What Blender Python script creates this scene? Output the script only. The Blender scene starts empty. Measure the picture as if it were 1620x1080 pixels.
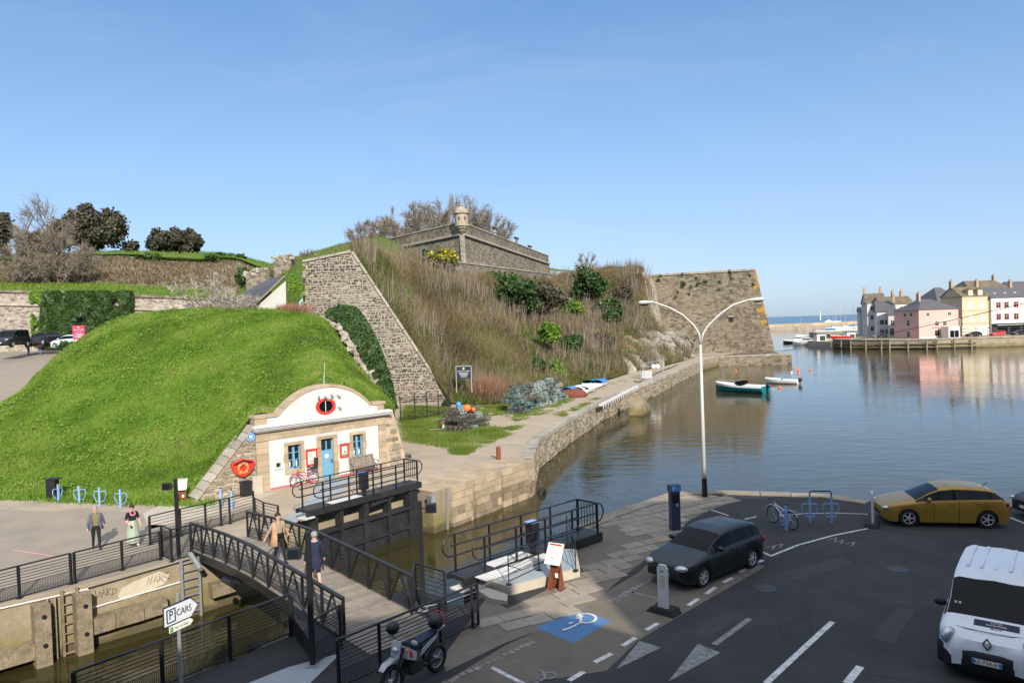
import bpy, math, random
import numpy as np
from mathutils import Vector, Matrix, noise as mnoise
random.seed(7); RNG = np.random.default_rng(7)
SC = bpy.context.scene; COL = SC.collection
rad = math.radians

# ------------------------------------------------------------------ camera, light, exposure
F_PX, EYE, ROLL, PITCH = 1150.0, 7.7, rad(1.9), rad(1.25)     # focal length in pixels of a 1620 px wide frame
FW = np.array([0, math.cos(PITCH), -math.sin(PITCH)])
_r0 = np.array([1.0, 0, 0]); _u0 = np.cross(_r0, FW)
CR = _r0*math.cos(ROLL) - _u0*math.sin(ROLL); CU = _r0*math.sin(ROLL) + _u0*math.cos(ROLL)
CP = np.array([0, 0, EYE])
cd = bpy.data.cameras.new('camera'); cam = bpy.data.objects.new('camera', cd); COL.objects.link(cam)
cd.sensor_fit = 'HORIZONTAL'; cd.sensor_width = 36.0; cd.lens = 36.0*F_PX/1620.0
cd.clip_start = 0.3; cd.clip_end = 60000
_m = Matrix.Identity(4)
for i in range(3):
    _m[i][0] = CR[i]; _m[i][1] = CU[i]; _m[i][2] = -FW[i]; _m[i][3] = CP[i]
cam.matrix_world = _m; SC.camera = cam

SUN_EL = rad(28.5); SUN_H = np.array([.288, -.958]); SUN_H = SUN_H/np.linalg.norm(SUN_H)   # towards the sun
SUN_V = np.array([SUN_H[0]*math.cos(SUN_EL), SUN_H[1]*math.cos(SUN_EL), math.sin(SUN_EL)])
W = bpy.data.worlds.new('World'); SC.world = W; W.use_nodes = True
nt = W.node_tree; nt.nodes.clear()
_sky = nt.nodes.new('ShaderNodeTexSky'); _sky.sky_type = 'NISHITA'; _sky.sun_disc = False
_sky.sun_elevation = SUN_EL; _sky.sun_rotation = math.atan2(SUN_H[0], SUN_H[1])
_sky.altitude = 0; _sky.air_density = .75; _sky.dust_density = 1.0; _sky.ozone_density = 3.2
_bg = nt.nodes.new('ShaderNodeBackground'); _bg.inputs[1].default_value = 0.15
_wo = nt.nodes.new('ShaderNodeOutputWorld')
# faint high cirrus veil, thin streaks of paler sky
_tc = nt.nodes.new('ShaderNodeTexCoord'); _mp = nt.nodes.new('ShaderNodeMapping'); _mp.inputs['Scale'].default_value = (1.2, 1.2, 5.5); _mp.inputs['Rotation'].default_value = (.12, .1, .4)
_nz = nt.nodes.new('ShaderNodeTexNoise'); _nz.inputs['Scale'].default_value = 1.6; _nz.inputs['Detail'].default_value = 7; _nz.inputs['Roughness'].default_value = .62; _nz.inputs['Distortion'].default_value = .8
_rp = nt.nodes.new('ShaderNodeMapRange'); _rp.inputs[1].default_value = .5; _rp.inputs[2].default_value = .9; _rp.inputs[4].default_value = .2
_mx = nt.nodes.new('ShaderNodeMixRGB'); _mx.inputs[2].default_value = (3.6, 4.0, 4.9, 1)
nt.links.new(_tc.outputs['Generated'], _mp.inputs[0]); nt.links.new(_mp.outputs[0], _nz.inputs['Vector']); nt.links.new(_nz.outputs['Fac'], _rp.inputs[0]); nt.links.new(_rp.outputs[0], _mx.inputs[0]); # spring haze: the clear-sky model softened towards an even pale blue, all round the horizon
_sp = nt.nodes.new('ShaderNodeSeparateXYZ'); _cr = nt.nodes.new('ShaderNodeValToRGB'); _hz = nt.nodes.new('ShaderNodeMixRGB'); _hz.inputs[0].default_value = .62
for _e, (_p, _c) in zip([_cr.color_ramp.elements[0], _cr.color_ramp.elements[1], _cr.color_ramp.elements.new(.21), _cr.color_ramp.elements.new(.42)], ((0, (.27, .345, .44)), (1, (.018, .055, .16)), (.21, (.185, .30, .46)), (.42, (.08, .185, .37)))):
    _e.position = _p; _e.color = (*_c, 1)
_sc = nt.nodes.new('ShaderNodeMixRGB'); _sc.blend_type = 'MULTIPLY'; _sc.inputs[0].default_value = 1; _sc.inputs[2].default_value = (10, 10, 10, 1)
nt.links.new(_tc.outputs['Generated'], _sp.inputs[0]); nt.links.new(_sp.outputs[2], _cr.inputs[0]); nt.links.new(_cr.outputs[0], _sc.inputs[1]); nt.links.new(_sky.outputs[0], _hz.inputs[1]); nt.links.new(_sc.outputs[0], _hz.inputs[2])
nt.links.new(_hz.outputs[0], _mx.inputs[1])
nt.links.new(_mx.outputs[0], _bg.inputs[0]); nt.links.new(_bg.outputs[0], _wo.inputs[0])
sd = bpy.data.lights.new('sun', 'SUN'); sd.energy = 5.0; sd.angle = rad(0.53); sd.color = (1, .93, .82)
sun = bpy.data.objects.new('sun', sd); COL.objects.link(sun)
sun.rotation_euler = Vector(SUN_V).to_track_quat('Z', 'Y').to_euler(); sun.location = (20, -60, 60)
SC.view_settings.view_transform = 'Standard'; SC.view_settings.look = 'None'
SC.view_settings.exposure = 0.38; SC.view_settings.gamma = 1.0; SC.view_settings.use_curve_mapping = False
SC.render.engine = 'CYCLES'
SC.cycles.max_bounces = 6; SC.cycles.transparent_max_bounces = 8; SC.cycles.caustics_reflective = False

# ------------------------------------------------------------------ survey: photograph pixel -> point in the place
def ray(x, y): return FW + CR*((x-810)/F_PX) - CU*((y-540)/F_PX)
def at(x, y, z=0.0):
    d = ray(x, y); return CP + d*((z-EYE)/d[2])
def atd(x, y, Y):
    d = ray(x, y); return CP + d*(Y/d[1])
def onplane(x, y, p0, n):
    d = ray(x, y); n = np.array([n[0], n[1], n[2] if len(n) > 2 else 0.0]); p0 = np.array([p0[0], p0[1], p0[2] if len(p0) > 2 else 0.0])
    return CP + d*(np.dot(p0-CP, n)/np.dot(d, n))
def v3(*a): return np.array(a, float)
def unit(v):
    v = np.asarray(v, float); return v/(np.linalg.norm(v)+1e-12)
ZM, ZW = -0.3, -2.35                                               # museum quay level, water level

# ------------------------------------------------------------------ materials
def S(r, g, b):
    f = lambda c: (c/255/12.92 if c/255 <= .04045 else ((c/255+.055)/1.055)**2.4)
    return (f(r), f(g), f(b))
class NT:
    def __init__(s, name):
        s.mat = bpy.data.materials.new(name); s.mat.use_nodes = True
        s.t = s.mat.node_tree; s.b = s.t.nodes['Principled BSDF']
        s.co = None
    def n(s, typ, **kw):
        nd = s.t.nodes.new('ShaderNode'+typ)
        for k, v in kw.items():
            if k.startswith('i_'): nd.inputs[k[2:].replace('_', ' ')].default_value = v
            else: setattr(nd, k, v)
        return nd
    def l(s, a, b): s.t.links.new(a, b)
    def coord(s, scale=(1, 1, 1), gen=False):
        tc = s.n('TexCoord'); mp = s.n('Mapping'); mp.inputs['Scale'].default_value = scale
        s.l(tc.outputs['Object'], mp.inputs['Vector']); return mp.outputs[0]
    def noise(s, co, scale, detail=5, rough=.6):
        nd = s.n('TexNoise', i_Scale=scale, i_Detail=detail, i_Roughness=rough); s.l(co, nd.inputs['Vector']); return nd.outputs['Fac']
    def ramp(s, fac, stops):
        r = s.n('ValToRGB'); e = r.color_ramp.elements
        while len(e) < len(stops): e.new(.5)
        for el, (p, c) in zip(e, stops):
            el.position = p; el.color = (*c, 1) if len(c) == 3 else c
        s.l(fac, r.inputs[0]); return r.outputs[0]
    def mix(s, fac, a, b, typ='MIX'):
        m = s.n('MixRGB', blend_type=typ)
        for i, q in ((0, fac), (1, a), (2, b)):
            if isinstance(q, (int, float)): m.inputs[i].default_value = q
            elif isinstance(q, tuple): m.inputs[i].default_value = (*q, 1)
            else: s.l(q, m.inputs[i])
        return m.outputs[0]
    def math(s, op, a, b=0.0, clamp=False):
        m = s.n('Math', operation=op, use_clamp=clamp)
        for i, q in ((0, a), (1, b)):
            if isinstance(q, (int, float)): m.inputs[i].default_value = q
            else: s.l(q, m.inputs[i])
        return m.outputs[0]
    def bump(s, h, strength=.5, dist=.02):
        bp = s.n('Bump', i_Strength=strength, i_Distance=dist); s.l(h, bp.inputs['Height']); s.l(bp.outputs[0], s.b.inputs['Normal'])
    def out(s, col, rough=.8, metal=0, spec=.3):
        if isinstance(col, tuple): s.b.inputs['Base Color'].default_value = (*col, 1)
        else: s.l(col, s.b.inputs['Base Color'])
        if isinstance(rough, (int, float)): s.b.inputs['Roughness'].default_value = rough
        else: s.l(rough, s.b.inputs['Roughness'])
        s.b.inputs['Metallic'].default_value = metal
        s.b.inputs['Specular IOR Level'].default_value = spec
        return s.mat
def mul(c, k): return tuple(min(.95, x*k) for x in c)
def M(name, c, r=.75, var=.15, sc=2.5, bump=0.0, bsc=30, bd=.01, metal=0, spec=.3, obr=0.0, tint=0.0, dirt=None, dsc=.8, damt=.5, c2=None):
    """one general worn surface: a base colour, coarse and fine mottling, optional second tone in patches, per-object and per-piece variation"""
    t = NT(name); co = t.coord()
    n1 = t.noise(co, sc); n2 = t.noise(co, sc*9, 3)
    col = t.ramp(n1, [(.3, mul(c, 1-var)), (.7, mul(c, 1+var))])
    col = t.mix(.5*min(1, var*3), col, t.ramp(n2, [(.3, mul(c, 1-var*1.3)), (.7, mul(c, 1+var*1.3))]))
    if c2: col = t.mix(t.ramp(t.noise(co, dsc, 6), [(.42, (0, 0, 0)), (.62, (1, 1, 1))]), col, c2)
    if dirt: col = t.mix(t.math('MULTIPLY', t.ramp(t.noise(co, dsc*1.7, 7, .7), [(.45, (0, 0, 0)), (.7, (1, 1, 1))]), damt), col, dirt)
    if obr:
        oi = t.n('ObjectInfo'); k = t.math('ADD', t.math('MULTIPLY', oi.outputs['Random'], obr*2), 1-obr)
        cb = t.n('CombineXYZ'); [t.l(k, cb.inputs[i]) for i in range(3)]
        col = t.mix(1.0, col, cb.outputs[0], 'MULTIPLY')
    if tint:
        a = t.n('Attribute', attribute_name='tint'); k = t.math('ADD', t.math('MULTIPLY', a.outputs['Fac'], tint*2), 1-tint)
        cb = t.n('CombineXYZ'); [t.l(k, cb.inputs[i]) for i in range(3)]
        col = t.mix(1.0, col, cb.outputs[0], 'MULTIPLY')
    if bump: t.bump(t.noise(co, bsc, 6, .65), bump, bd)
    return t.out(col, r, metal, spec)
def MT(name, stops, r=.8, spec=.2, trans=0.0):
    """leaf, twig and stone soup: colour picked per piece by its 'tint' attribute"""
    t = NT(name); a = t.n('Attribute', attribute_name='tint')
    col = t.ramp(a.outputs['Fac'], stops)
    t.out(col, r, 0, spec)
    if trans:
        tr = t.n('BsdfTranslucent'); t.l(col, tr.inputs[0]); mx = t.n('MixShader'); mx.inputs[0].default_value = trans
        o = t.t.nodes['Material Output']; t.l(t.b.outputs[0], mx.inputs[1]); t.l(tr.outputs[0], mx.inputs[2]); t.l(mx.outputs[0], o.inputs[0])
    return t.mat
def rubble(name, stone, stone2, mortar, sc=1.6, flat=2.0, mw=.06, bump=.6, moss=None, msc=.15, mthr=.55, patch=None):
    """rubble masonry seen from afar: irregular flat stones, mortar joints, stains"""
    t = NT(name); co = t.coord((1, 1, flat))
    vo = t.n('TexVoronoi', i_Scale=sc); t.l(co, vo.inputs['Vector'])
    ve = t.n('TexVoronoi', feature='DISTANCE_TO_EDGE', i_Scale=sc); t.l(co, ve.inputs['Vector'])
    bw = t.n('RGBToBW'); t.l(vo.outputs['Color'], bw.inputs[0])
    col = t.ramp(bw.outputs[0], [(.1, mul(stone, .62)), (.45, stone), (.65, stone2), (.95, mul(stone2, 1.25))])
    jo = t.ramp(ve.outputs['Distance'], [(0, (1, 1, 1)), (mw, (0, 0, 0))])
    col = t.mix(jo, col, mortar)
    co2 = t.coord(); big = t.noise(co2, .12, 7, .7)
    col = t.mix(.55, col, t.ramp(big, [(.35, (.45, .45, .45)), (.65, (1, 1, 1))]), 'MULTIPLY')
    fine = t.noise(co2, 3.5, 5, .7)
    col = t.mix(.35, col, t.ramp(fine, [(.3, (.5, .5, .5)), (.7, (1, 1, 1))]), 'MULTIPLY')
    if patch: col = t.mix(t.ramp(t.noise(co2, .22, 7, .65), [(.5, (0, 0, 0)), (.62, (.8, .8, .8))]), col, patch)
    if moss: col = t.mix(t.ramp(t.noise(co2, msc, 8, .7), [(mthr, (0, 0, 0)), (mthr+.1, (.85, .85, .85))]), col, moss)
    h = t.math('ADD', ve.outputs['Distance'], t.math('MULTIPLY', fine, .3)); t.bump(h, bump, .15)
    return t.out(col, .9, 0, .15)

# ------------------------------------------------------------------ mesh helpers
class MB:
    def __init__(s, mat=None): s.v = []; s.f = []; s.mi = []; s.mats = []; s.cur = mat
    def _k(s, mat):
        mat = mat or s.cur
        if mat not in s.mats: s.mats.append(mat)
        return s.mats.index(mat)
    def add(s, verts, faces, mat=None):
        b = len(s.v); s.v += [tuple(map(float, p)) for p in verts]; k = s._k(mat)
        for f in faces: s.f.append([b+i for i in f]); s.mi.append(k)
        return s
    def box(s, c, size, mat=None, R=None, rz=0):
        hx, hy, hz = size[0]/2, size[1]/2, size[2]/2
        P = [(-hx, -hy, -hz), (hx, -hy, -hz), (hx, hy, -hz), (-hx, hy, -hz), (-hx, -hy, hz), (hx, -hy, hz), (hx, hy, hz), (-hx, hy, hz)]
        if R is None and rz:
            cz, sz = math.cos(rz), math.sin(rz); R = np.array([[cz, -sz, 0], [sz, cz, 0], [0, 0, 1]])
        P = np.array(P)
        if R is not None: P = P @ np.asarray(R).T
        return s.add(P+np.asarray(c), [(0, 3, 2, 1), (4, 5, 6, 7), (0, 1, 5, 4), (1, 2, 6, 5), (2, 3, 7, 6), (3, 0, 4, 7)], mat)
    def bar(s, a, b, w, h=None, mat=None, up=(0, 0, 1)):
        a = np.asarray(a, float); b = np.asarray(b, float); h = h or w
        d = unit(b-a); x = np.cross(d, up)
        if np.linalg.norm(x) < 1e-3: x = np.cross(d, (0, 1, 0))
        x = unit(x); z = np.cross(x, d)
        R = np.stack([x, d, z], 1)
        return s.box((a+b)/2, (w, np.linalg.norm(b-a), h), mat, R)
    def tube(s, pts, r, n=6, mat=None, closed=False, caps=True):
        P = [np.asarray(p, float) for p in pts]; m = len(P)
        rr = r if hasattr(r, '__len__') else [r]*m
        up = np.array([0, 0, 1.0]); V = []
        t0 = unit(P[1]-P[0]); x = np.cross(t0, up)
        if np.linalg.norm(x) < 1e-3: x = np.array([1.0, 0, 0])
        x = unit(x)
        for i in range(m):
            if closed: t = unit(P[(i+1) % m]-P[i-1])
            else: t = unit(P[min(i+1, m-1)]-P[max(i-1, 0)])
            x = unit(x-t*np.dot(x, t)); y = np.cross(t, x)
            for k in range(n):
                a = 2*math.pi*k/n; V.append(P[i]+rr[i]*(math.cos(a)*x+math.sin(a)*y))
        Fc = []
        for i in range(m if closed else m-1):
            j = (i+1) % m
            for k in range(n): Fc.append((i*n+k, i*n+(k+1) % n, j*n+(k+1) % n, j*n+k))
        if caps and not closed: Fc.append(list(range(n))[::-1]); Fc.append([(m-1)*n+k for k in range(n)])
        return s.add(V, Fc, mat)
    def cyl(s, a, b, r0, r1=None, n=12, mat=None): return s.tube([a, b], [r0, r0 if r1 is None else r1], n, mat)
    def lathe(s, prof, n=16, mat=None, c=(0, 0, 0), R=None, caps=True):
        V = []; m = len(prof)
        for (r, z) in prof:
            for k in range(n):
                a = 2*math.pi*k/n; V.append((r*math.cos(a), r*math.sin(a), z))
        V = np.array(V)
        if R is not None: V = V @ np.asarray(R).T
        Fc = [(i*n+k, i*n+(k+1) % n, (i+1)*n+(k+1) % n, (i+1)*n+k) for i in range(m-1) for k in range(n)]
        if caps and prof[0][0] > 1e-6: Fc.append(list(range(n))[::-1])
        if caps and prof[-1][0] > 1e-6: Fc.append([(m-1)*n+k for k in range(n)])
        return s.add(V+np.asarray(c), Fc, mat)
    def ball(s, c, r, n=10, mat=None, R=None):
        r = r if hasattr(r, '__len__') else (r, r, r); V = []; m = max(4, n//2+1)
        for i in range(m+1):
            ph = math.pi*i/m-math.pi/2
            for k in range(n):
                a = 2*math.pi*k/n; V.append((r[0]*math.cos(ph)*math.cos(a), r[1]*math.cos(ph)*math.sin(a), r[2]*math.sin(ph)))
        V = np.array(V)
        if R is not None: V = V @ np.asarray(R).T
        return s.add(V+np.asarray(c), [(i*n+k, i*n+(k+1) % n, (i+1)*n+(k+1) % n, (i+1)*n+k) for i in range(m) for k in range(n)], mat)
    def torus(s, c, R, r, n=20, k=6, mat=None, ax=(0, 0, 1), sx=1.0):
        ax = unit(ax); x = np.cross(ax, (0, 0, 1))
        if np.linalg.norm(x) < 1e-3: x = np.array([1.0, 0, 0])
        x = unit(x); y = np.cross(ax, x); V = []
        for i in range(n):
            a = 2*math.pi*i/n; d = math.cos(a)*x+math.sin(a)*y
            for j in range(k):
                b = 2*math.pi*j/k; V.append(np.asarray(c)+d*(R+r*math.cos(b))+ax*r*sx*math.sin(b))
        return s.add(V, [(i*k+j, ((i+1) % n)*k+j, ((i+1) % n)*k+(j+1) % k, i*k+(j+1) % k) for i in range(n) for j in range(k)], mat)
    def ext(s, poly, vec, mat=None):
        """prism: planar polygon (3D points) swept along vec"""
        P = [np.asarray(p, float) for p in poly]; n = len(P); vec = np.asarray(vec, float)
        V = P+[p+vec for p in P]
        return s.add(V, [list(range(n))[::-1], [n+i for i in range(n)]]+[(i, (i+1) % n, n+(i+1) % n, n+i) for i in range(n)], mat)
    def prism(s, poly2, z0, z1, mat=None): return s.ext([(p[0], p[1], z0) for p in poly2], (0, 0, z1-z0), mat)
    def grid(s, G, mat=None):
        G = np.asarray(G); m, n = G.shape[:2]
        return s.add(G.reshape(-1, 3), [(i*n+j, i*n+j+1, (i+1)*n+j+1, (i+1)*n+j) for i in range(m-1) for j in range(n-1)], mat)
    def build(s, name, parent=None, world=True, smooth=False, bevel=0):
        me = bpy.data.meshes.new(name); me.from_pydata(s.v, [], s.f)
        for m in s.mats: me.materials.append(m)
        if len(s.mats) > 1: me.polygons.foreach_set('material_index', s.mi)
        if smooth is True: me.polygons.foreach_set('use_smooth', [True]*len(s.f))
        me.update(); o = link(name, me, parent, world)
        if smooth and smooth is not True:
            me.polygons.foreach_set('use_smooth', [True]*len(s.f)); me.set_sharp_from_angle(angle=rad(smooth))
        if bevel:
            b = o.modifiers.new('bevel', 'BEVEL'); b.width = bevel; b.segments = 2; b.limit_method = 'ANGLE'
        return o
def root_of(o):
    while o.parent: o = o.parent
    return o
def link(name, me, parent=None, world=True):
    o = bpy.data.objects.new(name, me); COL.objects.link(o)
    if parent is not None:
        o.parent = parent
        if world:
            r = root_of(parent); mi = (Matrix.Translation(r.location) @ r.rotation_euler.to_matrix().to_4x4()).inverted()
            me.transform(mi)
    return o
def tag(o, label=None, cat=None, group=None, kind=None):
    if label: o['label'] = label
    if cat: o['category'] = cat
    if group: o['group'] = group
    if kind: o['kind'] = kind
    return o
def thing(name, label, cat, loc=(0, 0, 0), rz=0.0, group=None, kind=None):
    o = bpy.data.objects.new(name, None); COL.objects.link(o); o.empty_display_size = .2
    o.location = tuple(float(a) for a in loc); o.rotation_euler = (0, 0, rz)
    return tag(o, label, cat, group, kind)
def struct(name, mb, label=None, cat=None, smooth=False):
    o = mb.build(name, smooth=smooth); return tag(o, label, cat, None, 'structure')
def dup(root, loc, rz=0.0, label=None, group=None, scale=None):
    r = root.copy(); COL.objects.link(r); r.location = tuple(float(a) for a in loc); r.rotation_euler = (0, 0, rz)
    if scale: r.scale = (scale,)*3
    if label: r['label'] = label
    if group: r['group'] = group
    for ch in list(root.children):
        c = ch.copy(); COL.objects.link(c); c.parent = r
        for g in ch.children:
            d = g.copy(); COL.objects.link(d); d.parent = c
    return r
def soup(name, P, A, B, mat, tint=None, parent=None, quad=False, world=True):
    """many small leaves / blades / twigs as one mesh; each piece is a triangle (P-A, P+A, P+B) or a lozenge"""
    n = len(P); k = 4 if quad else 3
    V = np.empty((n, k, 3), np.float32)
    if quad: V[:, 0] = P-A; V[:, 1] = P-B; V[:, 2] = P+A; V[:, 3] = P+B
    else: V[:, 0] = P-A; V[:, 1] = P+A; V[:, 2] = P+B
    me = bpy.data.meshes.new(name); me.vertices.add(n*k); me.vertices.foreach_set('co', V.ravel())
    me.loops.add(n*k); me.loops.foreach_set('vertex_index', np.arange(n*k, dtype=np.int32))
    me.polygons.add(n); me.polygons.foreach_set('loop_start', np.arange(0, n*k, k, dtype=np.int32))
    me.polygons.foreach_set('loop_total', np.full(n, k, np.int32))
    me.materials.append(mat); me.update(calc_edges=True)
    a = me.attributes.new('tint', 'FLOAT', 'FACE')
    a.data.foreach_set('value', (RNG.random(n) if tint is None else np.clip(tint, 0, 1)).astype(np.float32))
    return link(name, me, parent, world)
def rdir(n, zmin=-1):
    z = RNG.uniform(zmin, 1, n); a = RNG.uniform(0, 2*math.pi, n); r = np.sqrt(1-z*z)
    return np.stack([r*np.cos(a), r*np.sin(a), z], 1)
def nrm(A): return A/(np.linalg.norm(A, axis=1, keepdims=True)+1e-9)
def cr(p0, p1, p2, p3, t):
    return .5*((2*p1)+(-p0+p2)*t+(2*p0-5*p1+4*p2-p3)*t*t+(-p0+3*p1-3*p2+p3)*t**3)
def spline(C, n):
    """resample control rows (k, ..., 3) to n along axis 0"""
    C = np.asarray(C, float); k = len(C); out = []
    for i in range(n):
        u = i*(k-1)/(n-1); j = min(int(u), k-2); t = u-j
        out.append(cr(C[max(j-1, 0)], C[j], C[j+1], C[min(j+2, k-1)], t) if k > 2 else C[j]*(1-t)+C[j+1]*t)
    return np.array(out)
def patch(rows, nu, nv, world=False, rough=0.0, rsc=.3, seed=0):
    """terrain sheet through surveyed points (pixel x, pixel y, distance)"""
    C = np.array([[p if world else atd(*p) for p in r] for r in rows], float)
    G = spline(C, nv); G = np.swapaxes(spline(np.swapaxes(G, 0, 1), nu), 0, 1)
    if rough:
        for i in range(nv):
            for j in range(nu):
                p = G[i, j]; G[i, j, 2] += rough*mnoise.fractal(Vector((p[0]*rsc+seed, p[1]*rsc, p[2]*rsc)), 1.0, 2.0, 4)
    return G
def scatter(G, n, wf=None):
    """n random points on a grid sheet with their normals; wf(points) gives the chance of keeping each"""
    a, b, c, d = G[:-1, :-1].reshape(-1, 3), G[:-1, 1:].reshape(-1, 3), G[1:, 1:].reshape(-1, 3), G[1:, :-1].reshape(-1, 3)
    nn = np.cross(c-a, d-b); ar = np.linalg.norm(nn, axis=1); nn = nn/(ar[:, None]+1e-9); nn[nn[:, 2] < 0] *= -1
    i = RNG.choice(len(a), n, p=ar/ar.sum()); u = RNG.random((n, 1)); v = RNG.random((n, 1))
    P = (a[i]*(1-u)+b[i]*u)*(1-v)+(d[i]*(1-u)+c[i]*u)*v; N = nn[i]
    if wf is not None:
        k = RNG.random(n) < wf(P); P, N = P[k], N[k]
    return P, N
def vnoise(P, sc, seed=0.0):
    return np.array([mnoise.noise(Vector((p[0]*sc+seed, p[1]*sc, p[2]*sc))) for p in P])
def blades(name, P, N, h, w, mat, tint=None, parent=None, up=.6, spread=.7):
    n = len(P); D = nrm(N*up+np.array([0, 0, 1.0])*(1-up)+rdir(n)*spread); H = h*RNG.uniform(.5, 1.2, (n, 1))
    A = nrm(np.cross(D, rdir(n)))*w*RNG.uniform(.6, 1.3, (n, 1))
    return soup(name, P, A, D*H, mat, tint, parent)
def text(s, size, mat, R, c, parent=None, name='lettering', ext=.003, align='CENTER', world=True):
    cu = bpy.data.curves.new(name, 'FONT'); cu.body = s; cu.size = size; cu.extrude = ext; cu.align_x = align; cu.align_y = 'CENTER'; cu.resolution_u = 3
    t = bpy.data.objects.new(name, cu); COL.objects.link(t); bpy.context.view_layer.update()
    me = bpy.data.meshes.new_from_object(t.evaluated_get(bpy.context.evaluated_depsgraph_get()))
    bpy.data.objects.remove(t); bpy.data.curves.remove(cu)
    R4 = Matrix.Identity(4)
    for i in range(3):
        for j in range(3): R4[i][j] = R[i][j]
        R4[i][3] = c[i]
    me.transform(R4); me.materials.clear(); me.materials.append(mat); me.name = name
    return link(name, me, parent, world)
def basis(x, z=(0, 0, 1)):
    """3x3 with text-x along x, text-y along z, facing x cross z"""
    x = unit(x); z = np.asarray(z, float); z = unit(z-x*np.dot(x, z)); return np.stack([x, z, np.cross(x, z)], 1)
def lerp(a, b, t): return np.asarray(a, float)*(1-t)+np.asarray(b, float)*t
# ------------------------------------------------------------------ palette
def asphalt():
    t = NT('asphalt'); co = t.coord(); c = (.037, .0365, .038)
    col = t.ramp(t.noise(co, .5, 7, .65), [(.3, mul(c, .72)), (.5, c), (.72, mul(c, 1.35))])
    col = t.mix(.5, col, t.ramp(t.noise(co, 60, 3, .7), [(.3, (.55, .55, .55)), (.7, (1.3, 1.3, 1.3))]), 'MULTIPLY')
    w = t.n('TexNoise', i_Scale=1.1, i_Detail=4); t.l(co, w.inputs['Vector']); q = t.mix(.16, co, w.outputs['Color'])
    ve = t.n('TexVoronoi', feature='DISTANCE_TO_EDGE', i_Scale=.33); t.l(q, ve.inputs['Vector'])
    col = t.mix(t.math('MULTIPLY', t.ramp(ve.outputs['Distance'], [(0, (1, 1, 1)), (.008, (0, 0, 0))]), t.ramp(t.noise(co, .4, 3), [(.42, (0, 0, 0)), (.55, (.8, .8, .8))])), col, (.02, .019, .018))
    col = t.mix(t.ramp(t.noise(co, 1.6, 5, .7), [(.63, (0, 0, 0)), (.72, (.6, .6, .6))]), col, (.028, .026, .025))
    t.bump(t.noise(co, 150, 5, .7), .7, .008); return t.out(col, .86, 0, .3)
m_asphalt = asphalt()
m_conc = M('tan_concrete', (.36, .295, .215), .9, .13, .7, .3, 60, .006, dirt=(.22, .19, .15), dsc=.3, damt=.5)
m_concl = M('pale_concrete', (.44, .39, .31), .9, .10, 1.2, .3, 60, .006, dirt=(.3, .26, .2), dsc=.6, damt=.5)
m_bluegrey = M('blue_grey_slab', (.27, .31, .34), .85, .08, 1.3, .2, 60, .005, dirt=(.36, .32, .26), dsc=.8, damt=.6)
m_plaza = M('plaza_asphalt', (.285, .24, .185), .9, .08, .8, .35, 120, .006, dirt=(.19, .17, .15), dsc=.3, damt=.5)
m_road = M('hill_road', (.24, .205, .165), .9, .1, .6, .3, 90, .006)
m_ashlar = M('ashlar', (.38, .30, .2), .85, .16, 1.6, .5, 22, .012, obr=.16, dirt=(.25, .19, .13), dsc=1.1, damt=.55)
m_ashdark = M('wet_ashlar', (.21, .155, .105), .7, .2, 2.0, .5, 22, .012, obr=.18, dirt=(.34, .28, .2), dsc=1.5, damt=.5)
m_paver = M('paving_stone', (.28, .235, .18), .85, .16, 2.0, .5, 40, .008, obr=.12, dirt=(.16, .15, .135), dsc=1.0, damt=.6)
m_sett = M('kerb_sett', (.2, .185, .17), .85, .2, 3, .5, 40, .008, obr=.25)
m_white = M('white_paint', (.58, .57, .54), .7, .06, 2, .1, 40, .003, dirt=(.42, .39, .33), dsc=.9, damt=.55)
m_mark = M('road_paint', (.58, .58, .57), .8, .08, 4, .2, 90, .003, dirt=(.1, .1, .1), dsc=3.0, damt=.75)
m_markold = M('worn_road_paint', (.22, .22, .215), .85, .2, 5, .2, 90, .003, dirt=(.075, .075, .075), dsc=4.0, damt=.95)
m_bluemark = M('blue_road_paint', (.06, .18, .36), .75, .15, 3, .2, 90, .003, dirt=(.12, .11, .1), dsc=4, damt=.8)
m_black = M('black_steel', (.012, .012, .014), .42, .25, 4, .05, 60, .002, spec=.5)
m_gate = M('dark_gate_steel', (.018, .018, .02), .5, .3, 1.5, .15, 40, .004, spec=.5, dirt=(.04, .036, .032), dsc=.9, damt=.6)
m_galv = M('galvanised_steel', (.42, .43, .44), .45, .12, 5, .05, 60, .002, metal=.6, spec=.5)
m_rust = M('corten_steel', (.2, .062, .03), .8, .25, 3, .3, 60, .003, dirt=(.1, .035, .02), dsc=2, damt=.6)
m_wood = M('weathered_wood', (.24, .2, .155), .85, .22, 3, .5, 40, .006, obr=.2, dirt=(.12, .1, .08), dsc=2, damt=.5)
m_timber = M('old_fender_timber', (.23, .185, .125), .85, .4, 2.0, .6, 25, .01, obr=.15, dirt=(.09, .08, .05), dsc=1.8, damt=.9)
m_rubber = M('tyre_rubber', (.018, .018, .018), .8, .2, 6, .2, 50, .004)
m_slate = M('slate_roof', (.085, .085, .095), .7, .2, 1.5, .4, 12, .02, dirt=(.13, .11, .09), dsc=.5, damt=.5)
m_glass = M('dark_glass', (.012, .014, .018), .06, .1, 1, spec=.8)
m_chrome = M('chrome', (.7, .7, .7), .15, .03, 4, metal=1)
m_skin = M('skin', (.55, .31, .22), .6, .05, 20)
m_blue = M('blue_steel', (.22, .36, .62), .5, .08, 5)
m_red = M('red_paint', (.6, .045, .04), .5, .1, 4)
m_orange = M('orange_plastic', (.85, .16, .03), .45, .08, 4)

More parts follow.
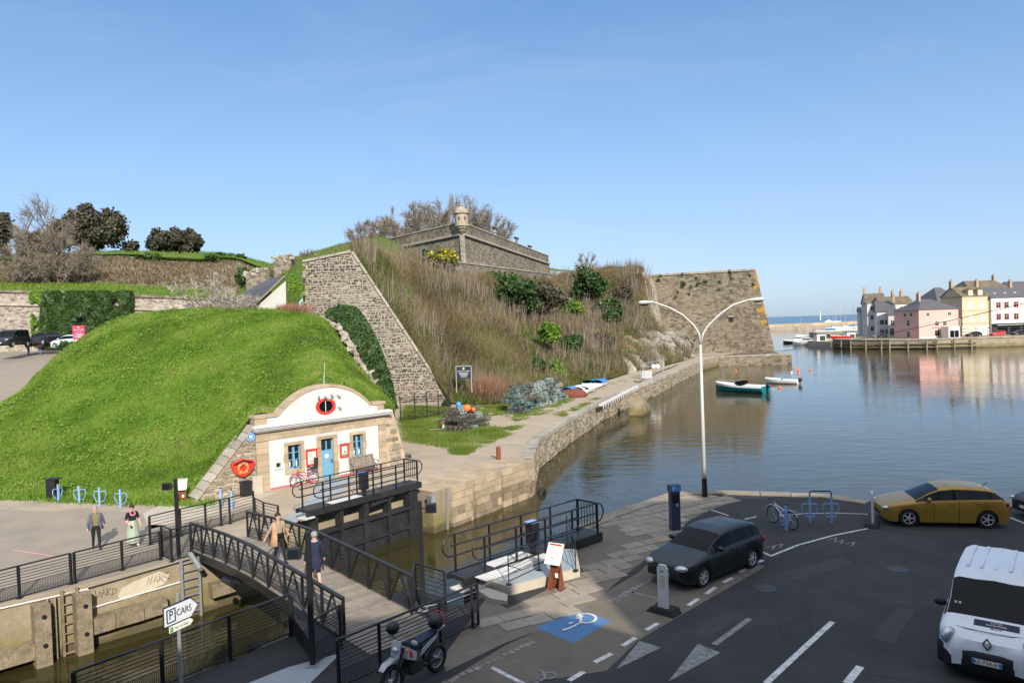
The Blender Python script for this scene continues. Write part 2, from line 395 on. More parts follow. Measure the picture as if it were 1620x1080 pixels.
MT_SOIL = [(0, (.06, .05, .03)), (1, (.1, .085, .05))]
def turf(name, c1, c2, c3, sc=.35):
    t = NT(name); co = t.coord(); col = t.ramp(t.noise(co, sc, 7, .65), [(.3, c1), (.5, c2), (.72, c3)])
    col = t.mix(.5, col, t.ramp(t.noise(co, sc*14, 4), [(.3, (.55, .55, .55)), (.7, (1, 1, 1))]), 'MULTIPLY')
    t.bump(t.noise(co, 6, 6, .7), .8, .2); return t.out(col, .95, 0, .1)
m_turf = turf('turf', (.07, .14, .015), (.11, .21, .022), (.14, .2, .035))
m_drygrass = turf('dry_hill_turf', (.065, .055, .03), (.09, .08, .04), (.08, .11, .025), .12)
m_bay = M('lit_bay_surface', (.145, .122, .095), .9, .12, 1.5, .4, 120, .005, dirt=(.09, .085, .08), dsc=.5, damt=.6)  # bay asphalt painted paler to carry the brightness of the sun patch
m_bed = M('paving_bed', (.16, .137, .108), .95, .15, 3, .3, 60, .006)
m_hilltop = turf('hilltop_turf', (.06, .12, .015), (.10, .17, .03), (.12, .15, .05), .2)
m_deadslope = turf('dead_slope', (.2, .16, .115), (.27, .22, .16), (.16, .17, .07), .25)
m_blade = MT('grass_blades', [(0, (.066, .12, .013)), (.3, (.128, .215, .022)), (.6, (.19, .29, .033)), (.85, (.25, .33, .055)), (1, (.33, .33, .11))], .6, .25, .35)
m_blade_dry = MT('dry_grass_blades', [(0, (.06, .11, .015)), (.35, (.12, .16, .03)), (.7, (.2, .18, .07)), (1, (.3, .25, .13))], .8, .15, .25)
m_leaf = MT('ivy_leaves', [(0, (.018, .04, .008)), (.5, (.035, .075, .014)), (1, (.075, .13, .03))], .5, .4, .2)
m_leaf_oak = MT('evergreen_oak_leaves', [(0, (.03, .032, .018)), (.5, (.065, .062, .038)), (1, (.13, .11, .075))], .6, .3, .15)
m_leaf_bright = MT('bright_leaves', [(0, (.07, .14, .012)), (.5, (.14, .25, .025)), (1, (.21, .32, .05))], .55, .3, .3)
m_leaf_pine = MT('shrub_leaves', [(0, (.018, .045, .012)), (.5, (.04, .085, .02)), (1, (.09, .15, .04))], .55, .3, .2)
m_gorse = MT('gorse_flowers', [(0, (.06, .1, .02)), (.45, (.14, .16, .03)), (.7, (.5, .4, .03)), (1, (.7, .58, .05))], .7, .2, .2)
m_twig = MT('bare_twigs', [(0, (.07, .058, .045)), (.5, (.15, .122, .095)), (1, (.27, .23, .18))], .9, .1)
m_scrub = MT('dead_scrub', [(0, (.035, .03, .017)), (.3, (.078, .06, .03)), (.65, (.14, .11, .06)), (1, (.25, .2, .115))], .9, .1)
m_redscrub = MT('red_scrub', [(0, (.12, .055, .035)), (.5, (.24, .12, .075)), (1, (.36, .22, .14))], .9, .1)
m_bark = M('bark', (.15, .12, .09), .9, .25, 4, .6, 30, .02)
m_blossom = MT('pale_blossom_twigs', [(0, (.12, .1, .08)), (.6, (.25, .22, .17)), (.85, (.5, .45, .4)), (1, (.75, .7, .65))], .9, .1)

# ------------------------------------------------------------------ sky is the world; water to the horizon
def water(name, deep, r, s1, st, wind):
    t = NT(name); co = t.coord((1, 1, 1))
    mp = t.n('Mapping'); mp.inputs['Rotation'].default_value = (0, 0, wind); mp.inputs['Scale'].default_value = (.45, 1.0, 1)
    t.l(co, mp.inputs['Vector'])
    a = t.noise(mp.outputs[0], s1, 3, .5); b = t.noise(mp.outputs[0], s1*4.2, 3, .55); c = t.noise(co, .05, 3, .5)
    calm = t.ramp(c, [(.35, (.35, .35, .35)), (.65, (1, 1, 1))])
    h = t.math('ADD', a, t.math('MULTIPLY', b, .28)); h = t.math('MULTIPLY', h, calm)
    t.bump(h, 1.0, st)
    t.b.inputs['IOR'].default_value = 1.333
    return t.out(t.ramp(c, [(.3, mul(deep, .8)), (.7, mul(deep, 1.2))]), r, 0, .5)
m_water = water('harbour_water', (.036, .031, .011), .04, .9, .042, .35)
m_sea = water('sea_water', (.02, .07, .13), .25, .12, 1.2, .1)
mb = MB(m_water); mb.add([(-70, -30, ZW), (400, -30, ZW), (700, 560, ZW), (-70, 560, ZW)], [(0, 1, 2, 3)])
struct('harbour_water', mb, 'calm olive and blue harbour water between the quays', 'water')
mb = MB(m_sea); mb.add([(-30000, 560, ZW), (700, 560, ZW), (400, -30, ZW), (30000, -30, ZW), (30000, 45000, ZW), (-30000, 45000, ZW)], [(0, 1, 2, 4, 5), (2, 3, 4)])
struct('sea', mb, 'open blue sea beyond the breakwater', 'sea')

# ------------------------------------------------------------------ the two banks of the lock
WF0, DF, NF = v3(-11.81, 25.9, 0), v3(.627, .779, 0), v3(-.779, .627, 0)          # far bank: foot of wall, direction, inland
WN0, DN, NN = v3(-5.88, 18.36, 0), v3(.63, .7766, 0), v3(.7766, -.63, 0)          # near bank
def far(t, o, z=ZM): return WF0+DF*t+NF*o+v3(0, 0, z)
def near(t, o, z=0.0): return WN0+DN*t+NN*o+v3(0, 0, z)
def wallmat(name, c, c2, algae_top):
    """dock wall: concrete or stone with a damp, weedy tide band"""
    t = NT(name); co = t.coord(); g = t.n('NewGeometry'); sp = t.n('SeparateXYZ'); t.l(g.outputs['Position'], sp.inputs[0])
    n1 = t.noise(co, .9, 7, .65)
    col = t.ramp(n1, [(.3, mul(c, .8)), (.5, c), (.7, c2)])
    col = t.mix(.4, col, t.ramp(t.noise(co, 9, 4), [(.3, (.6, .6, .6)), (.7, (1, 1, 1))]), 'MULTIPLY')
    zz = t.math('ADD', sp.outputs['Z'], t.math('MULTIPLY', t.math('SUBTRACT', n1, .5), 1.2))
    k = t.n('MapRange'); k.inputs[1].default_value = algae_top; k.inputs[2].default_value = algae_top-.7; t.l(zz, k.inputs[0])
    weed = t.ramp(t.noise(co, 1.7, 5), [(.35, (.13, .115, .06)), (.6, (.19, .16, .045)), (.75, (.08, .075, .03))])
    col = t.mix(t.math('MULTIPLY', k.outputs[0], .75), col, weed)
    k2 = t.n('MapRange'); k2.inputs[1].default_value = ZW+.38; k2.inputs[2].default_value = ZW+.2; t.l(zz, k2.inputs[0])
    col = t.mix(t.math('MULTIPLY', k2.outputs[0], .8), col, (.075, .06, .035))
    t.bump(t.noise(co, 14, 7, .7), .6, .03); return t.out(col, .85, 0, .25)
m_dock = wallmat('dock_concrete', (.3, .25, .17), (.38, .32, .23), -.95)
m_dockn = wallmat('dock_stone', (.25, .21, .16), (.3, .26, .2), -1.2)

GF0 = onplane(478, 806, far(0, .75), NF); GF1 = onplane(656, 756, far(0, .75), NF)
tF = lambda p: float(np.dot(p-WF0, DF))
RF0, RF1 = tF(GF0)-.9, tF(GF1)+.45                                                # recess that takes the open far gate
RN0, RN1 = 3.9, 12.0
corner = at(843, 728, ZM)
edge_long = [at(x, y, ZW) for x, y in ((853, 741), (900, 702), (950, 667), (1000, 641.5), (1030, 629), (1062, 612), (1090, 597), (1108, 588))]
fq = [WF0[:2]-v3(.714, .70)*60, WF0[:2]-v3(.714, .70)*5, WF0[:2], far(RF0, 0)[:2], far(RF0, 1.3)[:2], far(RF1, 1.3)[:2], far(RF1, 0)[:2]]
pier0 = len(fq)-1
fq += [at(690, 776, ZM)[:2], (corner-v3(.35, .5, 0))[:2], (corner+v3(-.05, .2, 0))[:2], (corner+v3(.0, .9, 0))[:2]]
pier1 = len(fq)
fq += [p[:2] for p in edge_long]
fq += [v3(60, 185), v3(-120, 240), v3(-120, -40)]
mb = MB(m_conc); n = len(fq)
mb.add([(p[0], p[1], ZM) for p in fq], [list(range(n))])
mb.add([(p[0], p[1], z) for z in (ZM, -4.5) for p in fq], [(n+i, n+(i+1) % n, (i+1) % n, i) for i in range(n-2)], m_dock)
quay = struct('museum_quay', mb, 'tan concrete quay between the lock and the grassy fort mound', 'quay')
nq = [near(-40, 0)[:2], near(RN0, 0)[:2], near(RN0, 2.3)[:2], near(RN1, 2.9)[:2], near(RN1, .65)[:2], near(14.2, .65)[:2], v3(5.2, 30.6), v3(7.0, 32.4), v3(9.5, 32.2),
      v3(13.1, 31.1), v3(14.5, 29.6), v3(19.5, 28.6), v3(70, 20), v3(70, -45), v3(-60, -45)]
mb = MB(m_asphalt); n = len(nq)
mb.add([(p[0], p[1], 0) for p in nq], [list(range(n))[::-1]])
mb.add([(p[0], p[1], z) for z in (0, -4.5) for p in nq], [(i, (i+1) % n, n+(i+1) % n, n+i) for i in range(n)], m_dockn)
nquay = struct('near_quay', mb, 'dark asphalt quay road with parking bays along the lock', 'road')
tag(MB(m_dockn).add([(-300, -300, -4.6), (2000, -300, -4.6), (2000, 2000, -4.6), (-300, 2000, -4.6)], [(0, 1, 2, 3)]).build('harbour_bed'), 'muddy harbour bed under the water', 'seabed', None, 'structure')

def flat(name, px, z, mat, parent, world_pts=None, th=.004):
    P = world_pts if world_pts is not None else [at(x, y, z) for x, y in px]
    P = [v3(p[0], p[1], z+th) for p in P]
    a = sum(P[i][0]*P[(i+1) % len(P)][1]-P[(i+1) % len(P)][0]*P[i][1] for i in range(len(P)))
    return MB(mat).add(P, [list(range(len(P)))[::(1 if a > 0 else -1)]]).build(name, parent)

# plaza on the museum side
flat('plaza_surface', [(-300, 1010), (-300, 800), (0, 806), (90, 808), (130, 803), (225, 812), (232, 830), (330, 830), (300, 879), (140, 922)], ZM, m_plaza, quay)
flat('pale_path', [(226, 812), (250, 800), (330, 797), (408, 780), (440, 778), (395, 795), (300, 822), (240, 836)], ZM, m_concl, quay)
flat('slab_path', [(508, 764), (538, 757), (560, 760), (545, 775), (505, 800), (470, 826), (440, 828), (486, 790)], ZM, m_bluegrey, quay)
flat('chalk_line', [(20, 869), (85, 879), (85, 880.5), (20, 870.5)], ZM, M('pink_chalk', (.6, .25, .35), .9), quay, th=.008)

# ------------------------------------------------------------------ grassy mound over the museum
FO, FD = v3(-12.61, 37.05, 0), unit(v3(4.66, 4.62, 0)); FN = v3(FD[1], -FD[0], 0)   # museum front: origin, along, outward
def fac(px, py, off=0.0): return onplane(px, py, FO+FN*off, FN)
def facu(px, py, off=0.0):
    p = fac(px, py, off); return float(np.dot(p-FO, FD)), p[2]
def F3(u, z, o=0.0): return FO+FD*u+FN*o+v3(0, 0, z)
def foot(x, y): p = at(x, y, ZM); return (x, y, p[1])
fY = lambda x, y, o=-.4: (x, y, fac(x, y, o)[1])
lo = [(-420, 770, 36), (-200, 777, 37.6), (-60, 780, 38.6), foot(40, 783), foot(120, 787), foot(200, 789), foot(262, 793), fY(330, 764), fY(395, 662), fY(440, 652), fY(480, 622), fY(517, 609), fY(560, 620), fY(590, 643), fY(616, 648), fY(626, 652)]
m1 = [(-420, 735, 42), (-200, 738, 43), (-60, 730, 43.5), (40, 715, 43.8), (120, 706, 43.8), (200, 700, 43.5), (262, 702, 42.5), (335, 690, 42.5), (396, 632, 43.5), (440, 618, 44.5), (480, 594, 45), (517, 585, 46), (556, 592, 46.5), (585, 612, 46.8), (606, 625, 47), (620, 636, 47)]
m2 = [(-420, 700, 47), (-200, 700, 48), (-60, 680, 49), (40, 648, 49), (120, 630, 49), (200, 618, 48.5), (262, 612, 48), (335, 602, 48.5), (396, 572, 49), (440, 560, 49.5), (480, 548, 50), (517, 545, 51), (545, 560, 52), (570, 585, 53), (590, 606, 53), (608, 622, 53)]
m3 = [(-420, 690, 51), (-200, 690, 52), (-60, 670, 52.5), (30, 620, 53.5), (100, 575, 54), (180, 548, 54), (250, 538, 54), (330, 530, 54), (396, 524, 54), (440, 520, 54.5), (480, 518, 55), (510, 520, 56), (530, 535, 57), (548, 558, 57.5), (562, 578, 57.5), (575, 596, 57.5)]
m4 = [(-420, 690, 56), (-200, 692, 56), (-60, 678, 57), (10, 646, 58), (88, 566, 60), (176, 509, 60.5), (250, 493, 60), (330, 489, 60), (400, 490, 60), (440, 492, 60), (480, 496, 60.5), (505, 502, 61), (520, 512, 62), (530, 530, 62.5), (540, 548, 62.5), (550, 566, 62.5)]
m5 = [(x, y+24, Y+6) for x, y, Y in m4]
m6 = [(x, y+70, Y+14) for x, y, Y in m4]
G_mound = patch([lo, m1, m2, m3, m4, m5, m6], 150, 90, rough=.07, rsc=.8)
mb = MB(m_turf); mb.grid(G_mound); mound = struct('grass_mound', mb, 'bright green grassy mound over the white lock museum', 'mound', smooth=True)

# ------------------------------------------------------------------ scrub hillside under the citadel
def qf(x, y): p = at(x, y, ZM-.02); return (x, y, p[1])
h0 = [(718, 642, 75.4), (690, 601, 75.8), (661, 560, 76.2), (635, 519, 76.6), (609, 480, 77), (583, 439, 77.4), (557, 400, 77.8)]
h1 = [qf(762, 641), (742, 607, 80), (722, 570, 84), (700, 530, 88), (680, 490, 94), (660, 452, 100), (640, 414, 108)]
h2 = [qf(800, 640), (792, 600, 83.5), (780, 560, 89), (768, 522, 95), (757, 484, 102), (744, 462, 108), (732, 438, 114)]
h3 = [qf(862, 629), (850, 598, 88), (838, 560, 96), (828, 526, 105), (820, 494, 117), (812, 474, 130), (806, 447, 136)]
h4 = [qf(912, 614), (905, 590, 95), (896, 560, 104), (888, 528, 116), (880, 497, 132), (875, 470, 150), (872, 444, 172)]
h5 = [qf(962, 602), (958, 577, 106), (952, 550, 116), (948, 520, 128), (945, 490, 144), (942, 460, 164), (940, 432, 186)]
h6 = [qf(1003, 589), (1000, 565, 118), (997, 540, 126), (1000, 513, 136), (1004, 486, 148), (1006, 458, 160), (1008, 432, 172)]
h7 = [qf(1052, 579), (1046, 560, 134), (1038, 540, 142), (1030, 516, 150), (1024, 492, 158), (1019, 466, 164), (1014, 441, 170)]
h8 = [(1092, 566, 147), (1086, 560, 152), (1072, 551, 158), (1052, 536, 164), (1040, 510, 168), (1030, 480, 171), (1022, 446, 173)]
cols = [h0, h1, h2, h3, h4, h5, h6, h7, h8]
rows = [[c[k] for c in cols] for k in range(7)]
rows.append([(c[6][0], c[6][1]+(6 if 2 <= i <= 4 else 0), c[6][2]+(8 if 2 <= i <= 4 else 25)) for i, c in enumerate(cols)])
G_hill = patch(rows, 130, 110, rough=.9, rsc=.09)
for i in range(110):                                              # keep the foot and the wall edge where they were surveyed
    w = min(1, i/8)
    if w < 1:
        for j in range(130): G_hill[i, j, 2] = G_hill[i, j, 2]*w+(1-w)*max(G_hill[i, j, 2]*.3, ZM-.3)
mb = MB(m_drygrass); mb.grid(G_hill); struct('fort_hillside', mb, 'steep hillside of dead brown scrub below the citadel', 'hillside', smooth=True)
u0 = [(380, 500, 82), (430, 500, 82), (470, 480, 80), (515, 420, 79.5), (556, 412, 79.5), (600, 450, 87), (655, 462, 102)]
u1 = [(380, 470, 95), (430, 445, 95), (480, 412, 92), (520, 402, 92), (556, 396, 92), (600, 397, 98), (655, 430, 108)]
u2 = [(380, 440, 110), (440, 416, 110), (500, 402, 112), (530, 395, 112), (562, 387, 114), (605, 382, 118), (655, 414, 119)]
u3 = [(380, 440, 130), (440, 418, 130), (500, 400, 132), (530, 392, 134), (562, 384, 138), (605, 376, 146), (655, 400, 145)]
u4 = [(x, y+12, Y+70) for x, y, Y in u3]
G_up = patch([u0, u1, u2, u3, u4], 60, 40, rough=.3, rsc=.2)
mb = MB(m_hilltop); mb.grid(G_up); struct('upper_hill', mb, 'green grassy rise left of the citadel bastion', 'hill', smooth=True)
# plateau behind the citadel and behind the sea bastion
t0 = [(640, 396, 150), (735, 400, 150), (810, 415, 195), (870, 428, 200), (940, 430, 190), (1012, 431, 178)]
t1 = [(640, 372, 165), (735, 380, 190), (810, 400, 215), (870, 424, 240), (940, 428, 230), (1018, 427, 210)]
t2 = [(640, 372, 300), (735, 380, 300), (810, 400, 300), (870, 424, 300), (940, 428, 300), (1018, 428, 300)]
mb = MB(m_hilltop); mb.grid(patch([t0, t1, t2], 30, 12)); struct('citadel_plateau', mb, 'grassy plateau inside the citadel', 'plateau', smooth=True)

# ------------------------------------------------------------------ left background: road climbing to the gate, terraces
r0 = [(-700, 800, 44), (-200, 780, 42.5), (0, 742, 44.5), (150, 700, 46)]
r1 = [(-700, 680, 58), (-200, 670, 60), (0, 645, 61), (150, 620, 62)]
r2 = [(-700, 600, 74), (-200, 590, 75), (0, 584, 74), (170, 575, 74)]
r3 = [(-700, 570, 88), (-200, 566, 86), (0, 561, 86), (180, 556, 84)]
r4 = [(-700, 566, 104), (-200, 560, 104), (0, 552, 104), (300, 545, 104)]
mb = MB(m_road); mb.grid(patch([r0, r1, r2, r3, r4], 20, 30)); hroad = struct('uphill_road', mb, 'grey road climbing past the mound to the rampart', 'road', smooth=True)
# ------------------------------------------------------------------ masonry built stone by stone
def stone_face(name, origin, ux, uz, out, inside, mat, rh=.28, rw=.5, gap=.05, th=.1, parent=None, box=(0, 1, 0, 1), kind='stuff', seed=1, jitter=.35, keep=1.0):
    """real courses of uneven stones on the plane origin + ux*u + uz*v; inside(u, v) says where the wall is"""
    rg = np.random.default_rng(seed); u0, u1, v0, v1 = box; V = []; Fc = []; T = []
    v = v0
    while v < v1:
        h = rh*rg.uniform(.7, 1.3); u = u0-rg.uniform(0, rw)
        while u < u1:
            w = rw*rg.uniform(.5, 1.6)
            a, b, c, d = u+gap/2, u+w-gap/2, v+gap/2, v+h-gap/2
            if rg.random() < keep and inside((a+b)/2, (c+d)/2) and inside(a, c) and inside(b, d) and inside(a, d) and inside(b, c):
                o = th*rg.uniform(.25, 1.0); k = len(V); j = lambda s: rg.uniform(-jitter, jitter)*gap*s; sh_ = rg.uniform(-.5, .5)*gap; c += sh_; d += sh_
                q = [(a+j(1), c+j(1)), (b+j(1), c+j(1)), (b+j(1), d+j(1)), (a+j(1), d+j(1))]
                ins = .22*min(w, h)*rg.uniform(.3, .8)
                V += [origin+ux*x+uz*y for x, y in q]
                V += [origin+ux*(x+(ins if i in (0, 3) else -ins))+uz*(y+(ins if i < 2 else -ins))+out*o for i, (x, y) in enumerate(q)]
                Fc += [(k+4, k+5, k+6, k+7), (k, k+1, k+5, k+4), (k+1, k+2, k+6, k+5), (k+2, k+3, k+7, k+6), (k+3, k, k+4, k+7)]
                T += [min(1, max(0, rg.random()+.5*mnoise.noise(Vector(((a+b)*.09, (c+d)*.11, 1.0)))))]*5
            u += w
        v += h
    me = bpy.data.meshes.new(name); me.from_pydata([tuple(p) for p in V], [], Fc); me.materials.append(mat)
    me.attributes.new('tint', 'FLOAT', 'FACE').data.foreach_set('value', np.array(T, np.float32)); me.update()
    o = link(name, me, parent)
    if kind: o['kind'] = kind
    return o
def poly_in(poly):
    P = [(float(a), float(b)) for a, b in poly]
    def f(x, y):
        c = False; j = len(P)-1
        for i in range(len(P)):
            if (P[i][1] > y) != (P[j][1] > y) and x < (P[j][0]-P[i][0])*(y-P[i][1])/(P[j][1]-P[i][1])+P[i][0]: c = not c
            j = i
        return c
    return f
m_mortar = M('old_mortar', (.3, .265, .215), .95, .14, 1.2, .5, 20, .03, dirt=(.26, .22, .18), dsc=.35, damt=.6)
m_stones = MT('dark_field_stones', [(0, (.06, .052, .043)), (.5, (.11, .095, .077)), (.8, (.17, .145, .115)), (1, (.28, .24, .19))], .9, .15)
m_stones_pale = MT('pale_field_stones', [(0, (.16, .135, .1)), (.5, (.28, .235, .175)), (1, (.42, .35, .26))], .9, .15)
m_rub_grey = rubble('citadel_masonry', (.2, .172, .13), (.28, .24, .18), (.33, .285, .22), 1.5, 1.8, .05, .5, moss=(.3, .28, .23), msc=.3, mthr=.6)
m_rub_brown = rubble('sea_bastion_masonry', (.17, .14, .10), (.245, .205, .15), (.3, .255, .19), 1.1, 2.2, .06, .8, patch=(.2, .165, .12))
m_rub_pale = rubble('rampart_masonry', (.33, .28, .23), (.44, .38, .31), (.54, .48, .4), 1.8, 2.2, .07, .7)
m_coping = M('coping_stone', (.3, .265, .215), .9, .2, 1.0, .4, 14, .03, obr=.2, dirt=(.45, .42, .36), dsc=.7, damt=.5)

# the big raking wall of the ditch
A = atd(480, 415, 73.5); B = atd(556, 399, 75.3); C_ = atd(717, 643, 75.3)
WX = unit(v3(C_[0]-A[0]+6, C_[1]-A[1]+.6, 0)); WNn = v3(WX[1], -WX[0], 0)
rp = [onplane(x, y, B, WNn) for x, y in ((479, 415), (556, 399), (717, 643), (717, 660), (479, 660))]
rw = thing('raking_wall', 'tall raking stone wall with dark stones in pale mortar rising behind the mound', 'stone wall', (B[0], B[1], 0))
MB(m_mortar).ext(rp, -WNn*1.6).build('wall_core', rw)
uv = [(float(np.dot(p-B, WX)), p[2]) for p in rp]; ins = poly_in(uv)
stone_face('stone', v3(B[0], B[1], 0), WX, v3(0, 0, 1), WNn, ins, m_stones, .26, .40, .09, .10, rw, (min(a for a, b in uv), max(a for a, b in uv), 0, max(b for a, b in uv)), seed=3, keep=.95)
for a, b in ((0, 1), (1, 2)):
    L = np.linalg.norm(rp[b]-rp[a]); k = max(2, int(L/1.3)); d = unit(rp[b]-rp[a]); up = np.cross(WNn, d); up = up if up[2] > 0 else -up
    for i in range(k):
        p = lerp(rp[a], rp[b], (i+.02)/k); q = lerp(rp[a], rp[b], (i+.97)/k); sh = WNn*(-.45)+up*.1
        MB(m_coping).bar(p+sh, q+sh, 1.3, .24, up=up).build('coping_stone', rw)

# citadel salient with its sentry turret
def wall_strip(mb, pts, zt, zb, batter, th, mat=None):
    """vertical-ish wall through plan points, leaning back towards its top"""
    for (p, q) in zip(pts[:-1], pts[1:]):
        p = np.asarray(p, float); q = np.asarray(q, float); d = unit(q-p); nn = np.array([d[1], -d[0]])
        zp, zq = (zt if not hasattr(zt, '__len__') else zt[0]), (zt if not hasattr(zt, '__len__') else zt[1])
        mb.ext([(p[0]+nn[0]*batter, p[1]+nn[1]*batter, zb), (q[0]+nn[0]*batter, q[1]+nn[1]*batter, zb), (q[0], q[1], zq), (p[0], p[1], zp)], (-nn[0]*th, -nn[1]*th, 0), mat)
S0 = atd(730, 352, 120); zT = S0[2]; zB = 14.0
hz = lambda x: 514.92-(x-810)*math.tan(ROLL)
def same_z(x, y, z): return onplane(x, y, (0, 0, z), (0, 0, 1))
SR = same_z(868, 405.5, zT); SLf = same_z(596, 383, zT)
cit = thing('citadel_bastion', 'sharp grey citadel bastion with round sentry turret on the hilltop', 'bastion', (S0[0], S0[1], 14))
s2, r2_, l2_ = S0[:2], SR[:2], SLf[:2]
def face(p, q, z0, z1, bat, th, mat, name, end=0):
    d = unit(q-p); nn = np.array([d[1], -d[0]])
    if np.dot(nn, -p) < 0: nn = -nn
    P = [(p[0]+nn[0]*bat*k, p[1]+nn[1]*bat*k, z) for k, z in ((1, z0), (0, z1))]
    Q = [(q[0]+nn[0]*bat*k, q[1]+nn[1]*bat*k, z) for k, z in ((1, z0), (0, z1))]
    MB(mat).add([P[0], Q[0], Q[1], P[1]], [(0, 1, 2, 3)]).build(name, cit); return nn
apex = unit((s2-r2_)/np.linalg.norm(s2-r2_)+(s2-l2_)/np.linalg.norm(s2-l2_))
bat = 1.6; sb = s2+apex*bat*1.15
cap = zT-1.9
def quadwall(p, q, pb, qb, z0, z1, name, mat):
    return MB(mat).add([(*pb, z0), (*qb, z0), (*q, z1), (*p, z1)], [(0, 1, 2, 3)]).build(name, cit)
nr = v3(unit(r2_-s2)[1], -unit(r2_-s2)[0]); nl = v3(-unit(l2_-s2)[1], unit(l2_-s2)[0])
core = MB(m_rub_grey)
V = [(*sb, zB), (*(r2_+nr*bat), zB), (*(l2_+nl*bat), zB), (*s2, cap), (*r2_, cap), (*l2_, cap)]
core.add(V, [(0, 1, 4, 3), (2, 0, 3, 5), (1, 2, 5, 4), (3, 4, 5)]).build('escarp_wall', cit)
for a, b, nn, nm in ((s2, r2_, nr, 1), (s2, l2_, nl, 0)):
    L = np.linalg.norm(b-a); d = (b-a)/L
    MB(m_coping).bar((*(a+nn*.08), cap), (*(b+nn*.08), cap), .7, .38).build('cordon_band', cit)
    MB(m_rub_grey).bar((*(a+d*.8-nn*.5), cap+1.05), (*(b-nn*.5), cap+1.05), .9, 1.7).build('parapet', cit)
    k = int(L/3)
    for i in range(k):
        p = a+d*(1.0+(L-1)*i/k)-nn*.5; q = a+d*(1.0+(L-1)*(i+.97)/k)-nn*.5
        MB(m_coping).bar((*p, cap+2.0), (*q, cap+2.0), 1.15, .22).build('coping_stone', cit)
# pale quoins up the salient edge
for i in range(14):
    z = zB+3.0+(cap-zB-3.4)*i/13; w = lerp(sb, s2, (z-zB)/(cap-zB))+apex*.04
    MB(m_coping).box((*w, z), (.45+.25*(i % 2), .45+.25*((i+1) % 2), .5), rz=math.atan2(apex[1], apex[0])+.78).build('quoin', cit)
tc = s2+apex*.35
prof = [(.15, -3.0), (.5, -2.4), (.62, -2.3), (.62, -2.1), (1.0, -1.6), (1.05, -1.35), (1.3, -1.1), (1.3, -.85), (1.16, -.8), (1.16, 1.95), (1.42, 2.1), (1.45, 2.35), (1.2, 2.45), (1.12, 2.9), (.85, 3.45), (.5, 3.85), (.18, 4.05), (.14, 4.2), (.26, 4.38), (.24, 4.6), (.08, 4.85), (.02, 5.3)]
tur = MB(M('turret_stone', (.34, .285, .21), .9, .2, 1.2, .5, 6, .05, dirt=(.2, .17, .13), dsc=.6, damt=.6)).lathe([(r*.94, z*.64) for r, z in prof], 18, c=(*tc, zT)).build('sentry_turret', cit, smooth=30)
for a in (-1.9, -1.0, -2.7):
    MB(m_glass).box((tc[0]+1.1*math.cos(a), tc[1]+1.1*math.sin(a), zT+.5), (.1, .2, .5), rz=a).build('loophole', tur)
# lower outwork with a pale coping, at the foot of the salient
p0, p1, p2 = atd(722, 413, 115), atd(800, 423, 137), atd(880, 434, 174)
ow = thing('lower_outwork', 'low crumbling outwork wall with pale coping below the bastion', 'wall', (p0[0], p0[1], 12))
for a, b in ((p0, p1), (p1, p2)):
    MB(m_rub_grey).bar(a-v3(0, 0, 2.6), b-v3(0, 0, 2.6), 1.0, 4.6).build('wall', ow)
    for i in range(8): MB(m_coping).bar(lerp(a, b, i/8)-v3(0, 0, .2), lerp(a, b, (i+.96)/8)-v3(0, 0, .2), 1.25, .24).build('coping_stone', ow)
# guns on the ramparts: long dark barrels between trees
for (x, y, Y) in ((783, 362, 150), (817, 377, 164), (838, 390, 178)):
    p = atd(x, y, Y); g = thing('rampart_gun', 'dark cannon barrel over the rampart parapet, %s' % {783: 'closest to the turret', 817: 'middle one of the three', 838: 'nearest the low end of the parapet'}[x], 'cannon', p, 0, 'guns on the citadel rampart')
    MB(m_black).tube([(-.3*k, -k, 0) for k in (-1.2, -1.0, 0, 1.0, 1.05, 1.25)], [.2, .3, .26, .2, .27, .24], 10).build('barrel', g, world=False)
    MB(m_wood).box((0, 0, -.55), (.6, 1.2, .6)).build('carriage', g, world=False)

# sea bastion: long battered face ending in a sharp edge over the harbour
def at_z(x, y, z): return onplane(x, y, (0, 0, z), (0, 0, 1))
b_rb = atd(1229, 557, 166); b_rt = atd(1195, 427, 168.5); b_lt = atd(1022, 437, 177); b_lb = atd(1035, 575, 174)
b_rb[2] = -2.2
sea = thing('sea_bastion', 'huge brown stone bastion with orange lichen on its corner above the harbour', 'bastion', (b_rb[0], b_rb[1], -2))
back = v3(6, 46, 0)
def lichen_mat():
    t = NT('lichen_masonry'); m = rubble('tmp', (.17, .14, .10), (.245, .205, .15), (.3, .255, .19), 1.1, 2.2, .06, .8)
    return m
MB(m_rub_brown).add([b_lb, b_rb, b_rt, b_lt, b_rb+back, b_rt+back+v3(-1, 0, 0), b_lt+back], [(0, 1, 2, 3), (1, 4, 5, 2), (3, 2, 5, 6)]).build('escarp_wall', sea)
bx = unit(b_rb-b_lb); bup = unit(b_rt-b_rb); bn = np.cross(bx, bup); bn = bn if bn[1] < 0 else -bn
for i in range(26):
    MB(m_coping).bar(lerp(b_lt, b_rt, i/26)+v3(0, .3, .12), lerp(b_lt, b_rt, (i+.96)/26)+v3(0, .3, .12), 1.1, .45).build('coping_stone', sea)
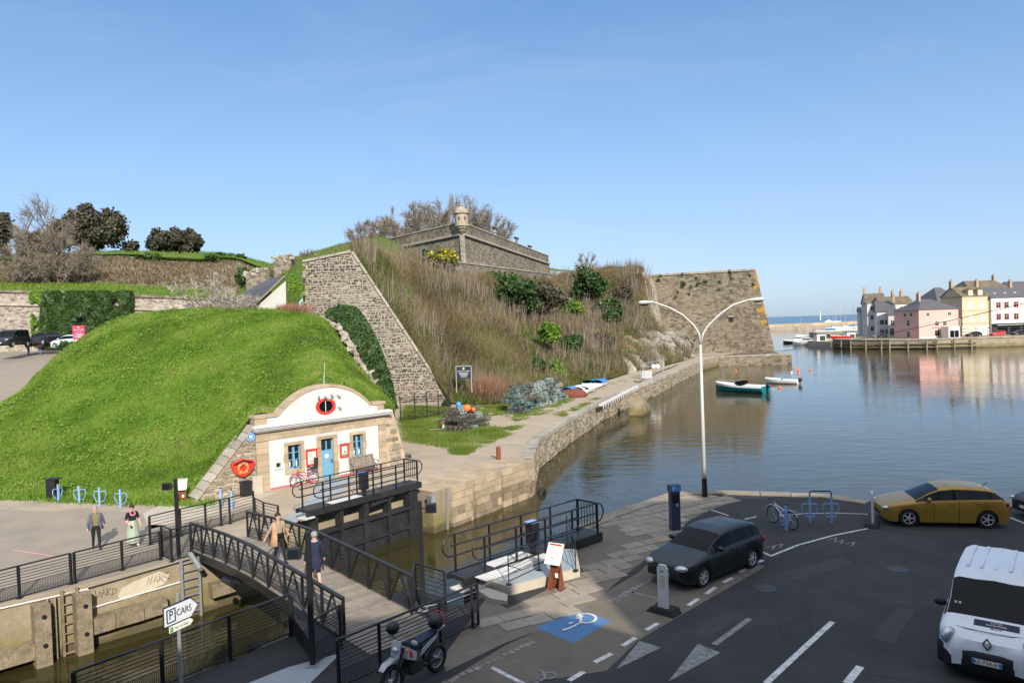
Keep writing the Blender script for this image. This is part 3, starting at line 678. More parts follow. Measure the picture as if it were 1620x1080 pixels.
# small embrasure: a solid black block painted as its dark opening, under a lintel
e = atd(1157, 505, 1); q = onplane(1157, 505, b_rb, bn)
MB(m_black).box(q+bn*.02, (.9, .5, 1.0), R=basis(bx, (0, 0, 1))[:, [0, 2, 1]]).build('embrasure', sea)
MB(m_coping).box(q+bn*.06+v3(0, 0, .68), (1.5, .5, .3), R=basis(bx, (0, 0, 1))[:, [0, 2, 1]]).build('lintel', sea)
m_lichen = MT('orange_lichen', [(0, (.2, .13, .06)), (.5, (.36, .2, .05)), (1, (.5, .3, .05))], .95, .05)
n = 7000; u = 1-np.abs(RNG.normal(0, .075, n)); v = 1-np.abs(RNG.normal(0, .3, n)); k = (u > .4) & (v > .1); u, v = u[k], v[k]
P = (b_lb*(1-u[:, None])+b_rb*u[:, None])*(1-v[:, None])+(b_lt*(1-u[:, None])+b_rt*u[:, None])*v[:, None]+bn*.05
keep = vnoise(P, .22, 3)+.5*vnoise(P, .9, 8) > (.62-(u-.8)*2.2-(v-.6)*.9); P = P[keep]
a = RNG.uniform(0, 6.28, (len(P), 1)); sz = RNG.uniform(.06, .2, (len(P), 1))
soup('lichen', P, (bx*np.cos(a)+bup*np.sin(a))*sz, (bup*np.cos(a)-bx*np.sin(a))*sz*.8, m_lichen, None, sea, True)['kind'] = 'stuff'
# tufts growing from the face
P = np.array([lerp(lerp(b_lb, b_rb, RNG.uniform(.12, .97)), lerp(b_lt, b_rt, RNG.uniform(.1, .97)), 1-abs(RNG.normal(0, .16)))+bn*.1 for _ in range(22)]); Q = np.repeat(P, RNG.integers(15, 80, len(P)), 0); Q = Q+rdir(len(Q))*RNG.uniform(0, .6, (len(Q), 1))
soup('wall_tufts', Q, rdir(len(Q))*.16, rdir(len(Q))*.2, m_leaf_pine, None, sea, True)['kind'] = 'stuff'
# ledge at its foot
l0 = [at(x, y, ZW)[:2] for x, y in ((1100, 580), (1180, 577.5), (1253, 575))]
top = ZW+1.9
ld = MB(m_rub_brown); poly = [(*l0[0],), (*l0[1],), (*l0[2],), (l0[2][0]+1, l0[2][1]+14), (l0[0][0]-8, l0[0][1]+22)]
ld.prism(poly, -4.4, top); ldg = struct('bastion_ledge', ld, 'low stone ledge along the foot of the sea bastion', 'ledge')
for i in range(30):
    a = lerp((*l0[0], top), (*l0[2], top), i/30); b = lerp((*l0[0], top), (*l0[2], top), (i+.95)/30)
    MB(m_coping).bar(a+v3(0, .5, .08), b+v3(0, .5, .08), 1.0, .25+.1*(i % 3)).build('coping_stone', ldg)
# flank wall strip between hillside and bastion
f0, f1 = atd(1016, 432, 168.5), atd(1031, 520, 158); f2, f3 = atd(1036, 520, 163), atd(1024, 440, 172)
fl = thing('flank_wall', 'narrow sunlit flank wall falling between the scrub hillside and the sea bastion', 'wall', (f1[0], f1[1], 0))
MB(m_rub_pale).ext([f0, f1, atd(1052, 572, 150), atd(1062, 560, 158), f2, f3], v3(3, 6, -.5)).build('wall', fl)
for i in range(7): MB(m_coping).bar(lerp(f0, f1, i/7)+v3(0, -.2, .1), lerp(f0, f1, (i+.95)/7)+v3(0, -.2, .1), .9, .3).build('coping_stone', fl)

# cliff rocks at the foot of the hillside
def rock(P, r, seed, mat, parent, world=True):
    rg = np.random.default_rng(seed); mb = MB(mat); n = 8; mb.ball((0, 0, 0), 1, n)
    V = np.array(mb.v); V = V*(1+.28*rg.standard_normal((len(V), 1))*.7); V = V*np.asarray(r)
    ang = rg.uniform(-.5, .5); R = np.array([[math.cos(ang), -math.sin(ang), 0], [math.sin(ang), math.cos(ang), 0], [0, 0, 1]])
    mb.v = [tuple(p) for p in (V@R.T+np.asarray(P))]
    return mb.build("rock", parent, world)
m_rock = M('cliff_rock', (.2, .175, .14), .9, .35, .7, 1.0, 3, .2, obr=.3, dirt=(.36, .34, .3), dsc=.45, damt=.6)
cl = thing('rock_cliff', 'grey and white streaked rock outcrop at the foot of the scrub hillside', 'rock', at(1040, 580, ZM))
rg = np.random.default_rng(5)
for i in range(90):
    f = rg.random(); x = 985+105*f; top_y = 540-14*math.sin(f*3)+rg.uniform(0, 10); y0 = 593-26*f
    k = rg.random(); y = y0+(top_y-y0)*k; Yb = at(x, y0, ZM)[1]; Y = Yb+ (2+22*k)*(.6+.4*f)
    P = atd(x, y, Y); rock(P, (rg.uniform(.9, 2.4), rg.uniform(.8, 1.6), rg.uniform(.7, 1.7)), i, m_rock, cl)

# left: rampart walls in two steps
wl = thing('lower_rampart', 'pale rubble rampart wall behind the parked cars, half covered by ivy', 'stone wall', atd(100, 550, 92))
pa, pb, pc = atd(-260, 455, 92), atd(100, 461, 92), atd(430, 476, 92)
for a, b in ((pa, pb), (pb, pc)):
    MB(m_rub_pale).ext([(a[0], a[1], 2.0), (b[0], b[1], 2.0), b, a], (0, 1.5, 0)).build('wall', wl)
    MB(m_coping).bar(a-v3(0, .02, 1.75), b-v3(0, .02, 1.75), .5, .3).build('string_course', wl)
    MB(m_rub_grey).bar(a+v3(0, .7, -.1), b+v3(0, .7, -.1), 1.9, .3).build('wall_top', wl)
g0 = [(-260, 470, 93), (0, 474, 93), (100, 475, 93), (200, 478, 93), (430, 490, 93)]
g1 = [(-260, 448, 99), (0, 452, 99), (100, 453, 99), (200, 456, 99), (430, 470, 99)]
g2 = [(-260, 444, 104), (0, 448, 104), (100, 449, 104), (200, 451, 104), (430, 468, 104)]
mb = MB(m_hilltop); G_terr = patch([g0, g1, g2], 40, 12, rough=.12); mb.grid(G_terr); struct('grass_terrace', mb, 'strip of bright grass on top of the lower rampart', 'terrace', smooth=True)
d0 = [(-260, 446, 103.5), (0, 450, 103.5), (110, 452, 103.5), (200, 454, 103.5), (330, 462, 103.5), (400, 470, 103), (460, 478, 102)]
d1 = [(-260, 435, 107), (0, 438, 107), (120, 440, 107), (200, 440, 107), (330, 448, 107), (395, 455, 106), (455, 468, 105)]
d2 = [(-260, 420, 112), (0, 424, 112), (135, 424, 112), (200, 422, 112), (310, 432, 112), (380, 430, 111), (450, 455, 110)]
d3 = [(-260, 408, 116), (0, 412, 116), (150, 405, 116), (200, 405, 116), (300, 416, 116), (370, 412, 115), (445, 440, 114)]
d4 = [(-260, 402, 126), (0, 405, 126), (160, 399, 126), (230, 399, 126), (310, 400, 126), (370, 404, 125), (450, 426, 124)]
d5 = [(x, y+2, 220) for x, y, Y in d4]
G_dead = patch([d0, d1, d2, d3], 70, 30, rough=.5, rsc=.2)
mb = MB(m_deadslope); mb.grid(G_dead); struct('dead_grass_slope', mb, 'grey brown slope of dead vegetation above the grass terrace', 'slope', smooth=True)
G_ltop = patch([d3, d4, d5], 50, 16, rough=.25, rsc=.2)
mb = MB(m_hilltop); mb.grid(G_ltop); struct('rampart_top', mb, 'bright green grass along the top of the upper rampart', 'hill', smooth=True)
# ruined wall stubs between the slope and the raking wall
for x0, x1, y0, y1, lab in ((392, 432, 424, 470, 'low crumbling ruin wall at the end of the dead slope'), (436, 466, 404, 452, 'tall stub of ruined masonry left of the raking wall')):
    p = atd((x0+x1)/2, y1, 96); w = (x1-x0)/1150*96; h = (y1-y0)/1150*96
    ru = thing('ruined_wall', lab, 'ruin', p)
    mb = MB(m_rub_grey); mb.ext([(-w/2, -.8, -3), (w/2, -.8, -3), (w/2*.95, -.8, h*.93), (w*.2, -.8, h), (-w*.15, -.8, h*.97), (-w/2*.9, -.8, h*.8)], (0, 2.4, 0)); mb.build('masonry', ru, world=False)
    for i in range(7): rock((rg.uniform(-w/2, w/2), -.6, h*rg.uniform(.75, .98)), (.35, .35, .25), 400+i, m_coping, ru, False)
# ------------------------------------------------------------------ museum: white front with arched parapet, set into the mound
fm = np.stack([FD, FN, v3(0, 0, 1)], 1)                            # local frame along, outward, up
mus = thing('lock_museum', 'small white lock keepers house with arched parapet and blue door under the mound', 'building', (FO[0], FO[1], ZM))
def fext(mb, uz, o0, o1, mat=None): return mb.ext([F3(u, z, o0) for u, z in uz], FN*(o1-o0), mat)
def fbox(mb, u0, u1, z0, z1, o0, o1, mat=None): return mb.box(F3((u0+u1)/2, (z0+z1)/2, (o0+o1)/2), (u1-u0, o1-o0, z1-z0), mat, fm)
def arc(u0, u1, z0, zt, n=22):
    w = u1-u0; c = (u0+u1)/2; s = zt-z0; R = (w*w/4+s*s)/(2*s); zc = zt-R; a = math.asin(w/2/R)
    return [(c+R*math.sin(a*(1-2*i/n)), zc+R*math.cos(a*(1-2*i/n))) for i in range(n+1)]
holes = [(1.04, 1.77, .58, 1.83), (2.97, 3.73, ZM, 1.9), (4.97, 5.6, .64, 1.88)]
mb = MB(m_white)                                                   # wall built round its openings
us = [0, .99, 1.80, 2.92, 3.78, 4.92, 5.65, 6.66]
for i in range(7):
    h = {1: holes[0], 3: holes[1], 5: holes[2]}.get(i)
    if h is None: fbox(mb, us[i], us[i+1], ZM, 2.24, -.5, 0)
    else:
        if h[2] > ZM: fbox(mb, us[i], us[i+1], ZM, h[2], -.5, 0)
        fbox(mb, us[i], us[i+1], h[3], 2.24, -.5, 0)
mb.build('wall', mus)
mb = MB(m_white); fext(mb, [(6.68, 2.75), (7.1, 2.75), (7.1, 3.45), (6.2, 3.45)]+arc(.62, 6.2, 3.45, 4.72)[0:]+[(-.55, 3.45), (-.55, 2.75)], -.55, -.06); mb.build('parapet', mus)
aa = arc(.5, 6.32, 3.44, 4.86, 13); ab = arc(.62, 6.2, 3.40, 4.70, 13)
for i in range(13):
    mb = MB(m_ashlar); fext(mb, [aa[i], lerp(aa[i], aa[i+1], .97), lerp(ab[i], ab[i+1], .97), ab[i]], -.62, 0.0); mb.build('arch_stone', mus)
for u0, u1 in ((-.72, -.1), (-.08, .5), (6.34, 6.75), (6.77, 7.22)):
    mb = MB(m_ashlar); fbox(mb, u0, u1, 3.42, 3.58, -.62, .03); mb.build('coping_stone', mus)
for u0, u1 in ((-.68, -.02), (6.68, 7.15)):
    mb = MB(m_ashlar); fbox(mb, u0, u1, 3.03, 3.42, -.6, -.02); mb.build('parapet_block', mus)
mb = MB(m_white)
for z0, z1, o in ((2.78, 2.86, .16), (2.86, 2.95, .22), (2.95, 3.05, .3), (3.05, 3.09, .2)): fbox(mb, -.72-o*.5, 7.35+o*.5, z0, z1, -.05, o)
mb.build('cornice', mus)
mb = MB(m_galv); mb.cyl(F3(-.85, 2.8, .3), F3(7.5, 2.83, .3), .035, n=6); mb.build('gutter', mus)
# ashlar frieze, pilasters and returns: each block its own
k = 11
for i in range(k):
    mb = MB(m_ashlar); fbox(mb, -.68+7.86*i/k, -.68+7.86*(i+.985)/k, 2.252, 2.50, -.4, .035); mb.build('frieze_stone', mus)
    mb = MB(m_ashlar); fbox(mb, -.68+7.86*(i+.0)/k, -.68+7.86*(i+.985)/k, 2.51, 2.775, -.4, .05); mb.build('frieze_stone', mus)
for j in range(8):
    z0 = ZM+2.54*j/8; z1 = ZM+2.54*(j+.96)/8
    for u0, u1 in ((-.68, -.01), (6.67, 7.18)):
        a = (u0 if u0 < 0 else u0); mb = MB(m_ashlar)
        fbox(mb, a, u1, z0, z1, -.4, .035+.008*(j % 2)); mb.build('pilaster_stone', mus)
def surround(u0, u1, z0, z1, sill=True, wd=.2):
    n = max(3, int((z1-z0)/.42))
    for j in range(n):
        a, b = z0+(z1-z0)*j/n, z0+(z1-z0)*(j+.965)/n; q = .05*(j % 2)
        for s0, s1 in ((u0-wd-q, u0), (u1, u1+wd+q)):
            mb = MB(m_ashlar); fbox(mb, s0, s1, a, b, -.2, .03); mb.build('surround_stone', mus)
    mb = MB(m_ashlar); fbox(mb, u0-wd, u1+wd, z1+.003, z1+.17, -.2, .03); mb.build('lintel', mus)
    if sill: mb = MB(m_ashlar); fbox(mb, u0-wd, u1+wd, z0-.24, z0-.003, -.2, .05); mb.build('sill', mus)
m_bluewood = M('blue_joinery', (.14, .31, .44), .55, .08, 4, .1, 50, .003)
for (u0, u1, z0, z1) in (holes[0], holes[2]):
    surround(u0, u1, z0, z1)
    mb = MB(m_glass); fbox(mb, u0, u1, z0, z1, -.2, -.18); w = mb.build('window', mus)
    mb = MB(m_bluewood)
    for a, b, c, d in ((u0, u0+.07, z0, z1-.12), ((u0+u1)/2-.06, (u0+u1)/2+.06, z0, z1-.12), (u1-.06, u1, z0, z1-.12), (u0, u1, z0, z0+.09)): fbox(mb, a, b, c, d, -.17, -.1)
    for f in (.36, .66): fbox(mb, u0+.07, (u0+u1)/2-.06, z0+(z1-z0)*f, z0+(z1-z0)*f+.035, -.16, -.12); fbox(mb, (u0+u1)/2+.06, u1-.06, z0+(z1-z0)*f, z0+(z1-z0)*f+.035, -.16, -.12)
    mb.build('window_frame', w)
    mb = MB(m_white)
    for s in (.2, .72): mb.ball(F3(u0+(u1-u0)*s, z0+.25, -.175), (.07, .012, .17), 8)
    mb.build('curtain', w)
u0, u1, z0, z1 = holes[1]; surround(u0, u1, z0, z1, False, .26)
mb = MB(m_bluewood); fbox(mb, u0, u1, ZM, 1.28, -.16, -.1)
for i in range(5): fbox(mb, u0+.02+.148*i, u0+.15+.148*i, ZM+.03, 1.25, -.1, -.085)
for a, b in ((u0, u0+.07), (u1-.07, u1), ((u0+u1)/2-.03, (u0+u1)/2+.03)): fbox(mb, a, b, 1.28, 1.76, -.16, -.1)
door = mb.build('door', mus)
mb = MB(m_glass); fbox(mb, u0, u1, 1.28, 1.9, -.2, -.165); mb.build('door_pane', door)
mb = MB(m_white); mb.lathe([(.0, 0), (.13, 0), (.13, .03), (0, .03)], 14, c=F3(3.33, .95, -.085), R=np.stack([FD, v3(0, 0, 1), FN], 1)); mb.build('door_notice', door)
mb = MB(m_black); fbox(mb, 3.62, 3.66, .55, .75, -.085, -.03); mb.build('handle', door)
mb = MB(M('red_plinth', (.55, .11, .12), .7, .1, 3)); fbox(mb, .0, 2.68, ZM, ZM+.1, 0, .012); mb.build('plinth', mus); mb = MB(mb.mats[0]); fbox(mb, 4.03, 6.65, ZM, ZM+.1, 0, .012); mb.build('plinth', mus)
m_lettering = M('faded_red_lettering', (.6, .34, .3), .8, .1, 8)
text('Maison des Éclusiers', .2, m_lettering, np.stack([FD, v3(0, 0, 1), FN], 1), F3(3.37, 2.155, .004), mus, 'lettering', .002)
# porthole with a red and white ring
R3 = np.stack([FD, v3(0, 0, 1), FN], 1)
mb = MB(m_glass); mb.lathe([(0, 0), (.42, 0)], 24, c=F3(3.37, 3.66, -.05), R=R3@np.diag([1.05, .82, 1])); mb.add([F3(3.37-.02, 3.3, -.04), F3(3.39, 3.3, -.04), F3(3.39, 4.0, -.04), F3(3.35, 4.0, -.04)], [(0, 1, 2, 3)], m_white); port = mb.build('porthole', mus)
for i in range(16):
    a0 = 2*math.pi*i/16; a1 = 2*math.pi*(i+(.86 if 1 else 1))/16; mb = MB(m_red if 1 else m_white)
    q = lambda a, r, o: F3(3.37+r*1.05*math.cos(a), 3.66+r*.78*math.sin(a), o)
    mb.ext([q(a0, .40, -.055), q(a0, .57, -.055), q((a0+a1)/2, .575, -.055), q(a1, .57, -.055), q(a1, .40, -.055)], FN*.06)
    if i % 2 == 0: mb.build('ring_segment', port)
    else: mb.build('ring_segment', port)
for (u, z, du) in ((2.95, 4.26, -.5), (3.3, 4.23, -.1), (3.68, 4.27, .25), (4.1, 4.2, .6), (4.13, 3.55, .6), (3.43, 4.1, 0)):
    l = MB(m_galv); d = unit(FD*du+FN*.7-v3(0, 0, .6)); l.cyl(F3(u, z, -.06), F3(u, z, .08), .03, n=6); l.cyl(F3(u, z, .06), F3(u, z, .06)+d*.16, .04, .075, 10); l.build('spotlight', mus)
mb = MB(m_galv); mb.cyl(F3(3.45, 4.7, -.3), F3(3.5, 5.3, -.3), .03, n=6); mb.cyl(F3(3.5, 5.3, -.3), F3(3.56, 6.0, -.3), .018, n=6); mb.build('antenna_mast', mus)
# wing wall, right buttress with niche
m_wing = rubble('wing_masonry', (.30, .25, .18), (.38, .325, .24), (.42, .37, .29), 3.0, 2.4, .06, .6)
wp = [(-.69, ZM), (-3.95, ZM), (-3.2, .45), (-2.1, 1.5), (-.74, 2.95), (-.69, 2.95)]
mb = MB(m_wing); fext(mb, wp, -.7, -.06); mb.build('wing_wall', mus)
stone_face('wing_stone', v3(FO[0], FO[1], 0)-FN*.06, FD, v3(0, 0, 1), FN, poly_in(wp), m_stones_pale, .13, .26, .03, .05, mus, (-3.95, -.69, ZM, 2.95), seed=8)
for i in range(9):
    a = lerp((-3.75, -.05), (-.78, 3.1), i/9); b = lerp((-3.75, -.05), (-.78, 3.1), (i+.95)/9)
    MB(m_coping).bar(F3(a[0], a[1], -.35), F3(b[0], b[1], -.35), .75, .2, up=(-FD*.7+v3(0, 0, .7))).build('wing_coping', mus)
bp = [(7.19, ZM), (8.62, ZM), (8.45, .5), (8.2, 1.4), (7.75, 2.95), (7.19, 2.95)]
mb = MB(m_ashlar); fext(mb, bp, -1.2, -.03); mb.build('buttress', mus)
stone_face('buttress_stone', v3(FO[0], FO[1], 0)-FN*.03, FD, v3(0, 0, 1), FN, lambda u, z: poly_in(bp)(u, z) and not (7.42 < u < 8.3 and z < 1.05), m_stones_pale, .22, .42, .02, .03, mus, (7.19, 8.62, ZM, 2.95), seed=9)
mb = MB(m_stones_pale); aa = arc(7.45, 8.22, .7, 1.02, 9); fext(mb, [(8.22, ZM)]+aa+[(7.45, ZM)], -.03, .0, m_mortar); mb.build('niche', mus)
stone_face('niche_stone', v3(FO[0], FO[1], 0), FD, v3(0, 0, 1), FN, poly_in([(8.2, ZM)]+aa+[(7.47, ZM)]), m_stones_pale, .12, .2, .03, .02, mus, (7.45, 8.22, ZM, 1.02), seed=10)
ao = arc(7.33, 8.34, .7, 1.16, 9)
for i in range(9): mb = MB(m_ashlar); fext(mb, [ao[i], lerp(ao[i], ao[i+1], .95), lerp(aa[i], aa[i+1], .95), aa[i]], -.03, .06); mb.build('niche_arch_stone', mus)

# things fixed to or standing by the museum front
def board(u0, u1, z0, z1, name, label, cat, frame, back, papers):
    t = thing(name, label, cat, F3((u0+u1)/2, z0, 0)); mb = MB(frame)
    w = .07
    for a, b, c, d in ((u0, u1, z0, z0+w), (u0, u1, z1-w, z1), (u0, u0+w, z0+w, z1-w), (u1-w, u1, z0+w, z1-w)): fbox(mb, a, b, c, d, .003, .09)
    fbox(mb, u0-.03, u1+.03, z1, z1+.03, .003, .13); mb.build('frame', t)
    mb = MB(back); fbox(mb, u0+w, u1-w, z0+w, z1-w, .003, .03); mb.build('back_panel', t)
    for a, b, c, d, m in papers:
        mb = MB(m); fbox(mb, u0+a*(u1-u0), u0+b*(u1-u0), z0+c*(z1-z0), z0+d*(z1-z0), .031, .036); mb.build('notice', t)
m_paper = M('paper', (.7, .66, .6), .8, .05, 6); m_green = M('green_print', (.12, .3, .14), .7, .3, 6); m_tanp = M('tan_print', (.5, .42, .33), .8, .3, 8); m_bluep = M('blue_print', (.06, .25, .55), .5, .1, 6)
board(2.05, 2.7, .62, 1.45, 'notice_board', 'large red framed notice board left of the blue door', 'notice board', m_red, m_paper, [(.2, .55, .5, .85, m_tanp), (.6, .85, .4, .85, m_paper), (.25, .8, .15, .38, m_tanp)])
board(4.1, 4.68, .74, 1.47, 'notice_board', 'smaller red framed notice board between the blue door and the bench', 'notice board', m_red, m_green, [(.25, .75, .25, .8, m_paper), (.4, .7, .3, .5, m_tanp)])
board(.24, .67, .73, 1.22, 'defibrillator_cabinet', 'small green and white defibrillator cabinet on the white wall by the left window', 'cabinet', m_paper, m_green, [(.3, .7, .2, .6, m_black), (.2, .8, .65, .85, m_paper)])
t = thing('round_sign', 'round blue enamel sign with white emblem on the sloping wing wall', 'sign', F3(-.92, 2.55, 0))
MB(m_bluep).lathe([(0, 0), (.23, 0), (.23, .02), (0, .02)], 24, c=F3(-.93, 2.55, -.0), R=R3).build('disc', t)
mb = MB(m_white); mb.torus(F3(-.93, 2.55, .02), .2, .008, 24, 4, ax=FN)
mb.ext([F3(-1.03, 2.53, .021), F3(-.84, 2.53, .021), F3(-.83, 2.60, .021), F3(-.9, 2.66, .021), F3(-1.0, 2.63, .021)], FN*.005); fbox(mb, -1.04, -.82, 2.46, 2.49, .021, .026); mb.build('emblem', t)
# lifebuoy in its red housing
t = thing('lifebuoy_station', 'red lifebuoy in an open red wall housing on the wing wall', 'lifebuoy', F3(-1.45, .7, 0))
hp = [(-2.0, 1.36), (-1.45, 1.52), (-.88, 1.36), (-.95, 1.1), (-1.12, .85), (-1.45, .68), (-1.8, .85), (-1.95, 1.1)]
mb = MB(m_red); fext(mb, hp, .0, .05)
for i in range(8): mb.bar(F3(*hp[i], .12), F3(*hp[(i+1) % 8], .12), .07, .16, up=FN)
mb.build('housing', t)
MB(m_orange).torus(F3(-1.45, 1.08, .15), .24, .085, 24, 8, ax=FN).build('ring', t, smooth=True)
mb = MB(m_white)
for a in (.8, 2.3, 3.9, 5.5): mb.torus(F3(-1.45+.24*math.cos(a), 1.08+.24*math.sin(a), .15), .088, .012, 10, 4, ax=-FD*math.sin(a)+v3(0, 0, math.cos(a)))
mb.build('ring_band', t)
mb = MB(m_black); fext(mb, [(-1.9, 1.36), (-1.45, 1.5), (-.98, 1.36), (-1.2, 1.33), (-1.7, 1.33)], .09, .2); mb.build('canopy', t)
t = thing('black_bin', 'black steel litter bin against the foot of the wing wall beside the pale cabinet', 'bin', F3(-1.4, ZM, .15))
mb = MB(m_black); fbox(mb, -1.62, -1.18, ZM, ZM+.68, .03, .42); fbox(mb, -1.65, -1.15, ZM+.68, ZM+.74, .0, .45); mb.build('body', t)
t = thing('electric_cabinet', 'pale concrete electric cabinet next to the museum pilaster', 'cabinet', F3(-.8, ZM, .1))
mb = MB(m_paper); fbox(mb, -1.08, -.55, ZM, ZM+.9, .05, .35, m_concl); mb.build('body', t); mb = MB(m_concl); fbox(mb, -1.05, -.58, ZM+.05, ZM+.48, .351, .36); fbox(mb, -1.05, -.58, ZM+.51, ZM+.87, .351, .36); mb.build('door', t)
t = thing('bench', 'grey slatted teak bench against the white wall under the right window', 'bench', F3(5.35, ZM, .35))
for i in range(14): mb = MB(m_wood); mb.bar(F3(4.72+i*.103, .18, .2), F3(4.72+i*.103, .62, .08), .05, .02); mb.build('back_slat', t)
for i in range(4): mb = MB(m_wood); fbox(mb, 4.62, 6.18, .10, .135, .22+.11*i, .31+.11*i); mb.build('seat_slat', t)
mb = MB(m_wood); mb.bar(F3(4.62, .65, .08), F3(6.18, .65, .08), .06, .07); mb.bar(F3(4.62, .18, .2), F3(6.18, .18, .2), .05, .05); mb.build('back_rail', t)
for u in (4.64, 6.16):
    for a, b in (((u, ZM, .62), (u, .36, .62)), ((u, ZM, .26), (u, .66, .07))): mb = MB(m_wood); mb.bar(F3(*a), F3(*b), .06, .06); mb.build('leg', t)
    mb = MB(m_wood); mb.bar(F3(u, .37, .68), F3(u, .37, .1), .07, .035); mb.build('armrest', t)

# ------------------------------------------------------------------ far dock wall dressings: pier ashlars, timbers, ladders
def block_wall(parent, p, q, z0, z1, outw, rh, rw, th, mats, seed, name='wall_stone'):
    rg = np.random.default_rng(seed); L = np.linalg.norm(v3(*(q-p))[:2]); d = unit(q-p); z = z1; row = 0
    while z > z0+.02:
        h = min(rh*rg.uniform(.85, 1.2), z-z0); u = -rg.uniform(0, rw*.7)
        while u < L:
            w = rw*rg.uniform(.6, 1.5); a, b = max(0, u), min(L, u+w)
            if b-a > .06:
                o = th+rg.uniform(0, .03); c = p+d*((a+b)/2)+outw*(o/2-.05); c = v3(c[0], c[1], z-h/2)
                MB(mats(z, rg)).box(c, (b-a-.025, o+.1, h-.022), R=np.stack([d, outw, v3(0, 0, 1)], 1)).build(name, parent)
            u += w
        z -= h; row += 1
pm = lambda z, rg: m_ashdark if (z < -1.25 and rg.random() < .75) else m_ashlar
P0 = v3(*fq[pier0], 0); P1 = v3(*fq[pier0+1], 0); P2 = v3(*fq[pier0+2], 0); P3 = v3(*fq[pier0+3], 0); P4 = v3(*fq[pier0+4], 0)
nP = unit(v3(P2[1]-P0[1], -(P2[0]-P0[0]), 0))
sl = [lerp(P0, P2, f) for f in (.16, .36, .385, .66, .685, 1.0)]
block_wall(quay, sl[0], sl[1], ZW-.3, ZM+.005, nP, .36, .75, .12, pm, 1); block_wall(quay, sl[2], sl[3], ZW-.3, ZM+.005, nP, .36, .8, .12, pm, 2); block_wall(quay, sl[4], sl[5], ZW-.3, ZM+.005, nP, .36, .8, .12, pm, 3)
block_wall(quay, P2, P3, ZW-.3, ZM+.005, unit(v3((P3-P2)[1], -(P3-P2)[0], 0)), .36, .4, .12, pm, 4); block_wall(quay, P3, P4, ZW-.3, ZM+.005, unit(v3((P4-P3)[1], -(P4-P3)[0], 0)), .36, .6, .12, pm, 5)
# coping slabs on top of the pier
rg = np.random.default_rng(12)
for i in range(14):
    for j, (o0, o1) in enumerate(((.0, .75), (.78, 1.5), (1.53, 2.2))):
        s = .1*(j % 2)*.5; a = min(1, (i+s)/14); b = min(1, (i+s+.96)/14)
        if rg.random() < (.98 if j == 0 else .95-.12*j):
            q = [lerp(P0, P2, a)-nP*o0, lerp(P0, P2, b)-nP*o0, lerp(P0, P2, b)-nP*o1, lerp(P0, P2, a)-nP*o1]
            MB(m_ashlar).ext([v3(p[0], p[1], ZM-.02) for p in q], (0, 0, .03+rg.uniform(0, .015))).build('coping_slab', quay)
# long quay wall: courses of small stones, pale coping, a whitewashed stretch
el = [np.array([p[0], p[1], 0]) for p in [P4]+edge_long]
for i in range(len(el)-1):
    p, q = el[i], el[i+1]; d = unit(q-p); o = v3(d[1], -d[0], 0); L = np.linalg.norm(q-p)
    stone_face('quay_stone', p, d, v3(0, 0, 1), o, lambda u, z, L=L: 0 <= u <= L and z > ZW-.2, m_stones_pale, .2, .5, .035, .07, quay, (0, L, ZW-.2, ZM-.3), seed=20+i)
    k = max(2, int(L/1.7))
    for j in range(k):
        a, b = p+d*(L*j/k), p+d*(L*(j+.97)/k); wp_ = 3.6 < i+j/k < 5.2 and False
        MB(m_coping).box((a+b)/2-o*.28+v3(0, 0, ZM-.12), (np.linalg.norm(b-a), .75, .32), R=np.stack([d, o, v3(0, 0, 1)], 1)).build('coping_stone', quay)
wa, wb = at(948, 640.5, ZM+.05), at(1006, 611, ZM+.05)
tt = thing('white_kerb', 'whitewashed timber kerb along the edge of the long quay', 'kerb', wa)
d = unit(wb-wa); o = v3(d[1], -d[0], 0)
for j in range(9): MB(m_white).bar(lerp(wa, wb, j/9)+o*.15, lerp(wa, wb, (j+.98)/9)+o*.15, .34, .2).build('kerb_beam', tt)
for j in range(18): MB(m_white).bar(lerp(wa, wb, (j+.5)/18)+o*.34-v3(0, 0, .1), lerp(wa, wb, (j+.5)/18)+o*.26-v3(0, 0, .4), .09, .07).build('kerb_bracket', tt)
# stone steps in the quay wall
s0, s1 = at(1014, 628, ZM), at(1033, 622, ZM)
st = thing('quay_steps', 'worn stone landing steps let into the long quay wall', 'steps', s0)
d = unit(edge_long[5]-edge_long[3]); d = unit(v3(d[0], d[1], 0)); o = v3(d[1], -d[0], 0)
for j in range(6):
    z = ZM-.05-.28*j; MB(m_dock).box(s0+d*(.5+.62*j)+o*(-.62)+v3(0, 0, (z-4.4)/2-ZM), (.66, 1.5, z+4.4), R=np.stack([d, o, v3(0, 0, 1)], 1)).build('step', st)
# dock wall timbers and ladders
wdn = v3(.70, -.714, 0); wdd = v3(.714, .70, 0)
def dw(px, py, off=0.0): return onplane(px, py, WF0+wdn*off, wdn)
tim = thing('timber_fender', 'long horizontal timber fender bolted along the lock wall below the graffiti', 'fender', dw(230, 960))
for (xa, ya, xb, yb) in ((139, 991, 180, 979), (181, 978.5, 225, 966), (226, 965.5, 262, 954)):
    a, b = dw(xa, ya, .22), dw(xb, yb, .22); MB(m_timber).bar(a, b, .42, .5).build('beam', tim)
t2 = thing('timber_fender', 'long horizontal timber fender on the lock wall left of the upright piles', 'fender', dw(20, 1030))
for (xa, ya, xb, yb) in ((-60, 1058, -5, 1044), (-4, 1043.5, 53, 1027)):
    a, b = dw(xa, ya, .22), dw(xb, yb, .22); MB(m_timber).bar(a, b, .42, .5).build('beam', t2)
t3 = thing('timber_fender', 'short timber fender on the lock wall under the bridge', 'fender', dw(350, 925)); MB(m_timber).bar(dw(333, 934, .2), dw(375, 921, .2), .38, .48).build('beam', t3)
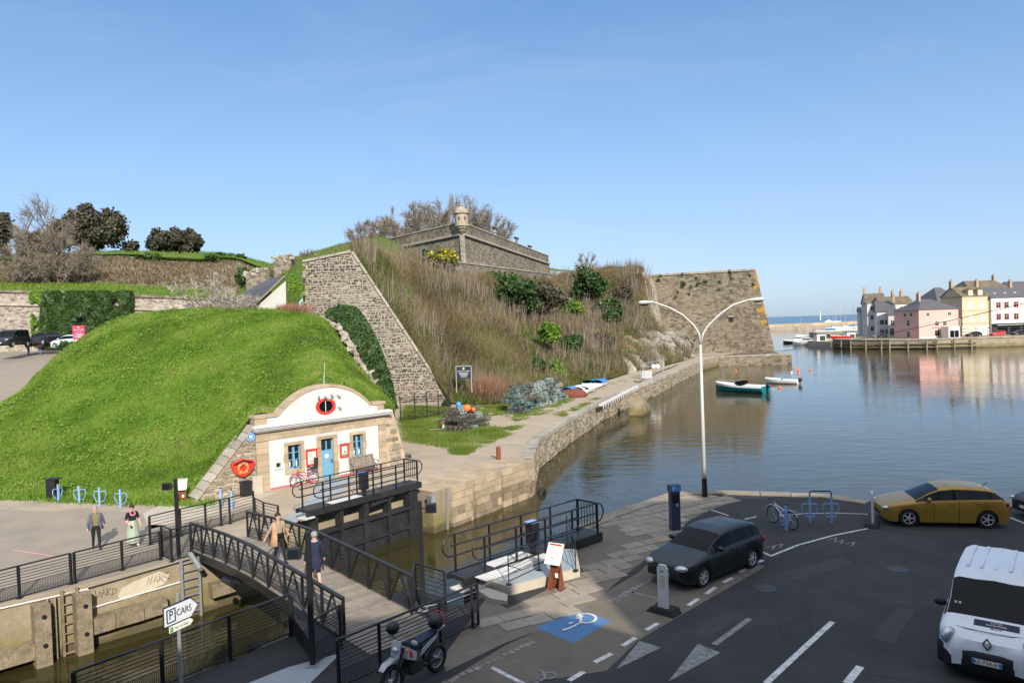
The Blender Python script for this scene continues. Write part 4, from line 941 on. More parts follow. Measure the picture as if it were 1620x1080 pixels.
for i, (x, y0, y1, lab) in enumerate(((66, 956, 1047, 'square timber pile on the lock wall, the left one of the pair'), (131, 938, 1026, 'square timber pile on the lock wall beside the rusty ladder'))):
    a, b = dw(x, y0, .3), dw(x, y1, .3); t = thing('timber_pile', lab, 'pile', b, 0, 'timber piles on the lock wall')
    MB(m_timber).box(((a+b)/2)*v3(1, 1, 0)+v3(0, 0, (ZM-.15+ZW-.6)/2), (.44, .5, ZM-.15-ZW+.6), R=np.stack([wdd, wdn, v3(0, 0, 1)], 1)).build('post', t)
    for z in (-.8, -1.7): MB(m_black).cyl(v3(a[0], a[1], z)+wdn*.25, v3(a[0], a[1], z)+wdn*.29, .07, n=10).build('bolt', t)
def ladder(px, label, rail, rungs, z0, z1, mat, w=.42):
    a = dw(px, 950, .14); t = thing('wall_ladder', label, 'ladder', (a[0], a[1], z0), 0, 'ladders on the lock wall')
    for s in (-1, 1): MB(mat).box(v3(a[0], a[1], (z0+z1)/2)+wdd*w/2*s, (rail, .1, z1-z0), R=np.stack([wdd, wdn, v3(0, 0, 1)], 1)).build('stile', t)
    for i in range(rungs):
        z = z0+.15+(z1-z0-.3)*i/(rungs-1); MB(mat).bar(v3(a[0], a[1], z)-wdd*w/2, v3(a[0], a[1], z)+wdd*w/2, .04, .04).build('rung', t)
ladder(80, 'narrow green stained ladder rail beside the left timber pile', .06, 5, ZW-.5, ZM-.1, m_timber, .2)
ladder(110, 'rusty rung ladder between the two timber piles', .07, 8, ZW-.4, ZM+.05, m_timber)
ladder(303, 'galvanised ladder on the lock wall next to the footbridge', .08, 8, ZW-.2, ZM+.1, m_galv, .62)
mb = MB(m_white); mb.cyl(dw(-40, 971, .06), dw(139, 931, .06), .03, n=6); mb.cyl(dw(139, 931, .06), dw(142, 962, .06), .03, n=6); mb.cyl(dw(142, 962, .06), dw(292, 918, .06), .03, n=6)
tag(mb.build('white_pipe'), 'thin white pipe running along the lock wall', 'pipe')
mb = MB(m_black); mb.tube([dw(139, 930, .08), dw(220, 907, .08), dw(300, 884, .08)], .02, 5); tag(mb.build('black_cable'), 'black cable along the top of the lock wall above the graffiti', 'cable')
# graffiti and plaster patches
m_plaster = M('pale_plaster', (.5, .43, .33), .9, .1, 3, dirt=(.4, .34, .26), dsc=2, damt=.6)
P = [dw(x, y, .012) for x, y in ((186, 944), (192, 930), (210, 920), (230, 912), (252, 903), (268, 908), (262, 922), (240, 932), (215, 944), (196, 949))]
MB(m_plaster).add(P, [list(range(len(P)))[::-1]]).build('plaster_patch', quay)
def scrawl(pts, mat, r=.012):
    m = MB(mat); m.tube([dw(x, y, .02) for x, y in pts], r, 4); return m
m_spray = M('black_spray', (.07, .065, .06), .8)
for k, pts in enumerate(([(150, 933), (153, 946), (158, 934), (160, 945)], [(161, 943), (164, 931), (168, 941), (163, 938)], [(170, 942), (169, 930), (175, 930), (170, 936), (177, 941)], [(178, 940), (179, 929), (184, 931), (183, 938), (179, 939)],
                         [(232, 925), (236, 913), (238, 924), (241, 911)], [(243, 922), (247, 909), (250, 920), (245, 916)], [(252, 918), (252, 907), (259, 911), (253, 914), (262, 921)], [(259, 907), (266, 904), (261, 912), (268, 915)])):
    scrawl(pts, m_spray, .009).build('graffiti', quay)

# ------------------------------------------------------------------ railings
def railing(name, label, pts, h=1.05, rails=6, mesh=.42, top=.05, post=(.07, .03), group=None, z0=.12, ext=0, cat='railing'):
    t = thing(name, label, cat, pts[0], 0, group); n = len(pts)
    for p in pts:
        p = np.asarray(p, float); MB(m_black).box(p+v3(0, 0, h/2), (post[0], post[0], h)).build('post', t)
        MB(m_black).box(p+v3(0, 0, .01), (.16, .16, .02)).build('foot_plate', t)
    mb = MB(m_black)
    for a, b in zip(pts[:-1], pts[1:]):
        a = np.asarray(a, float); b = np.asarray(b, float)
        MB(m_black).bar(a+v3(0, 0, h), b+v3(0, 0, h), top, top*.8).build('top_rail', t)
        lo_ = mesh if mesh else z0
        for i in range(rails):
            z = lo_+(h-.12-lo_)*i/(rails-1); MB(m_black).bar(a+v3(0, 0, z), b+v3(0, 0, z), .018, .018).build('rail', t)
        if mesh:
            MB(m_black).bar(a+v3(0, 0, .06), b+v3(0, 0, .06), .03, .03).build('rail', t)
            L = np.linalg.norm(b-a); k = int(L/.045)
            for i in range(1, k): p = lerp(a, b, i/k); mb.bar(p+v3(0, 0, .07), p+v3(0, 0, mesh), .008, .008)
            for i in range(1, 9): mb.bar(a+v3(0, 0, .07+(mesh-.07)*i/9), b+v3(0, 0, .07+(mesh-.07)*i/9), .007, .007)
    if mesh: mb.build('mesh_infill', t)['kind'] = 'stuff'
    return t
G_ = 'black railings round the lock'
g = lambda px, z: [at(x, y, z) for x, y in px]
railing('lock_railing', 'black railing on the museum side lock edge, long stretch at the far left', g([(-90, 979), (-30, 963), (31, 946), (113, 923.5)], ZM), 1.02, 6, .44, group=G_)
railing('lock_railing', 'black railing on the museum side lock edge, in front of the walking couple', g([(119, 922), (194, 901.5), (254, 885)], ZM), 1.02, 6, .44, group=G_)
railing('lock_railing', 'black railing running from the flood light post to the bridge, museum side', g([(238, 861), (286, 848), (326, 838), (350, 831), (364, 828), (402, 816)], ZM), 1.1, 6, .36, group=G_)
railing('lock_railing', 'small black return railing at the museum end of the bridge, right side', g([(404, 822), (418, 830), (441, 836)], ZM), .95, 6, 0, group=G_)
railing('lock_railing', 'short black mesh gate panel at the left museum end of the bridge', g([(257, 880), (272, 888), (303, 880)], ZM), 1.15, 5, .85, group=G_)
nf = g([(120, 1144), (258, 1087), (365, 1042.5), (460, 1004)], 0); railing('lock_railing', 'black shaded railing on the near lock edge left of the bridge', nf, 1.05, 7, .42, group=G_)
railing('lock_railing', 'black corner railing at the near left end of the bridge', g([(463, 1004), (497, 1052), (540, 1024)], 0), 1.05, 7, .5, group=G_)
railing('lock_railing', 'black railing behind the parked motorbike at the end of the bridge', g([(537, 1090), (602, 1060), (697, 1016), (748, 992), (757, 988)], 0), 1.08, 7, .42, group=G_)
railing('lock_railing', 'small black box railing beside the near right end of the bridge', g([(652, 975), (658, 948), (705, 964)], 0), 1.05, 6, .3, group=G_)

# ------------------------------------------------------------------ footbridge
bl0 = at(310, 880, ZM); bl1 = v3(-4.44, 18.06, ZM); bd = unit((bl1-bl0)*v3(1, 1, 0)); bnv = v3(-bd[1], bd[0], 0)
BW = 2.05
def deckz(t): return np.interp(t, [-.6, 2.5, 5.1, 8, 11.3, 12.6], [-.16, .10, .2, .13, .03, .02])
def bp_(t, s, z): return bl0*v3(1, 1, 0)+bd*t+bnv*s+v3(0, 0, z)
br = thing('footbridge', 'black steel truss footbridge with a grey plank deck across the lock', 'footbridge', bp_(5, 1, -.2))
npl = 88
for i in range(npl):
    t = -.7+13.0*i/npl; z = deckz(t+.07); MB(m_wood).box(bp_(t+.07, BW/2, z), (.132, BW+.1, .05), R=np.stack([bd, bnv, v3(0, 0, 1)], 1)).build('plank', br)
    mbq = MB(m_galv); mbq.box(bp_(t+.07, BW/2, z+.027), (.012, BW-.1, .006), R=np.stack([bd, bnv, v3(0, 0, 1)], 1)); mbq.build('grip_strip', br)
for s in (.05, BW-.05):
    for k in range(6):
        a, b = -.6+2.0*k, -.6+2.0*(k+1); MB(m_black).bar(bp_(a, s, deckz(a)-.18), bp_(b, s, deckz(b)-.18), .14, .26).build('girder', br)
for k in range(7): MB(m_black).bar(bp_(k*1.8, 0, deckz(k*1.8)-.16), bp_(k*1.8, BW, deckz(k*1.8)-.16), .1, .2).build('cross_beam', br)
for s, t0_, t1_ in ((-.03, -.35, 11.02), (BW+.03, -.4, 10.9)):
    tr = MB(m_black); side = None; k = 10; ts = [t0_+(t1_-t0_)*i/k for i in range(k+1)]
    for i, t in enumerate(ts): MB(m_black).box(bp_(t, s, deckz(t)+.48), (.09, .05, 1.04), R=np.stack([bd, bnv, v3(0, 0, 1)], 1)).build('truss_post', br)
    for i in range(k):
        a, b = ts[i], ts[i+1]; m = (a+b)/2
        MB(m_black).bar(bp_(a, s, deckz(a)+1.0), bp_(b, s, deckz(b)+1.0), .1, .07).build('top_chord', br)
        MB(m_black).bar(bp_(a, s, deckz(a)-.03), bp_(b, s, deckz(b)-.03), .09, .07).build('bottom_chord', br)
        MB(m_black).bar(bp_(a, s, deckz(a)+.0), bp_(m, s, deckz(m)+.97), .05, .035).build('diagonal', br)
        MB(m_black).bar(bp_(m, s, deckz(m)+.97), bp_(b, s, deckz(b)+.0), .05, .035).build('diagonal', br)
        for q in range(7): z = .12+.115*q; MB(m_black).bar(bp_(a, s+.03*(1 if s < 1 else -1), deckz(a)+z), bp_(b, s+.03*(1 if s < 1 else -1), deckz(b)+z), .014, .014).build('rail', br)
    mi = MB(m_black)
    for q in range(int((t1_-t0_)/.06)): t = t0_+.06*q; mi.box(bp_(t, s+.04*(1 if s < 1 else -1), deckz(t)+.22), (.008, .008, .4))
    mi.build('mesh_infill', br)['kind'] = 'stuff'
mb = MB(m_galv); mb.cyl(bp_(.2, -.25, -.1), bp_(1.1, -.2, -.45), .09, n=10); mb.build('hydraulic_ram', br)
mb = MB(m_black); mb.cyl(bp_(3.3, -.2, -.28), bp_(4.0, -.2, -.26), .1, n=10); mb.box(bp_(3.6, .1, -.3), (.5, .5, .15)); mb.build('lock_motor', br)

# ------------------------------------------------------------------ lock gates with walkways
def lock_gate(label, p0, p1, zt, inland, flip, openings, depth, rot=1.12):
    p0 = v3(p0[0], p0[1], 0); p1 = v3(p1[0], p1[1], 0); d = unit(p1-p0); L = np.linalg.norm(p1-p0); o = -np.asarray(inland); o = unit(o-d*np.dot(o, d))
    R = np.stack([d, o, v3(0, 0, 1)], 1); t = thing('lock_gate', label, 'lock gate', (p0[0], p0[1], ZW)); G = lambda u, s, z: p0+d*u+o*s+v3(0, 0, z)
    zb = ZW-.5; zm = zt-1.18
    MB(m_gate).box(G(L/2, 0, zt-.09), (L, .8, .12), R=R).build('walkway_deck', t)
    MB(m_gate).box(G(L/2, .37, zt-.18), (L+.1, .12, .28), R=R).build('walkway_beam', t); MB(m_gate).box(G(L/2, -.37, zt-.12), (L+.1, .08, .18), R=R).build('walkway_beam', t)
    MB(m_white).box(G(-.02, .3, zt-.32), (.5, .55, .05), R=R).build('walkway_end_plate', t)
    MB(m_gate).box(G(L/2, .02, (zm+zb)/2), (L-.5, .1, zm-zb), R=R).build('skin_plate', t)
    MB(m_gate).box(G(L/2, .12, zm), (L-.4, .32, .16), R=R).build('upper_girder', t)
    for i, u in enumerate(np.linspace(.45, L-.5, openings+1)):
        MB(m_gate).box(G(u, .1, (zt-.35+zb)/2), (.28 if i % 2 == 0 else .18, .34, zt-.35-zb), R=R).build('upright', t)
    MB(m_gate).box(G(L/2, .1, zm-.95), (L-.6, .26, .1), R=R).build('lower_girder', t)
    MB(m_gate).cyl(G(L*.55, .15, zt-.6), G(L*.75, .15, zt-.52), .1, n=10).build('ram_cylinder', t)
    MB(m_gate).box(G(L-.2, 0, (zt+zb)/2-.2), (.32, .42, zt-zb-.4), R=R).build('heel_post', t)
    # two handrails with rounded ends
    for s in (.46, -.46):
        u0 = .25 if s > 0 else -.15
        for zz in (1.05, .72, .40):
            if zz == .72 and False: continue
            MB(m_black).cyl(G(u0+.35, s, zt+zz), G(L-.25, s, zt+zz), .026, n=6).build('handrail', t)
        a = [G(u0+.35-.33*math.sin(math.pi*i/8), s, zt+.725+.325*math.cos(math.pi*i/8)) for i in range(9)]
        MB(m_black).tube(a, .026, 6).build('handrail_end', t)
        for u in np.linspace(u0+.5, L-.25, 5): MB(m_black).box(G(u, s, zt+.5), (.055, .055, 1.1), R=R).build('post', t)
    for i in range(7): MB(m_black).box(G(L-.25, -.4+.8*i/6, zt+.6), (.02, .02, .9), R=R).build('end_bar', t)
    MB(m_black).bar(G(L-.25, -.46, zt+1.05), G(L-.25, .46, zt+1.05), .05).build('end_rail', t)
    a = [G(L-.25+.33*math.sin(math.pi*i/8), .46, zt+.725+.325*math.cos(math.pi*i/8)) for i in range(9)]
    MB(m_black).tube(a, .026, 6).build('handrail_end', t)
    MB(m_black).box(G(L*.48, .25, zt+.62), (.34, .3, .75), R=R).build('control_cabinet', t); MB(m_black).box(G(L*.48, .25, zt+.12), (.12, .2, .3), R=R).build('cabinet_foot', t)
    MB(m_bluep if not flip else m_blue).box(G(L*.48, .25, zt+1.0), (.38, .34, .03), R=R).build('cabinet_lid', t)
    MB(m_white).box(G(L*.33, .05, zt-.025), (L*.26, .55, .01), R=R).build('walkway_panel', t)
    return t, G, L
lock_gate('black lock gate folded open in front of the museum', GF0+v3(0, 0, 0), GF1, .28, NF, False, 4, 0)
gn0, gn1 = at(722, 910, .33), at(937, 838, .33)
gt, GN, GL = lock_gate('black lock gate folded open on the near bank with white walkway panels', gn0, gn1, .36, NN*-1, True, 4, 0)
for a, b in ((.3, 1.6), (1.7, 3.2)): MB(m_white).box(GN((a+b)/2, .75, .3+.02), (b-a, .5, .03), R=np.stack([unit((gn1-gn0)*v3(1, 1, 0)), unit(NN-unit((gn1-gn0)*v3(1, 1, 0))*np.dot(NN, unit((gn1-gn0)*v3(1, 1, 0)))), v3(0, 0, 1)], 1)).build('side_flap', gt)

# access platform with its steps and low rail on the near bank
pp = [at(x, y, 0) for x, y in ((757, 925), (775, 900), (852, 880), (912, 880), (918, 912), (805, 942))]
plat = thing('access_platform', 'pale concrete access platform with grey blue top beside the near lock gate', 'platform', pp[5])
MB(m_concl).prism([(p[0], p[1]) for p in pp], -.02, .26).build('base', plat); c = sum(pp)/6
MB(m_bluegrey).prism([tuple(lerp(c, p, .93)[:2]) for p in pp], .26, .268).build('top_surface', plat)
for (x0, y0, x1, y1) in ((762, 938, 808, 960),): pass
sp = [at(x, y, 0) for x, y in ((757, 930), (803, 946), (803, 957), (775, 952), (757, 940))]
MB(m_concl).prism([(p[0], p[1]) for p in sp], -.01, .12).build('step', plat)
railing('platform_railing', 'thin black railing on the concrete platform by the near lock gate', [at(x, y, .25) for x, y in ((805, 925), (853, 902), (852, 880))], .85, 4, 0, .03, (.03, .03))
railing('platform_railing', 'thin slanting black railing at the right end of the concrete platform', [at(x, y, .25) for x, y in ((911, 902), (897, 858))], .95, 4, 0, .03, (.03, .03))
mb = MB(m_galv); q = [GN(u, .95, z) for u, z in ((-2.2, .25), (-1.2, .1), (-.1, .1), (.8, .3))]; mb.tube(q, .016, 5)
tag(mb.build('mooring_chain'), 'slack chain hanging along the near lock gate walkway', 'chain')

# black posts carrying box flood lights
def flood_post(label, base, h, boxoff, ztilt=0.0):
    t = thing('floodlight_post', label, 'light post', base, 0, 'floodlight posts round the lock')
    MB(m_black).box((0, 0, h/2), (.11, .11, h)).build('pole', t, world=False); MB(m_galv).box((0, 0, .02), (.26, .26, .03)).build('base_plate', t, world=False)
    bx = MB(m_gate).box((*boxoff[:2], h+boxoff[2]), (.3, .16, .25)).build('light_box', t, world=False)
    MB(m_glass).box((boxoff[0], boxoff[1]-.082, h+boxoff[2]), (.25, .006, .2)).build('lens', bx, world=False)
    MB(m_black).bar((0, 0, h+boxoff[2]), (boxoff[0], boxoff[1], h+boxoff[2]), .03).build('bracket', t, world=False)
b = at(283, 882, ZM); flood_post('black floodlight post beside the museum end of the bridge', b, 2.88, (-.32, 0, -.27))
b = at(495, 1052, 0); flood_post('black floodlight post at the near left corner of the bridge', b, 3.12, (-.33, 0, -.5))
b = onplane(670, 965, bp_(10.8, BW+.4, 0), bnv); b[2] = 0; flood_post('black floodlight post at the near right corner of the bridge', b, 3.0, (.3, 0, -.2))
# ------------------------------------------------------------------ near quay: paving, kerb setts, painted markings
rg = np.random.default_rng(31)
pav = poly_in([at(x, y, 0)[:2] for x, y in ((768, 948), (803, 962), (925, 905), (900, 872), (950, 818), (1062, 786), (1110, 782), (1165, 792), (1120, 806), (1085, 822), (1060, 850), (1035, 868), (985, 905), (935, 950), (870, 985), (800, 1010), (760, 992))])
hole = poly_in([tuple(lerp(c, p, 1.04)[:2]) for p in pp])
cnt = 0
for r in range(-2, 34):
    off = r*.52+rg.uniform(-.01, .01); u = -2.0+rg.uniform(0, .5)
    dS = unit(v3(.88, .47, 0)); nS = v3(-dS[1], dS[0], 0); o0 = at(760, 1010, 0)
    while u < 16:
        w = rg.uniform(.5, 1.05); pts = [o0+dS*a+nS*b for a, b in ((u+.015, off+.015), (u+w-.015, off+.015), (u+w-.015, off+.505), (u+.015, off+.505))]
        m_ = sum(pts)/4
        if pav(m_[0], m_[1]) and not hole(m_[0], m_[1]) and all(np.dot(p-WN0, NN) > (.7 if np.dot(p-WN0, DN) > 12 else (3.1 if np.dot(p-WN0, DN) > 3.5 else .2)) for p in pts) and cnt < 300:
            MB(m_paver).ext([p+v3(0, 0, -.01)+v3(rg.uniform(-.012, .012), rg.uniform(-.012, .012), 0) for p in pts], (0, 0, .022+rg.uniform(0, .016))).build('paving_stone', nquay); cnt += 1
        u += w
# granite coping along the water
ce = [v3(*p, 0)[:3] if len(p) == 2 else p for p in nq[4:13]]; ce = [v3(p[0], p[1], 0) for p in ce]
for a, b in zip(ce[:-1], ce[1:]):
    L = np.linalg.norm(b-a); k = max(1, int(min(L, 22)/1.1)); d = unit(b-a); o = v3(d[1], -d[0], 0)
    for i in range(k):
        p, q = a+d*(min(L, 22)*i/k), a+d*(min(L, 22)*(i+.97)/k)
        MB(m_paver).box((p+q)/2+o*.27+v3(0, 0, -.11+rg.uniform(0, .02)), (np.linalg.norm(q-p), .62, .3), R=np.stack([d, o, v3(0, 0, 1)], 1)).build('coping_stone', nquay)
for (s0, s1, k) in (((700, 1083), (846, 1014), 16), ((964, 952), (1036, 914), 12)):   # rows of setts between paving and parking bay
    for i in range(k):
        a = lerp(at(*s0, 0), at(*s1, 0), (i+.06)/k); b = lerp(at(*s0, 0), at(*s1, 0), (i+.88)/k); q = v3(rg.normal(0, .012), rg.normal(0, .012), -.032+rg.uniform(-.005, .01)); MB(m_sett).bar(a+q, b+q, rg.uniform(.12, .17), .09).build('kerb_sett', nquay)
def line(px, w=.1, mat=None, name='painted_line'):
    P = [at(x, y, 0) for x, y in px]
    for i, (a, b) in enumerate(zip(P[:-1], P[1:])):
        d = unit(b-a); o = v3(-d[1], d[0], 0)*w/2; e = d*w*.3
        flat(name, None, 0, mat or m_mark, nquay, [a-o, b+e-o, b+e+o, a+o], .006+.0012*i)
for a in (((985, 1021), (1004, 1009)), ((1022, 996), (1040, 986)), ((1059, 975), (1074, 966)), ((1089, 957), (1104, 947)), ((1117, 939), (1131, 929)), ((1144, 921), (1158, 914)), ((1170, 905), (1182, 898)), ((1199, 890), (1206, 886)), ((900, 1076), (922, 1063)), ((941, 1047), (966, 1034))):
    line(a, .13)
for (px_, py_, r_) in ((1210, 930, .33), (1420, 900, .3)):
    c = at(px_, py_, 0); MB(m_gate).lathe([(0, .004), (r_*.86, .004), (r_*.9, .009), (r_, .009), (r_, .003)], 22, c=c, caps=False).build('manhole_cover', nquay)
m_ptch = M('asphalt_patch', (.05, .047, .045), .9, .2, 3, .6, 150, .006)
for q in ([(1090, 1000), (1150, 965), (1178, 972), (1120, 1009)], [(1240, 905), (1330, 880), (1352, 890), (1262, 918)], [(1380, 1010), (1420, 960), (1450, 964), (1414, 1018)]): flat('asphalt_patch', q, 0, m_ptch, nquay, th=.0035)
line([(778, 1055), (832, 1083)], .11); line([(1000, 936), (1042, 947)], .09, m_markold); line([(1003, 935), (985, 945), (975, 952)], .08, m_markold)
line([(1202, 871), (1220, 879), (1262, 862), (1317, 847), (1372, 836)], .09); line([(1125, 806), (1152, 815)], .07); line([(1178, 821), (1196, 817)], .08); line([(1232, 815), (1275, 812), (1320, 811), (1372, 813)], .07)
line([(1590, 815), (1622, 828)], .09); line([(1212, 1080), (1316, 984)], .14); line([(1340, 1080), (1360, 1055)], .17); line([(1130, 1019), (1185, 979)], .15, m_markold)
flat('painted_arrow', [(1057, 1078), (1104, 1018), (1140, 1032)], 0, m_markold, nquay, th=.006)
flat('painted_arrow', [(975, 1058), (1012, 1013), (1046, 1024)], 0, m_markold, nquay, th=.006)
for (xa, ya) in ((1142, 928), (1152, 921), (1162, 915), (1172, 909), (1182, 904), (1190, 899)):
    line([(xa, ya-2), (xa+9, ya-3), (xa+6, ya+2), (xa+13, ya+1)], .03, m_markold)
for (xa, ya) in ((1212, 866), (1224, 863), (1320, 857), (1338, 860), (1310, 853)): line([(xa, ya), (xa+14, ya-3), (xa+10, ya+3)], .05, m_markold)
bq = [at(x, y, 0) for x, y in ((848, 993), (905, 963), (967, 981), (908, 1017))]
flat('blue_bay_square', None, 0, m_bluemark, nquay, bq, .006)
def sym(cx, cy, sx, mat, w):
    f = lambda x, y: at(cx+x*sx, cy+y*sx, 0); zc = [.009]
    def stroke(pts, w=w):
        for (a, b) in zip(pts[:-1], pts[1:]):
            zc[0] += .0009; up_ = v3(0, 0, zc[0]); A_, B_ = f(*a)+up_, f(*b)+up_; d = unit(B_-A_); o = np.cross(v3(0, 0, 1), d)*w/2
            MB(mat).add([A_-o-d*w*.3, B_-o+d*w*.3, B_+o+d*w*.3, A_+o-d*w*.3], [(0, 1, 2, 3)]).build('wheelchair_symbol', nquay)
    stroke([(2+16*math.cos(a)*1.0, -6+7.5*math.sin(a)) for a in np.linspace(-2.6, 1.9, 12)])
    stroke([(-6, 1), (-24, 10), (-34, 13)]); stroke([(-6, 0), (-6, -9), (-14, -17)]); stroke([(-13, -5), (-3, -9)]); stroke([(-24, 3), (-19, 1)])
sym(925, 984, 1.0, m_mark, .075); sym(866, 1073, .72, m_markold, .06)
flat('bay_surface', [(700, 1080), (800, 1085), (960, 1060), (1010, 1012), (1085, 968), (1210, 896), (1180, 880), (1060, 860), (1010, 905), (935, 950), (868, 990), (800, 1020)], 0, m_bay, nquay, th=.003)
flat('paving_bed', [(700, 1040), (770, 945), (803, 962), (925, 905), (900, 875), (948, 822), (1062, 786), (1110, 782), (1170, 790), (1124, 806), (1088, 824), (1064, 852), (1038, 872), (988, 910), (937, 954), (872, 990), (800, 1016), (705, 1062)], 0, m_bed, nquay, th=.005)
flat('concrete_apron', [(380, 1085), (455, 1055), (540, 1032), (470, 1100)], 0, m_bluegrey, nquay, th=.004)

# ------------------------------------------------------------------ double lamp post
L0 = at(1115, 786, 0); lp = thing('street_lamp', 'tall pale double armed street lamp on the quay corner', 'street lamp', L0)
m_lamp = M('lamp_grey', (.5, .49, .46), .55, .08, 3, metal=.2)
dl = lambda x, y: onplane(x, y, L0, (0, 1, 0))
j = dl(1108, 545)
MB(m_lamp).tube([L0, lerp(L0, j, .5), j], [.095, .08, .06], 10).build('pole', lp, smooth=True)
MB(m_black).cyl(L0, L0+v3(0, 0, .82), .13, .11, 12).build('shaded_pole_foot', lp)  # foot of the post blackened up to the height of the building shadow
for pts, lab in (([(1108, 545), (1106, 528), (1098, 515), (1080, 498), (1060, 487), (1040, 480), (1032, 478)], 0), ([(1109, 545), (1112, 528), (1120, 515), (1140, 496), (1160, 482), (1175, 477), (1183, 475)], 1)):
    MB(m_lamp).tube([dl(*p) for p in pts], [.055]*2+[.042]*(len(pts)-2), 8).build('arm', lp, smooth=True)
for (xa, ya, xb, yb) in ((1034, 478, 1010, 479), (1182, 475, 1209, 472)):
    a, b = dl(xa, ya), dl(xb, yb); hd = MB(m_lamp); d = unit(b-a); L = np.linalg.norm(b-a)
    hd.tube([a+d*L*f for f in (0, .05, .3, .6, .9, 1)], [.05, .07, .1, .13, .12, .05], 10); hd.v = [(x, y, a[2]+(z-a[2])*.75) for x, y, z in hd.v]; h_ = hd.build('lantern', lp, smooth=40)
    MB(m_glass).ball(lerp(a, b, .62)-v3(0, 0, .07), (.22, .1, .07), 10).build('lens', h_)

# parking meter, plastic bollards, corten panels, rusty bollard, tyre
def here(px, py, z=0.0): return at(px, py, z)
p = here(1068, 838); t = thing('parking_meter', 'tall dark blue parking meter column with a white P on the quay corner', 'parking meter', p, .25)
m_meter = M('meter_blue', (.03, .04, .075), .45, .1, 4, spec=.5)
MB(m_meter).box((0, 0, .72), (.36, .26, 1.44)).build('column', t, world=False, bevel=.02); MB(m_meter).box((0, 0, 1.56), (.4, .3, .24)).build('head', t, world=False)
MB(m_bluep).box((0, -.152, 1.56), (.36, .006, .22)).build('sign_panel', t, world=False); MB(m_glass).box((.0, -.133, 1.2), (.24, .01, .3)).build('screen', t, world=False); MB(m_galv).box((.05, -.134, .95), (.1, .01, .12)).build('coin_panel', t, world=False)
text('P', .2, m_paper, basis((1, 0, 0), (0, 0, 1)), (-.09, -.158, 1.56), t, 'lettering', world=False)
def delineator(px, py, rz, label):
    p = here(px, py); t = thing('plastic_bollard', label, 'bollard', p, rz, 'white plastic bollards in black feet')
    prof = [(-.15, .12), (.15, .12), (.15, 1.18), (.1, 1.27), (-.1, 1.27), (-.15, 1.18)]
    MB(m_white).ext([(x, -.035, z) for x, z in prof], (0, .07, 0)).build('panel', t, world=False)
    MB(m_tanp).box((0, -.038, .84), (.15, .006, .34)).build('sticker', t, world=False); MB(m_black).box((0, -.038, 1.1), (.1, .006, .03)).build('slot', t, world=False)
    MB(m_rubber).ext([(-.42, -.22, 0), (.42, -.22, 0), (.3, -.16, .13), (-.3, -.16, .13)], (0, .44, 0)).build('foot', t, world=False)
delineator(1050, 968, -.75, 'white plastic bollard in a black foot in front of the dark green car')
delineator(1381, 832, 1.05, 'white plastic bollard in a black foot before the nose of the gold car')
def corten(px, py, z, rz, h, label):
    p = here(px, py, z); t = thing('information_panel', label, 'information panel', p, rz, 'rust coloured information panels')
    MB(m_rust).ext([(-.2, .1, 0), (-.17, -.04, h*.66), (.17, -.04, h*.66), (.2, .1, 0)], (0, .05, 0)).build('upright', t, world=False)
    MB(m_rust).ext([(-.2, .1, 0), (-.2, -.18, 0), (-.17, -.02, h*.5)], (.03, 0, 0)).build('gusset', t, world=False); MB(m_rust).ext([(.17, .1, 0), (.17, -.18, 0), (.15, -.02, h*.5)], (.03, 0, 0)).build('gusset', t, world=False)
    MB(m_rust).box((0, 0, .01), (.5, .4, .02)).build('foot_plate', t, world=False)
    a, b = v3(-.27, -.2, h*.6), v3(-.27, .13, h*1.02)
    MB(m_paper).ext([a, a+v3(.5, 0, 0), b+v3(.5, 0, 0), b], (0, .03, -.02)).build('board', t, world=False)
    nn = unit(np.cross((1, 0, 0), b-a)); f = lambda u, v: a+v3(.5*u, 0, 0)+(b-a)*v+nn*.004
    MB(m_red).add([f(.12, .88), f(.88, .88), f(.88, .96), f(.12, .96)], [(0, 1, 2, 3)]).build('title_strip', t, world=False)
    for (u, v, w_, hh) in ((.25, .7, .14, .1), (.3, .5, .16, .1), (.62, .45, .2, .12), (.3, .25, .3, .1)): MB(m_tanp).add([f(u, v), f(u+w_, v), f(u+w_, v+hh), f(u, v+hh)], [(0, 1, 2, 3)]).build('picture', t, world=False)
    MB(m_paper).box((.04, -.03, h*.32), (.1, .02, .13)).build('sticker', t, world=False)
corten(880, 931, 0, -.55, 1.28, 'rusty steel information panel in the patch of sun beside the near lock gate')
corten(289, 796, ZM, .2, 1.15, 'rusty steel information panel at the foot of the grassy mound')
p = here(789, 727, ZM); t = thing('mooring_bollard', 'rusty brown iron mooring post standing on the stone pier head', 'bollard', p)
MB(m_rust).lathe([(.14, 0), (.14, .75), (.12, .79), (0, .8)], 14).build('post', t, world=False)
c = onplane(848, 783, P3, nP); t = thing('tyre_fender', 'black tyre hanging as a fender at the corner of the stone pier', 'tyre', c-v3(0, 0, .45))
MB(m_rubber).torus(c+nP*.45, .36, .155, 24, 8, ax=unit(nP*.9+v3(.4, 0, 0))).build('tyre', t, smooth=True)
MB(m_rust).tube([c+nP*.45+v3(0, 0, .36), c+nP*.3+v3(0, 0, .9), v3(*(P3[:2]), ZM+.03)+v3(0, 0, 0), v3(*(P3[:2]), ZM+.03)-nP*.5], .022, 5).build('chain', t)
for pos in ((705, 0, 745), (772, 0, 745)): pass
for k, (x, y0, y1) in enumerate(((708, 772, 850), )):
    a, b = onplane(x, y0, P1+nP*.1, nP), onplane(x, y1, P1+nP*.1, nP); tag(MB(m_galv).bar(a, b, .1, .08).build('depth_gauge'), 'pale depth gauge strip fixed to the stone pier face', 'gauge')
b = onplane(679, 790, P0+nP*.05, nP); t = thing('navigation_lamp', 'grey hooded lamp fixed low on the corner of the stone pier', 'lamp', b)
